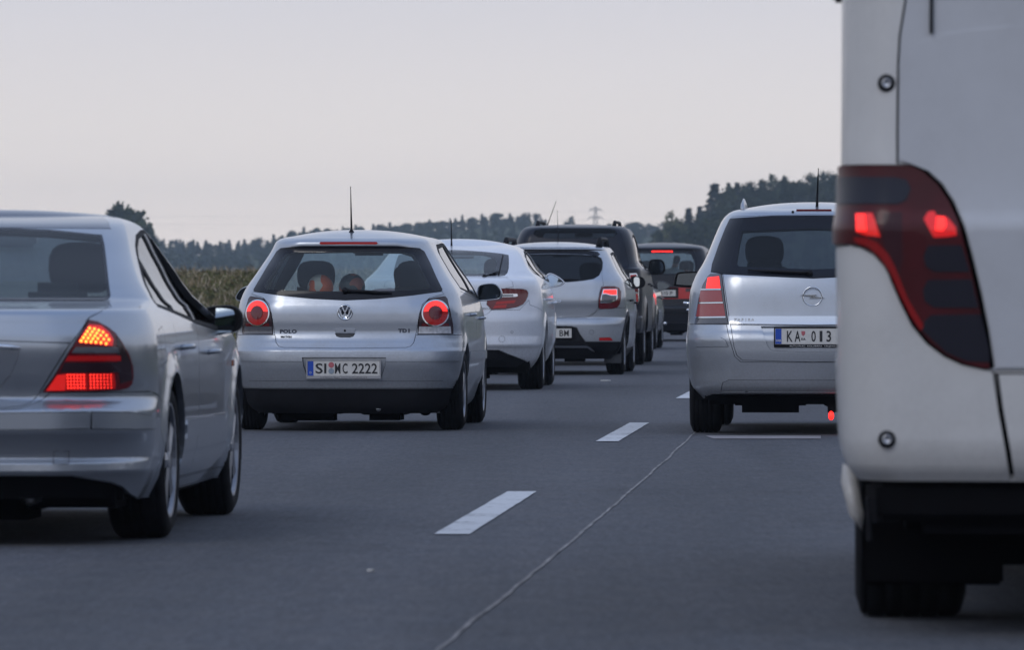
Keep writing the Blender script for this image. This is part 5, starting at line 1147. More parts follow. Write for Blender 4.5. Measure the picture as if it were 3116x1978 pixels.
# ---- silver people carrier on the right
def build_mpv():
    v = Vehicle('mpv', 'people_carrier', 'silver people carrier with stacked left tail lamp and chrome strip, partly behind the white camper', 'car', M['silver_mpv'])
    t = v.t; v.wind_z = (1.12, 1.55)
    v.add('tailgate', v.sym([(0, 1.55), (.57, 1.535), (.60, 1.50), (.66, 1.30), (.70, 1.14)] + [(-x, z) for x, z in t['tailgate'][2:]]), skirt=.02)
    q = v.rp([(0, .511), (.50, .513), (.54, .55), (.585, .70), (.60, .775), (.80, .776), (.8819, .776)]) + v.side([(.42,.776),(.60,.73)]) + v.side([(.60,.50),(.50,.32)]) + v.rp([(.776, .2605), (.705, .286), (.58, .289), (0, .289)])
    v.add('rear_bumper', q + [(-a, b) for a, b in q[::-1]][1:-1], skirt=.03)
    q = v.rp([(0, .289), (.58, .288), (.70, .284), (.76, .262), (.74, .25), (0, .25)])
    v.add('rear_valance', q + [(-a, b) for a, b in q[::-1]][1:-1], M['under'], skirt=0, off=-.04, gap=0)
    v.pair('bumper_pad', [(-x, z) for x, z in t['pad']], off=.006, gap=.002)
    v.add('bumper_panel', v.sym([(0, .387), (.585, .387), (.63, .366), (.645, .30), (0, .30)]), off=-.003, gap=.0025, skirt=.005)
    v.add('window_border', v.sym([(-x, z) for x, z in t['window_border']]), M['frit'], off=.001)
    v.add('rear_window', v.sym([(-x, z) for x, z in t['window']]), M['glass_mpv'], gap=0, off=.001, skirt=0, glass=True)
    n_ = lambda k: [(-x, z) for x, z in t[k]]
    v.pair('tail_light', n_('light'), M['lens_grey'], off=.005, gap=.004)
    kw = dict(gap=0, parent='tail_light', skirt=.002)
    v.pair('brake_lens', n_('lit'), M['lit_red'], off=.008, **kw); v.pair('red_lens', n_('red1'), M['lens_pink'], off=.008, **kw); v.pair('red_lens', n_('red2'), M['lens_pink'], off=.008, **kw)
    for b in ('bar1', 'bar2', 'bar3'): v.pair('lamp_bar', n_(b), M['chrome'], off=.010, **kw)
    v.pair('clear_lens', n_('clear'), M['lens_grey'], off=.007, **kw)
    v.add('plate_recess', v.sym([(-x, z) for x, z in t['recess'][:-1]] + [(0, .583)]), off=-.020, gap=.001, skirt=.003, parent='tailgate')
    v.add('chrome_strip', v.sym([(0, .832), (.582, .831), (.575, .775), (0, .768)]), M['chrome'], off=.014, gap=.001, skirt=.016)
    doors(v, 1.15, 2.1, 3.3, .30, (1.08, 1.03), [(.80,1.12),(.92,1.42),(1.1,1.49),(2.2,1.53),(2.6,1.45),(3.1,1.13),(3.2,1.07),(2.0,1.09)],
        [([(.90,1.14),(.98,1.40),(1.1,1.455),(1.3,1.465),(1.3,1.13)], None), ([(1.36,1.13),(1.36,1.467),(2.05,1.495),(2.05,1.115)], None), ([(2.15,1.115),(2.15,1.495),(2.55,1.42),(3.0,1.12)], None)])
    v.arches(); v.build(step=.05)
    v.wheel_set(.315, .215, .205, 6, steel=False); v.underbody(.20, y0=.35)
    v.interior(belt=1.11, yrow2=1.7, yrow1=2.5, head_z=1.37, rear_w=.66)
    L = t['mirror_l']; v.mirror(L[::-1], 2.95, body=M['plastic'], glassm='mirror_dark', gout=t['mirror_lg'][::-1], stalk=[(-.90,1.03),(-.78,1.0),(-.78,1.06),(-.90,1.09)][::-1], tilt=.02)
    v.mirror([(-x, z) for x, z in L], 2.95, body=M['plastic'], glassm='mirror_dark')
    v.handles([(1.55, .915), (2.60, .86)], M['chrome'], out=.05)
    v.rail(.505, .85, 2.3, 0, .075, blade=True, m='chrome_dull')
    v.antenna((.025, .80, v.roof_z(0, .8)-.03), (.036, .75, 1.878), r=(.008, .0025), foot=.024)
    mb = MB(); Ls = [[(x, v.sk.yrear(x, 1.575)-o_, z) for x, z in ((-.118, 1.562), (-.118, 1.586), (.130, 1.586), (.130, 1.562))] for o_ in (-.05, .010)]
    mb.loops(Ls); mb.build('high_brake_lamp', M['lens_red'], v.root)
    mb = MB(); mb.lathe([(0, .010), (-.012, .009), (-.018, .004), (-.018, .0005)], 12, 'y', v.rs(-.142, 1.566, -.002)); mb.build('washer_nozzle', M['plastic'], v.root)
    v.wiper((-.02, 1.135), (-.455, 1.155), .011)
    # ring and bolt badge
    bz = t['points'][2][1]; y = v.sk.yrear(0, bz)-.006; mb = MB()
    mb.tube([(.066*math.cos(a), y, bz + .066*math.sin(a)) for a in np.linspace(0, 2*PI, 37)], .0055, 8, False)
    e = mb.build('emblem', M['chrome'], v.root, True)
    mb = MB(); mb.loops([[(a, y+d, bz+b) for a, b in ((-.086, .010), (.030, .012), (.012, .001), (.086, -.012), (-.022, -.014), (-.006, -.002))] for d in (-.006, .003)]); mb.build('emblem_bolt', M['chrome'], e)
    v.letters('ZAFIRA', t['points'][3][0]+.02, .806, .028, 'white_ink', off=.0165)
    pl, y = v.plate(.0, .692, .52, .112, off=-.008, texts=[('K', -.158, .040, .076), ('A', -.104, .040, .076), ('0', .008, .031, .076), ('1', .060, .019, .076), ('3', .114, .032, .076)], blue_txt='SRB', frame=(.022, 'white_ink'), frame_txt='AUTO PLAC  KOLUBARA  VALJEVO')
    mb = MB(); mb.loops([[(a-.064, y+d, b+.706) for a, b in ((-.013, .022), (.013, .022), (.012, .0), (0, -.012), (-.012, .0))] for d in (-.004, -.0026)]); mb.build('coat_of_arms', M['seal_red'], pl)
    mb = MB(); add_text(mb, 'KA', .022, -.064, y-.0035, .672, .0005); mb.build('small_lettering', M['ink'], pl)
    # low lamp under the bumper
    mb = MB(); Ls = []
    for dy, k in ((.03, .6), (0, 1), (-.012, .9), (-.018, .4)): Ls.append([(.130 + k*.020*math.cos(a), .14+dy, .135 + k*.032*math.sin(a)) for a in np.linspace(0, 2*PI, 15)[:-1]])
    mb.loops(Ls); mb.build('fog_lamp', M['lit_hot_red'], v.root, True)
    mb = MB(); mb.box((.130, .17, .205), (.05, .03, .12), bev=.01); mb.build('fog_lamp_bracket', M['under'], v.root)
    return v
M['lens_pink'] = mat('dusty_red_lens', (.30, .055, .06), .18, coat=1, emit=(1, .05, .03), es=.03)
# ---- white camper, near right
def build_camper():
    v = Vehicle('camper', 'camper_van', 'white camper van filling the right edge, with a tall curved red tail lamp', 'camper van', M['white_camper'])
    t = v.t; v.wind_z = (1.35, 2.4)
    f_ = lambda k: [(-x, z) for x, z in t[k]]
    # moulded door panel in the middle
    sl = [(.699, .80), (.683, .69), (.66, .56), (.646, .472)]
    cen = [(0, 2.45), (.80, 2.45), (.93, 2.40), (.965, 2.30), (.966, 1.905), (.983, 1.80), (.988, 1.71), (.990, 1.52), (.990, 1.418)]
    lam = f_('light')
    # edge of the lamp facing the middle: from its top corner down to the lower corner
    i0 = max(range(len(lam)), key=lambda i: lam[i][1] - 3*abs(lam[i][0]-.9425))
    v.add('rear_door', v.sym(cen + lam[1:12][0:] + sl[:1] + [(0, .80)]), M['white_shaded'], gap=.0035, skirt=.03)
    v.add('door_pressing', v.sym([(0, 1.86), (.40, 1.85), (.61, 1.827), (.76, 1.815), (.86, 1.80), (.92, 1.775), (.958, 1.74), (.972, 1.69), (.979, 1.60)] + [(.979, 1.43)] + [(x-.012, z) for x, z in lam[2:11]] + [(.69, .81), (0, .81)]), M['white_shaded'], off=.006, gap=.0, skirt=.006, parent='rear_door')
    v.add('rear_window', v.sym([(0, 2.30), (.80, 2.30), (.882, 2.22), (.885, 1.91), (0, 1.91)]), M['white_shaded'], off=-.010, gap=.004, skirt=.003)
    v.add('centre_bumper', v.sym([(0, .795), (.697, .795)] + sl[1:] + [(0, .472)]), gap=.005, skirt=.03)
    v.add('corner_bumper', v.rp(sl + [(1.095, .4705)]) + v.side([(.75,.4705),(.95,.9),(.60,1.15)]) + v.rp([(1.1660, 1.172), (1.12, 1.177)] + [tuple(a) for a in lam[11:21]][::-1]), gap=.003, skirt=.03)
    p = v.panels[-1]['poly']; v.add('corner_bumper', [(-a, b) for a, b in p][::-1], gap=.003, skirt=.03)
    wrap = v.rp([(.70, .803)] + [tuple(a) for a in lam[1:12]][::-1])
    L1 = v.rp(lam[1:21])
    side_ = v.side([(.30, 1.175), (.33, 1.30), (.30, 1.417)])
    q = L1 + v.rp([(1.165, 1.174)]) + side_ + v.rp([(1.14, 1.417)])
    v.add('tail_light', q, M['lens_lamp'], off=.010, gap=.004, skirt=.02); v.add('tail_light', [(-a, b) for a, b in q][::-1], M['lens_lamp'], off=.010, gap=.004, skirt=.02)
    kw = dict(gap=0, parent='tail_light', skirt=.003)
    v.pair('smoked_lens', f_('lens1'), M['lens_grey_soft'], off=.014, **kw); v.pair('dark_lens', f_('dark0'), M['lens_plum'], off=.012, **kw)
    v.pair('lit_zone', f_('lit1'), M['lit_dim'], off=.015, **kw); v.pair('lit_zone', f_('lit2'), M['lit_mid'], off=.015, **kw)
    v.pair('bulb_glow', f_('hot1'), M['lit_red'], off=.018, **kw); v.pair('bulb_glow', f_('hot'), M['lit_red'], off=.018, **kw)
    for k in ('lens2', 'lens3', 'lens4'): v.pair('dark_lens', f_(k), M['lens_navy'], off=.014, **kw)
    v.pair('red_strip', f_('strip'), M['lens_strip'], off=.015, **kw)
    v.arches(); v.build(step=.055)
    v.wheel_set(.36, .34, .22, 6, inset_=.03); v.underbody(.30, y0=.12, wd=.95)
    mb = MB(); mb.box((0, .45, .41), (2.1, .7, .12), bev=.02); mb.box((0, 1.1, .33), (1.7, .12, .30), bev=.03); mb.tube([(.3, .3, .33), (.3, 1.2, .33)], .05, 12); mb.box((-.62, .22, .40), (.22, .05, .10), bev=.02); mb.build('chassis', M['under'], v.root)
    for sg in (1, -1):
        mb = MB(); mb.box((sg*1.02, .25, .41), (.12, .20, .13), bev=.02); mb.tube([(sg*1.075, .12, .42), (sg*1.07, .13, .29)], .008, 8); mb.tube([(sg*1.055, .12, .42), (sg*1.05, .13, .345)], .007, 8); mb.build('skirt_bracket', M['plastic'], v.root)
        mb = MB(); Ls = [[(sg*x, y_, z) for x, z in ((1.15, .50), (1.155, .44), (1.13, .34), (1.09, .29), (1.085, .34), (1.11, .48))] for y_ in (.95, 1.0)]
        mb.loops(Ls); mb.build('wheel_spat', v.paint, v.root, True)
        mb = MB(); mb.box((sg*.87, 1.02, .30), (.44, .02, .36), bev=.01); mb.build('mudflap', M['under'], v.root)  # mudflap in underbody black, enlarged to stand in for the shade below
        for (x, z) in t['bolts']:
            y = v.sk.yrear(x, z); mb = MB(); mb.lathe([(y+.004, .027), (y-.006, .026), (y-.009, .021), (y-.009, .016)], 24, 'y', (-sg*x, 0, z))
            o = mb.build('fixing', M['plastic'], v.root, True)
            mb = MB(); mb.lathe([(y-.004, .016), (y-.008, .015), (y-.008, .009), (y-.004, .008), (y-.004, .0005)], 20, 'y', (-sg*x, 0, z)); mb.build('fixing_core', M['chrome_dull'], o, True)
        mb = MB(); mb.tube([(sg*.885, v.sk.yrear(.885, 2.3)-.004, 2.3), (sg*.8855, v.sk.yrear(.885, 1.806)-.010, 1.806)], .006, 8); mb.build('window_rail', M['plastic_grey'], v.root, True)
        x = float(v.sk.wside(.5, .5)); mb = MB(); mb.box((sg*(x+.004), .3, .60), (.02, .05, .04), bev=.006); mb.build('side_marker', M['plastic'], v.root)
        x = float(v.sk.wside(.5, 1.9)); mb = MB(); mb.box((sg*(x+.01), .45, 1.94), (.04, .08, .05), bev=.01); mb.build('top_marker', M['plastic'], v.root)
    return v
M['lens_plum'] = mat('plum_lens', (.035, .006, .012), .3, coat=.1, spec=.3)
M['lens_lamp'] = mat('camper_lamp_lens', (.062, .004, .008), .28, coat=.15, spec=.3, noise_amt=.3, noise_scale=6)
M['lens_navy'] = mat('navy_lens', (.012, .012, .022), .3, coat=.1, spec=.3)
M['lens_grey_soft'] = mat('grey_lens', (.018, .021, .036), .3, coat=.1, spec=.3)
M['lit_mid'] = mat('half_lit_lens', (.4, .01, .01), .2, emit=(1, .010, .014), es=.42, coat=.6)
M['lens_strip'] = mat('red_strip_lens', (.20, .006, .008), .3, coat=.1, spec=.3, emit=(1, .01, .01), es=.03)
CAR = {}
for k, f in (('camper', build_camper), ('sedan', build_saloon), ('polo', build_hatchback), ('mpv', build_mpv), ('liftback', build_liftback), ('crossover', build_crossover), ('pickup', build_pickup), ('dark', build_darkcar), ('van', build_van)):
    CAR[k] = f()
# ---------------------------------------------------------------- ground, road, markings
def line_x(y):  # lane line between the two queues
    return -1.746 + .04724*y + .0000735*y*y if y < 200 else -1.746 + 9.448 + 2.94 + (.04724 + .0294)*(y-200)
ASPH = (.084, .088, .101); HAZE = .00019
def asphalt():
    m = bpy.data.materials.new('asphalt'); m.use_nodes = True; nt = m.node_tree; b = nt.nodes['Principled BSDF']; N = nt.nodes.new; L = nt.links.new
    tc = N('ShaderNodeTexCoord')
    def noise(sc, det, vecscale=None, rough=.6):
        n = N('ShaderNodeTexNoise'); n.inputs['Scale'].default_value = sc; n.inputs['Detail'].default_value = det; n.inputs['Roughness'].default_value = rough
        mp = N('ShaderNodeMapping'); mp.inputs['Rotation'].default_value = (0, 0, .053); mp.inputs['Scale'].default_value = vecscale or (1, 1, 1)
        L(tc.outputs['Object'], mp.inputs[0]); L(mp.outputs[0], n.inputs['Vector']); return n.outputs['Fac']
    grain = noise(55, 3, None, .75); mid = noise(6, 5, (1, .35, 1)); streak = noise(1.5, 4, (1.2, .02, 1)); big = noise(.25, 3, (1, .25, 1))
    sp = N('ShaderNodeSeparateXYZ'); L(tc.outputs['Object'], sp.inputs[0])
    def rng(s, a, b_, lo, hi):
        r = N('ShaderNodeMapRange'); r.inputs['From Min'].default_value = a; r.inputs['From Max'].default_value = b_; r.inputs['To Min'].default_value = lo; r.inputs['To Max'].default_value = hi; L(s, r.inputs['Value']); return r.outputs[0]
    def mul(a, b_): q = N('ShaderNodeMath'); q.operation = 'MULTIPLY'; L(a, q.inputs[0]); L(b_, q.inputs[1]); return q.outputs[0]
    f = mul(mul(rng(grain, .3, .7, .5, 1.5), rng(mid, .3, .7, .9, 1.1)), mul(rng(streak, .3, .7, .90, 1.10), rng(big, .3, .7, .88, 1.12)))
    # wheel tracks: darker, smoother bands along each lane
    k = N('ShaderNodeMath'); k.operation = 'MULTIPLY_ADD'; k.inputs[1].default_value = -.0535; L(sp.outputs['Y'], k.inputs[0]); L(sp.outputs['X'], k.inputs[2])
    k2 = N('ShaderNodeMath'); k2.operation = 'MULTIPLY_ADD'; k2.inputs[1].default_value = 2*PI/1.78; k2.inputs[2].default_value = 1.2; L(k.outputs[0], k2.inputs[0])
    k3 = N('ShaderNodeMath'); k3.operation = 'SINE'; L(k2.outputs[0], k3.inputs[0])
    f = mul(f, rng(noise(30, 2, (1, .09, 1), .6), .3, .7, .86, 1.14)); f = mul(f, rng(k3.outputs[0], -1, 1, .90, 1.06)); f = mul(f, rng(noise(.9, 5, (1, .5, 1), .7), .58, .75, 1, .72))
    vm = N('ShaderNodeVectorMath'); vm.operation = 'SCALE'; vm.inputs[0].default_value = ASPH; L(f, vm.inputs['Scale'])
    hue = N('ShaderNodeMix'); hue.data_type = 'RGBA'; L(rng(mid, .4, .7, 0, .35), hue.inputs[0]); L(vm.outputs[0], hue.inputs[6])
    vm2 = N('ShaderNodeVectorMath'); vm2.operation = 'SCALE'; vm2.inputs[0].default_value = (.092, .084, .082); L(f, vm2.inputs['Scale']); L(vm2.outputs[0], hue.inputs[7])
    L(hue.outputs[2], b.inputs['Base Color'])
    bp = N('ShaderNodeBump'); bp.inputs['Strength'].default_value = .6; bp.inputs['Distance'].default_value = .006; L(grain, bp.inputs['Height']); L(bp.outputs[0], b.inputs['Normal'])
    b.inputs['Roughness'].default_value = .85; b.inputs['Specular IOR Level'].default_value = .25
    return m
M['asphalt'] = asphalt()
def strip(name, o0, o1, ys, z, m, wob=0, parent=None):
    v = []; f = []
    for i, y in enumerate(ys):
        a = line_x(y); w0 = RNG.uniform(-wob, wob); w1 = RNG.uniform(-wob, wob); v += [(a+o0+w0, y, z), (a+o1+w1, y, z)]
        if i: f.append((2*i-2, 2*i-1, 2*i+1, 2*i))
    return new_mesh(name, v, f, m, parent)
road = strip('road', -9.6, 7.8, np.concatenate([np.arange(-40, 260, 4), np.arange(260, 900, 20)]), 0.0, M['asphalt']); road['kind'] = 'structure'
M['paint_white'] = mat('road_paint', (.55, .56, .59), .6, noise_amt=.26, noise_scale=9, bump=(90, .3, .003))
def worn_paint(name, c, thr):
    m = mat(name, c, .6, bump=(90, .3, .003)); nt = m.node_tree; b = nt.nodes['Principled BSDF']; N = nt.nodes.new; L = nt.links.new
    tc = N('ShaderNodeTexCoord'); n = N('ShaderNodeTexNoise'); n.inputs['Scale'].default_value = 14; n.inputs['Detail'].default_value = 8; n.inputs['Roughness'].default_value = .75; L(tc.outputs['Object'], n.inputs['Vector'])
    n2 = N('ShaderNodeTexNoise'); n2.inputs['Scale'].default_value = 1.6; n2.inputs['Detail'].default_value = 4; L(tc.outputs['Object'], n2.inputs['Vector'])
    ad = N('ShaderNodeMath'); ad.operation = 'MULTIPLY_ADD'; ad.inputs[1].default_value = .55; L(n2.outputs['Fac'], ad.inputs[0]); L(n.outputs['Fac'], ad.inputs[2])
    r = N('ShaderNodeMapRange'); r.inputs['From Min'].default_value = thr; r.inputs['From Max'].default_value = thr+.12; L(ad.outputs[0], r.inputs['Value'])
    mx = N('ShaderNodeMix'); mx.data_type = 'RGBA'; mx.inputs[6].default_value = (*c, 1); mx.inputs[7].default_value = (.12, .12, .13, 1); L(r.outputs[0], mx.inputs[0]); L(mx.outputs[2], b.inputs['Base Color']); return m
M['paint_white'] = worn_paint('road_paint', (.54, .55, .57), .83)
M['bar_tone'] = mat('pale_bar_surface', (.27, .25, .26), .7, noise_amt=.25, noise_scale=5)
M['seam'] = mat('joint_filler', (.185, .175, .175), .7, noise_amt=.6, noise_scale=3)
starts = [28.7 - 16.9*k for k in range(0, 3)] + [28.7 + 16.9 + 0]
dash = [(11.8, 17.7), (28.7, 34.6), (45.6, 51.7), (62.7, 68.6), (79.6, 85.5), (96.5, 102.4), (113.4, 119.3), (130.3, 136.2), (147.2, 153.1)]
lb = ['nearest white lane dash, beside the silver saloon', 'white lane dash right of the silver hatchback', 'white lane dash partly hidden by the left wheel of the silver people carrier']
di = 0
for a, b in dash:
    if a < 20: continue
    o = strip('lane_dash', 0, .15, np.arange(a, b+.01, (b-a)/20), .005, M['paint_white'], .0025); di += 1
    if di <= 3: tag(o, lb[di-1], 'road marking', 'white dashes of the lane line')
    else: tag(o, 'white lane dash farther up the road, between the two queues', 'road marking', 'white dashes of the lane line')
ln = strip('edge_line', 3.75+.15, 4.05+.15, np.arange(-20, 400, 4), .005, M['paint_white'], .004); tag(ln, 'white edge line along the right side of the road', 'road marking')
ln = strip('edge_line', -7.7, -7.5, np.arange(-20, 400, 4), .005, M['paint_white'], .004); tag(ln, 'white edge line along the left side of the road', 'road marking')
o = new_mesh('pale_bar', [(1.37, 46.35, .005), (2.10, 46.35, .005), (2.14, 47.25, .005), (1.34, 47.25, .005)], [(0,1,2,3)], M['bar_tone']); tag(o, 'pale bar on the road behind the silver people carrier', 'road marking')  # pale mottled quad lying flat on the asphalt
# the construction joint between the lanes
sx = [(19.8,-.215),(22,-.10),(24.5,.035),(26.6,.15),(28.7,.275),(31.5,.43),(34,.60),(36.5,.735),(39,.86),(42,1.01),(44.5,1.10),(46.8,1.19),(52,1.42),(60,1.85),(75,2.7),(90,3.7)]
sx = [(8.0,-.83),(14,-.52)] + sx
ys = np.arange(8, 90, .25); pf = np.polyfit([a for a,_ in sx], [b for _,b in sx], 4); xs = np.polyval(pf, ys); v = []; f = []
for i, (y, x) in enumerate(zip(ys, xs)):
    j = .011*mnoise.noise(Vector((y*.45, 1, 0))) + .007*mnoise.noise(Vector((y*1.7, 0, 0))) + .003*mnoise.noise(Vector((y*6, 3, 0))); wd = .006 + .006*abs(mnoise.noise(Vector((y*2.3, 7, 0))))
    v += [(x+j-wd, y, .0035), (x+j+wd, y, .0035)]
    if i: f.append((2*i-2, 2*i-1, 2*i+1, 2*i))
o = new_mesh('road_joint', v, f, M['seam']); tag(o, 'pale wandering joint line in the asphalt beside the lane dashes', 'joint line')
# a few light chips of litter
for i, (x, y, s_) in enumerate(((1.02, 74.0, .05), (-.52, 25.0, .012))):
    mb = MB(); mb.loops([[(x+s_*math.cos(a)*(1+.3*math.sin(3*a+i)), y+s_*1.6*math.sin(a), z) for a in np.linspace(0, 2*PI, 8)[:-1]] for z in (.003, .012)]); o = mb.build('litter_scrap', M['plate'])
    tag(o, ['white scrap of litter on the road left of the silver people carrier', 'tiny pale scrap of litter on the near asphalt in front of the lane dash'][i], 'litter')

def grass_mat(name, c0, c1, c2=None, sc=2.0):
    m = bpy.data.materials.new(name); m.use_nodes = True; nt = m.node_tree; b = nt.nodes['Principled BSDF']; N = nt.nodes.new; L = nt.links.new
    tc = N('ShaderNodeTexCoord'); n = N('ShaderNodeTexNoise'); n.inputs['Scale'].default_value = sc; n.inputs['Detail'].default_value = 6; n.inputs['Roughness'].default_value = .7
    L(tc.outputs['Object'], n.inputs['Vector']); r = N('ShaderNodeValToRGB'); e = r.color_ramp.elements; e[0].position = .36; e[0].color = (*c0, 1); e[1].position = .62; e[1].color = (*c1, 1)
    if c2: x = e.new(.5); x.color = (*c2, 1)
    L(n.outputs['Fac'], r.inputs[0]); L(r.outputs[0], b.inputs['Base Color']); b.inputs['Roughness'].default_value = .95; b.inputs['Specular IOR Level'].default_value = .1
    return m
M['verge'] = grass_mat('verge_grass', (.022, .030, .012), (.075, .075, .035), (.045, .055, .022), 1.2)
M['field'] = grass_mat('field', (.040, .055, .025), (.085, .095, .045), None, .05)
M['blade'] = grass_mat('weed_blades', (.085, .09, .030), (.20, .18, .08), (.125, .13, .042), 1.1)
M['blade_dry'] = grass_mat('dry_stalks', (.18, .12, .075), (.62, .54, .42), (.30, .23, .14), 3.0)
# terrain: one sheet to the horizon with the wooded ridge and the nearer wood's rise
def sstep(a, b, x):
    t = np.clip((x-a)/(b-a), 0, 1); return t*t*(3-2*t)
F_ = 20750.
def skyl(px): # skyline in picture rows of the far ridge (tree tops)
    return np.interp(px, [-600, 0, 300, 440, 560, 725, 830, 905, 983, 1100, 1203, 1320, 1423, 1527, 1630, 1680, 1800, 1900, 2000, 2600, 3600],
                     [690, 700, 705, 716, 735, 735, 722, 700, 696, 690, 684, 672, 658, 648, 652, 690, 690, 684, 676, 660, 640])
def skyr(px): # nearer wood on the right
    return np.interp(px, [1500, 1900, 1990, 2030, 2090, 2130, 2170, 2230, 2320, 2400, 2470, 2540, 2700, 3100, 3800], [900, 880, 720, 660, 655, 640, 590, 570, 545, 545, 535, 525, 520, 515, 500])
def hill(x, y):
    px = 1558 + F_*x/np.maximum(y, 1)
    hr = (863 - skyl(px))/F_*2000 - 3.0; h = hr*sstep(1350, 2000, y)*(1-.3*sstep(2100, 2900, y))
    h2 = np.maximum(0, (863 - skyr(px))/F_*1100 - 3.6)*sstep(760, 1080, y)*(1-sstep(1150, 1350, y))
    off = x - line_x_np(y); left = sstep(9.8, 11.6, -off); 
    base = -.55*left*(1-sstep(155, 175, y)) - .3*sstep(8, 12, off) + left*sstep(168, 196, y)*1.18*(1-sstep(260, 420, y)) - .05
    return np.where(y > 500, np.maximum(h, h2) + .0 + 0*base, base)
def line_x_np(y): return np.where(y < 200, -1.746 + .04724*y + .0000735*y*y, 10.642 + .07664*(y-200))
yy = np.concatenate([[-3000, -1500, -800, -400, -200, -100], np.arange(-60, 140, 8), np.arange(140, 270, 1.5), np.arange(270, 700, 12), np.arange(700, 2600, 25), [2700]])
uu = np.concatenate([[-13.4, -6, -2.5, -1], np.linspace(-.40, -.10, 20)[:-1], np.linspace(-.10, .13, 150), np.linspace(.13, .40, 18)[1:], [1, 2.5, 6, 13.4]])
V = []; 
for y in yy:
    sc = max(y, 260)
    for u in uu:
        x = max(-3490, min(3490, u*sc)) + u*1e-3; V.append((x, y, float(hill(np.float64(x), np.float64(y)))))
nu = len(uu); Fc = [(i*nu+j, i*nu+j+1, (i+1)*nu+j+1, (i+1)*nu+j) for i in range(len(yy)-1) for j in range(nu-1)]
g = new_mesh('ground', V, Fc, M['verge'], smooth=True); g['kind'] = 'structure'
nn = RNG
# weeds on the roadside bank (left)
def tufts(name, n, xr, yr, hr, m, dens=None, lean=.35, wd=.02):
    V = []; Fc = []
    xs = RNG.uniform(xr[0], xr[1], n); ys = RNG.uniform(yr[0], yr[1], n); zs = hill(xs, ys); hs = RNG.uniform(hr[0], hr[1], n); an = RNG.uniform(0, 2*PI, n); le = RNG.uniform(0, lean, n); k = 0
    for i in range(n):
        c = mnoise.noise(Vector((xs[i]*.9, ys[i]*.5, 0)))
        if dens is not None and c < dens + RNG.uniform(-.12, .12): continue
        h = hs[i]*(1 + .5*c); dx, dy = math.cos(an[i])*le[i]*h, math.sin(an[i])*le[i]*h; w_ = wd*RNG.uniform(.6, 1.5); b = RNG.uniform(0, PI); cx, cy = math.cos(b)*w_, math.sin(b)*w_*.5
        V += [(xs[i]-cx, ys[i]-cy, zs[i]-.02), (xs[i]+cx, ys[i]+cy, zs[i]-.02), (xs[i]+dx*.4+cx*.8, ys[i]+dy*.4+cy*.8, zs[i]+h*.6), (xs[i]+dx*.4-cx*.8, ys[i]+dy*.4-cy*.8, zs[i]+h*.6), (xs[i]+dx, ys[i]+dy, zs[i]+h)]
        Fc += [(k, k+1, k+2, k+3), (k+3, k+2, k+4)]; k += 5
    o = new_mesh(name, V, Fc, m); o['kind'] = 'stuff'; return o
tufts('grass', 26000, (-12, 1.0), (168, 215), (.10, .30), M['blade'], lean=.8, wd=.03)
tufts('weeds', 15000, (-12, 1.0), (170, 206), (.18, .46), M['blade_dry'], dens=.06, lean=1.0, wd=.017)
tufts('verge_grass', 9000, (-12, -3.0), (118, 168), (.08, .25), M['blade'], wd=.03)
# leafy weed clumps on the bank
V = []; Fc = []; k = 0
for i in range(3300):
    x = RNG.uniform(-11, .5); y = RNG.uniform(172, 200)
    if mnoise.noise(Vector((x*.7, y*.35, 5))) < -.05: continue
    z0 = float(hill(np.float64(x), np.float64(y)))
    for j in range(6):
        c = Vector((x+RNG.normal(0,.10), y+RNG.normal(0,.10), z0+RNG.uniform(.04,.30))); d = Vector(RNG.normal(0,1,3)).normalized()*.075; e = Vector(RNG.normal(0,1,3)).normalized()*.042
        V += [c-d, c+e, c+d, c-e]; Fc.append((k,k+1,k+2,k+3)); k += 4
o = new_mesh('weed_leaves', V, Fc, M['verge2'] if 'verge2' in M else grass_mat('weed_leaves', (.065,.065,.028), (.22,.19,.10), (.125,.12,.048), 2.5)); o['kind'] = 'stuff'
# guardrail in the dip on the left
M['steel'] = mat('galvanised_steel', (.30, .31, .32), .45, metal=.7, noise_amt=.2, noise_scale=2)
gr = empty('guardrail', (0, 0, 0)); tag(gr, 'galvanised steel guardrail along the left verge, glimpsed beside the saloon mirror', 'guardrail')
prof = [(0, .155), (.012, .150), (.045, .105), (.08, .085), (.08, .060), (.03, .02), (.03, -.02), (.08, -.060), (.08, -.085), (.045, -.105), (.012, -.150), (0, -.155)]
ys = np.arange(96, 168, 2.0); Ls = []; 
for y in ys: Ls.append([(line_x(y) - 10.55 + a, y, .09 + b) for a, b in prof])
mb = MB(); n_ = len(prof)
Vv = [p for l in Ls for p in l]; Ff = [(i*n_+j, i*n_+j+1, (i+1)*n_+j+1, (i+1)*n_+j) for i in range(len(Ls)-1) for j in range(n_-1)]
mb.add(Vv, Ff); mb.build('rail_beam', M['steel'], gr, True)
for y in np.arange(97, 167, 4.0):
    mb = MB(); mb.box((line_x(y)-10.62, y, -.18), (.08, .10, .62), bev=.01); mb.build('rail_post', M['steel'], gr)

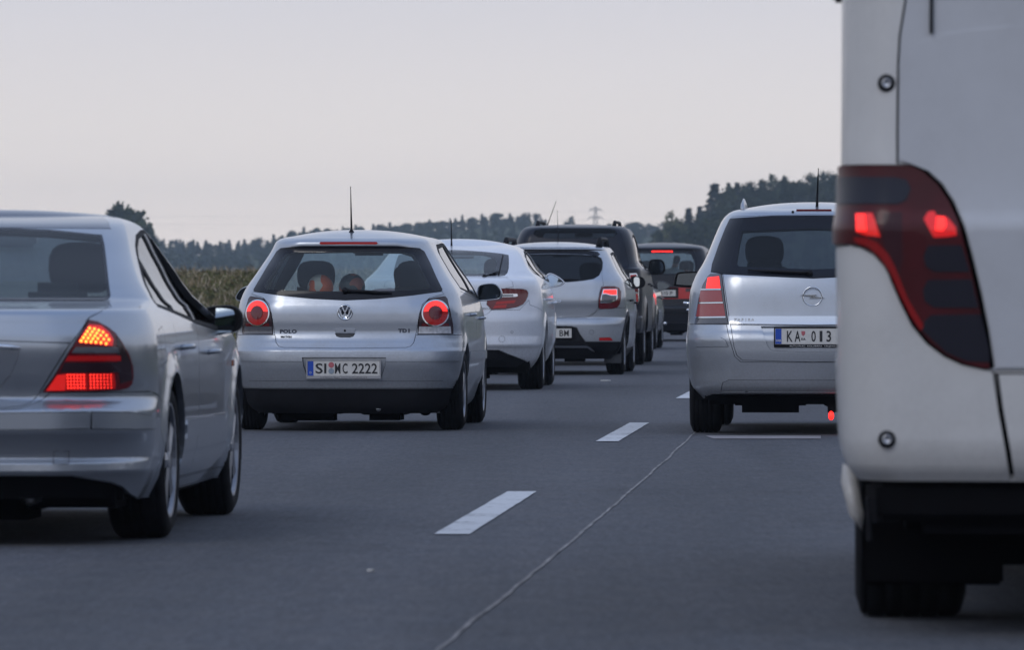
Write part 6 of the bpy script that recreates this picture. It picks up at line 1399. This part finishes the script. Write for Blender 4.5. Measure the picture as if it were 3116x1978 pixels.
# ---------------------------------------------------------------- trees
def leaf_mat(name, c0, c1, sc=.6):
    m = grass_mat(name, c0, c1, None, sc); nt = m.node_tree; b = nt.nodes['Principled BSDF']
    oi = nt.nodes.new('ShaderNodeObjectInfo'); mr = nt.nodes.new('ShaderNodeMapRange'); mr.inputs['To Min'].default_value = .75; mr.inputs['To Max'].default_value = 1.3
    nt.links.new(oi.outputs['Random'], mr.inputs['Value']); vm = nt.nodes.new('ShaderNodeVectorMath'); vm.operation = 'SCALE'
    src = b.inputs['Base Color'].links[0].from_socket; nt.links.new(src, vm.inputs[0]); nt.links.new(mr.outputs[0], vm.inputs['Scale']); nt.links.new(vm.outputs[0], b.inputs['Base Color'])
    return m
M['leaf_dark'] = leaf_mat('conifer_needles', (.012, .022, .016), (.035, .050, .032)); M['leaf'] = leaf_mat('broad_leaves', (.018, .030, .014), (.055, .072, .032)); M['leaf_pale'] = leaf_mat('pale_leaves', (.05, .065, .024), (.14, .14, .055))
M['bark'] = mat('bark', (.035, .028, .022), .9)
def crown_geo(kind, h, w_, n, seed):
    """leaf clumps: many small faces spread through the crown; returns verts, faces"""
    r = np.random.default_rng(seed); P = []
    if kind == 'conifer':
        t = r.uniform(0, 1, n)**1.25; rad = (1-t)*w_*.5*(.72+.28*np.cos(t*34+seed)) + .10*w_*.5
        a = r.uniform(0, 2*PI, n); q = np.sqrt(r.uniform(.1, 1, n)); P = np.stack([np.cos(a)*rad*q, np.sin(a)*rad*q, h*(.12+.88*t) - .12*rad*q], 1)
    else:
        m = 22; cen = []
        for i in range(m):
            a = r.uniform(0, 2*PI); e = r.uniform(0, 1); rr = w_*.5*r.uniform(.25, .78)*math.sqrt(max(.05, 1-(2*e-1)**2)*1.0); cen.append((math.cos(a)*rr, math.sin(a)*rr, h*(.12+.74*e), w_*r.uniform(.13, .24)))
        cen = np.array(cen); k = r.integers(0, m, n); d = r.normal(0, 1, (n, 3)); d /= np.linalg.norm(d, axis=1, keepdims=True); s_ = r.uniform(.35, 1.05, n)[:, None]
        P = cen[k, :3] + d*cen[k, 3][:, None]*s_
    sz = w_*(.085 if kind == 'conifer' else .046)*r.uniform(.6, 1.5, n)[:, None]
    u = r.normal(0, 1, (n, 3)); u /= np.linalg.norm(u, axis=1, keepdims=True); v = r.normal(0, 1, (n, 3)); v /= np.linalg.norm(v, axis=1, keepdims=True)
    V = np.concatenate([P-u*sz, P+v*sz*.8, P+u*sz, P-v*sz*.8], 1).reshape(-1, 3); Fc = np.arange(4*n).reshape(-1, 4)
    return V, Fc
def trunk_geo(h, w_, limbs, seed):
    r = random.Random(seed); mb = MB(); mb.tube([(0,0,-.5), (0,0,h*.35), (.02*h,0,h*.85)], [w_*.035, w_*.026, w_*.006], 6)
    for i in range(limbs):
        a = r.uniform(0, 2*PI); z = h*r.uniform(.28, .6); l = w_*r.uniform(.25, .42); mb.tube([(0,0,z), (math.cos(a)*l*.5, math.sin(a)*l*.5, z+l*.5), (math.cos(a)*l, math.sin(a)*l, z+l*1.0)], [w_*.014, w_*.010, w_*.004], 5)
    return mb
TREES = {}
def tree_proto(kind, h, w_, n, seed, mk):
    k = (kind, seed)
    if k not in TREES:
        V, Fc = crown_geo(kind, h, w_, n, seed); cme = bpy.data.meshes.new('crown'); cme.from_pydata(V.tolist(), [], Fc.tolist()); cme.materials.append(M[mk])
        mb = trunk_geo(h, w_, 0 if kind == 'conifer' else 7, seed); tme = bpy.data.meshes.new('trunk'); tme.from_pydata([tuple(p) for p in mb.v], [], mb.f); tme.materials.append(M['bark'])
        TREES[k] = (cme, tme, h, w_)
    return TREES[k]
def plant(name, proto, x, y, h, label, group=None, wide=1.0, ground=None):
    cme, tme, h0, w0 = proto; z = float(hill(np.float64(x), np.float64(y))) if ground is None else ground
    r = empty(name, (x, y, z - .2), RNG.uniform(0, 2*PI)); s_ = h/h0; r.scale = (s_*wide, s_*wide, s_)
    tag(r, label, 'tree', group)
    for nme, me in (('crown', cme), ('trunk', tme)): o = bpy.data.objects.new(nme, me); COL.objects.link(o); o.parent = r
    return r
con = [tree_proto('conifer', 10, 3.6, 900, s_, 'leaf_dark') for s_ in (1, 2, 3)]; dec = [tree_proto('broad', 10, 7.5, 3200, s_, 'leaf') for s_ in (11, 12, 13)]; pal = [tree_proto('broad', 9, 6, 1100, 21, 'leaf_pale')]
airy = [tree_proto('broad', 11, 8.5, 900, 31, 'leaf')]
def at(px, d): return (px-1558)*d/F_
def top(py, d): return 1.06 + (863-py)*d/F_
# skyline of the far ridge
px = -150.
i = 0
while px < 2010:
    d = RNG.uniform(1930, 2040); x = at(px, d); y_ = skyl(px) + RNG.uniform(-9, 9); conif = px < 860 or RNG.random() < .35
    zt_ = top(y_, d); gz = float(hill(np.float64(x), np.float64(d))); h = max(2.6, zt_-gz)
    lab = 'small bluish conifer on the skyline of the far ridge' if conif else 'small bluish broadleaved tree on the skyline of the far ridge'
    plant('conifer_tree' if conif else 'broadleaf_tree', (con if conif else dec)[i % 3], x, d, h, lab, 'conifers on the far ridge skyline' if conif else 'broadleaved trees on the far ridge skyline', wide=RNG.uniform(1.6, 2.6) if conif else RNG.uniform(1.3, 2.0))
    px += (RNG.uniform(14, 30) if conif else RNG.uniform(26, 44)); i += 1
# named single trees
plant('broadleaf_tree', tree_proto('broad', 11, 9.0, 4600, 41, 'leaf'), at(372, 1000), 1000, top(616, 1000)-0-0, 'dark round tree rising behind the roof of the silver saloon', wide=1.0)
plant('broadleaf_tree', airy[0], at(1738, 1900), 1900, top(652, 1900)-float(hill(np.float64(at(1738,1900)), np.float64(1900))), 'lone airy tree on the skyline left of the pylon')
plant('broadleaf_tree', airy[0], at(2345, 1080), 1080, top(520, 1080)-float(hill(np.float64(at(2345,1080)), np.float64(1080))), 'tall loose broadleaved tree with sky showing through its crown, above the people carrier', wide=1.0)
plant('broadleaf_tree', pal[0], at(2045, 1000), 1000, top(628, 1000)-float(hill(np.float64(at(2045,1000)), np.float64(1000))), 'pale loose young tree at the left end of the near wood', wide=.9)
for p_, py_, l_ in ((2078, 668, 'low pale green tree right of the pale young tree'), (2010, 690, 'low yellow green bush left of the pale young tree')):
    plant('broadleaf_tree', pal[0], at(p_, 980), 980, top(py_, 980)-float(hill(np.float64(at(p_, 980)), np.float64(980))), l_, wide=1.2)
for (p, py, w_, l) in ((2175, 556, 1.15, 'tall broad conifer at the left shoulder of the near wood'), (2217, 553, .62, 'slender conifer right of the tall broad conifer'), (2243, 552, .8, 'conifer beside the slender one in the near wood'), (2096, 630, .85, 'small conifer behind the pale young tree'), (2128, 625, .7, 'thin small conifer left of the tall broad conifer')):
    x = at(p, 1060); plant('conifer_tree', con[0], x, 1060, top(py, 1060)-float(hill(np.float64(x), np.float64(1060))), l, wide=w_*2.3)
px = 2268.
while px < 3250:
    d = RNG.uniform(1050, 1110); x = at(px, d); h = top(skyr(px)+RNG.uniform(-8, 10), d)-float(hill(np.float64(x), np.float64(d)))
    plant('broadleaf_tree', dec[i % 3], x, d, h, 'dark green broadleaved tree on the crest of the near wood', 'broadleaved trees on the near wood crest', wide=.9); px += RNG.uniform(38, 62); i += 1
# the wooded slopes below read as one mass
def mass(name, spots, m, seed, n_leaf):
    Vs = []; Fs = []; k = 0
    geos = {c: [crown_geo(c, 10, 3.6 if c == 'conifer' else 7.5, n_leaf, seed+j) for j in range(3)] for c in ('conifer', 'broad')}
    for (x, y, h, kind, wide) in spots:
        V, Fc = geos[kind][RNG.integers(0, 3)]; s_ = h/10; a = RNG.uniform(0, 2*PI); R_ = np.array([[math.cos(a), -math.sin(a), 0], [math.sin(a), math.cos(a), 0], [0, 0, 1]])
        W_ = (V @ R_.T) * np.array([s_*wide, s_*wide, s_]) + np.array([x, y, float(hill(np.float64(x), np.float64(y)))-h*.22]); Vs.append(W_); Fs.append(Fc+k); k += len(W_)
    V = np.concatenate(Vs); Fc = np.concatenate(Fs); me = bpy.data.meshes.new(name); me.vertices.add(len(V)); me.vertices.foreach_set('co', V.ravel()); me.loops.add(Fc.size); me.loops.foreach_set('vertex_index', Fc.ravel().astype(np.int32))
    me.polygons.add(len(Fc)); me.polygons.foreach_set('loop_start', (np.arange(len(Fc))*4).astype(np.int32)); me.polygons.foreach_set('loop_total', np.full(len(Fc), 4, np.int32)); me.update(); me.validate(); me.materials.append(m)
    o = bpy.data.objects.new(name, me); COL.objects.link(o); o['kind'] = 'stuff'; return o
M['wood'] = grass_mat('woodland_leaves', (.012, .022, .012), (.050, .062, .028), (.026, .038, .018), .12)
sp = []
for d in np.linspace(1400, 1985, 9):
    px = -200.
    while px < 2080:
        sp.append((at(px, d), d + RNG.uniform(-20, 20), RNG.uniform(4.2, 6.2), 'conifer' if RNG.random() < .4 else 'broad', RNG.uniform(1.0, 1.7))); px += RNG.uniform(30, 62)
for d in (1150, 1230, 1300):
    px = -200.
    while px < 1250: sp.append((at(px, d), d, RNG.uniform(4.0, 6.5), 'broad', RNG.uniform(.9, 1.5))); px += RNG.uniform(60, 110)
mass('woodland', sp, M['wood'], 50, 700)
sp = []
for d in np.linspace(800, 1085, 6):
    px = 1930.
    while px < 3300:
        if float(hill(np.float64(at(px, 1085)), np.float64(1085))) > -.2 or d < 900: sp.append((at(px, d), d + RNG.uniform(-12, 12), RNG.uniform(4.2, 7.0)*(.8 if d < 900 else 1), 'conifer' if RNG.random() < .3 else 'broad', RNG.uniform(.8, 1.3)))
        px += RNG.uniform(45, 85)
for d in (1068, 1092, 1104):
    px = 1930.
    while px < 3300: sp.append((at(px, d), d + RNG.uniform(-6, 6), RNG.uniform(2.0, 5.0), 'broad', RNG.uniform(.9, 1.6))); px += RNG.uniform(22, 40)
mass('woodland', sp, M['wood'], 80, 1200)
# roadside woods out of the frame: beside the road and behind the camera (added to darken the reflections in the cars)
sp = []
for y in np.arange(-150, 290, 7.0):
    for sgn in (-1, 1): sp.append((line_x(max(y, 0)) + sgn*RNG.uniform(44, 62) + (8 if sgn > 0 else -8), y, RNG.uniform(9, 13), 'broad', RNG.uniform(.8, 1.1)))
for x in np.arange(-110, 110, 6.0):
    sp.append((x, RNG.uniform(-190, -165), RNG.uniform(10, 14), 'broad', RNG.uniform(.8, 1.1)))
mass('woodland', sp, M['wood'], 120, 1100)
# ---------------------------------------------------------------- pylon and its wires
d = 2600.; X = at(1812, d); M['pylon'] = mat('pylon_steel', (.10, .105, .11), .6, metal=.3)
p = empty('power_pylon', (X, d, 0)); tag(p, 'small lattice power pylon on the skyline above the black pickup', 'pylon')
zt_ = top(629, d); z1 = top(637, d); z2 = top(662, d); zb = 6.
hw = lambda z: .35 + (zt_-z)*.055
mb = MB()
lv = [zb] + list(np.linspace(zb+2, zt_-.8, 10)) + [zt_]
for sx_ in (-1, 1):
    for sy in (-1, 1): mb.tube([(sx_*hw(z)*(0.15 if z == zt_ else 1), sy*hw(z)*.8*(0.15 if z == zt_ else 1), z) for z in lv], .14, 5)
for a, b in zip(lv[:-1], lv[1:]):
    for sy in (-1, 1): mb.tube([(-hw(a), sy*hw(a)*.8, a), (hw(b), sy*hw(b)*.8, b)], .08, 4); mb.tube([(hw(a), sy*hw(a)*.8, a), (-hw(b), sy*hw(b)*.8, b)], .08, 4)
mb.build('tower', M['pylon'], p)
for z, w_ in ((z1, 2.3), (z2, 2.7)):
    mb = MB(); mb.tube([(-w_, 0, z), (w_, 0, z)], .12, 5); mb.tube([(-w_, 0, z), (0, 0, z+.9), (w_, 0, z)], .08, 4)
    for x in (-w_, w_, -w_*.5, w_*.5): mb.tube([(x, 0, z), (x, 0, z-.7)], .11, 5)
    mb.build('crossarm', M['pylon'], p)
for z, xo, sgn in ((z1-.7, 2.3, 1), (z2-.7, 2.7, 1), (z1-.7, -2.3, -1), (z2-.7, -2.7, -1)):
    mb = MB()
    x2 = 62. if sgn > 0 else -262.
    P = [(X + xo + x2*t, d + 40*t*sgn*0, z - 1.6*4*t*(1-t)*1.2) for t in np.linspace(0, 1, 24)]; mb.tube(P, .022, 4)
    o = mb.build('power_line', M['pylon']); tag(o, ('thin power cable running right' if sgn > 0 else 'thin power cable running left') + (' from the upper arm of the pylon' if abs(z-z1+.7) < .1 else ' from the lower arm of the pylon'), 'cable')
for xx in (X+62+2.5, X-262-2.5):
    r_ = empty('power_pylon', (xx, d, 0)); tag(r_, 'farther lattice pylon hidden beyond the trees at the ' + ('right' if xx > X else 'left') + ' end of the power cables', 'pylon')
    mb = MB()
    for sx_ in (-1, 1):
        for sy in (-1, 1): mb.tube([(sx_*hw(z)*.8, sy*hw(z)*.8, z) for z in (zb-2, z2, z1)], .14, 5)
    mb.build('tower', M['pylon'], r_)
    for z in (z1, z2): mb = MB(); mb.tube([(-2.7, 0, z), (2.7, 0, z)], .12, 5); mb.build('crossarm', M['pylon'], r_)

# ---------------------------------------------------------------- things inside the cars
def world(v, x, y, z): return v.root.matrix_basis @ Vector((x, y, z))
C = CAR['polo']
def ball(name, loc, r, c0, c1, label, seed):
    m = bpy.data.materials.new(name); m.use_nodes = True; nt = m.node_tree; b = nt.nodes['Principled BSDF']; N = nt.nodes.new; L = nt.links.new
    tc = N('ShaderNodeTexCoord'); n = N('ShaderNodeTexNoise'); n.inputs['Scale'].default_value = 9; n.inputs['Detail'].default_value = 1; mp = N('ShaderNodeMapping'); mp.inputs['Location'].default_value = (seed, 0, 0); L(tc.outputs['Object'], mp.inputs[0]); L(mp.outputs[0], n.inputs['Vector'])
    r_ = N('ShaderNodeValToRGB'); r_.color_ramp.interpolation = 'CONSTANT'; e = r_.color_ramp.elements; e[0].color = (*c0, 1); e[1].position = .58; e[1].color = (*c1, 1); L(n.outputs['Fac'], r_.inputs[0]); L(r_.outputs[0], b.inputs['Base Color']); b.inputs['Roughness'].default_value = .4
    bm = bmesh.new(); bmesh.ops.create_icosphere(bm, subdivisions=4, radius=r)
    me = bpy.data.meshes.new(name)
    for v_ in bm.verts:                       # shallow panel seams
        a = v_.co.normalized(); s_ = min(abs(math.sin(3*math.atan2(a.y, a.x))), abs(a.z)*2.5, abs(abs(a.z)-.55)*4); v_.co *= 1 - .02*max(0, 1-s_*7)
    bm.to_mesh(me); bm.free(); me.materials.append(m); me.polygons.foreach_set('use_smooth', [True]*len(me.polygons)); o = bpy.data.objects.new(name, me); COL.objects.link(o); o.location = loc; o.rotation_euler = (.4, .3, .5); tag(o, label, 'ball'); return o
tb = C.t['balls']
ball('ball', world(C, tb[0][0]-.002, .70, .94+.094), .094, (.85, .14, .03), (.70, .62, .55), 'orange and white ball behind the rear window of the silver hatchback', 1.0)
ball('ball', world(C, tb[1][0]+.005, .74, .94+.098+.0), .096, (.05, .06, .06), (.42, .10, .05), 'dark ball with red patches beside the orange ball in the silver hatchback', 4.0)
# two people seen through the rear window of the dark people carrier
def person(v, x, y, zs, shirt, label, lean=0.0, hair=(.02,.018,.016)):
    vs = [(0,0,0),(0,.0,.18),(0,-.01,.40),(0,0,.50),(0,.01,.57),(0,.02,.66),(0,.01,.76),
          (.17,0,.44),(.24,.06,.22),(.20,.28,.14),(.16,.40,.22),(-.17,0,.44),(-.24,.06,.22),(-.20,.28,.14),(-.16,.40,.22),
          (.10,.10,-.02),(.12,.48,.0),(.12,.55,-.38),(-.10,.10,-.02),(-.12,.48,.0),(-.12,.55,-.38)]
    rad = [.16,.15,.17,.09,.06,.085,.09,.075,.055,.045,.035,.075,.055,.045,.035,.10,.075,.05,.10,.075,.05]
    ed = [(0,1),(1,2),(2,3),(3,4),(4,5),(5,6),(2,7),(7,8),(8,9),(9,10),(2,11),(11,12),(12,13),(13,14),(0,15),(15,16),(16,17),(0,18),(18,19),(19,20)]
    me = bpy.data.meshes.new('person'); me.from_pydata([(a+lean*c, b, c) for a, b, c in vs], ed, []); o = bpy.data.objects.new('person', me); COL.objects.link(o)
    sm = o.modifiers.new('skin', 'SKIN'); o.modifiers.new('sub', 'SUBSURF').levels = 2; o.modifiers['sub'].render_levels = 2
    for i, r in enumerate(rad): me.skin_vertices[0].data[i].radius = (r, r*.8); me.skin_vertices[0].data[i].use_root = (i == 0)
    dg = bpy.context.evaluated_depsgraph_get(); m2 = bpy.data.meshes.new_from_object(o.evaluated_get(dg)); bpy.data.objects.remove(o)
    skin = mat('skin', (.38, .22, .16), .6); cl = mat('shirt', shirt, .9, noise_amt=.1); hr = mat('hair', hair, .8); m2.materials.clear()
    for q in (skin, cl, hr): m2.materials.append(q)
    for p_ in m2.polygons:
        c = p_.center; p_.material_index = 1 if (c.z < .53 and not (abs(c.y) > .30 and c.z > .1)) else (2 if (c.z > .70 or (c.y < .01 and c.z > .60)) else 0); p_.use_smooth = True
    o = bpy.data.objects.new('person', m2); COL.objects.link(o); o.location = world(v, x, y, zs); o.rotation_euler = (0, 0, v.root.rotation_euler[2]); tag(o, label, 'person')
    for s_ in (1, -1):
        mb = MB()
    return o
person(CAR['van'], .05, 1.62, .83, (.42, .55, .66), 'person in a pale blue shirt seen through the rear window of the dark people carrier', lean=.25)
person(CAR['van'], .36, 2.50, .72, (.03, .03, .035), 'person in dark clothes in the front of the dark people carrier')
person(CAR['sedan'], -.37, 2.30, .48, (.05, .06, .07), 'person in dark clothes driving the silver saloon')
person(CAR['polo'], .28, 1.92, .44, (.03, .03, .04), 'person in dark clothes in the front of the silver hatchback')
# ---------------------------------------------------------------- haze
mb = MB(); mb.box((0, -150, 19), (7100, 5800, 42)); hz = mb.build('haze', None)
m = bpy.data.materials.new('haze'); m.use_nodes = True; nt = m.node_tree; nt.nodes.clear(); o_ = nt.nodes.new('ShaderNodeOutputMaterial'); pv = nt.nodes.new('ShaderNodeVolumePrincipled')
pv.inputs['Color'].default_value = (.74, .87, 1, 1); pv.inputs['Density'].default_value = HAZE; pv.inputs['Anisotropy'].default_value = .2; nt.links.new(pv.outputs[0], o_.inputs['Volume']); hz.data.materials.append(m); hz['kind'] = 'stuff'
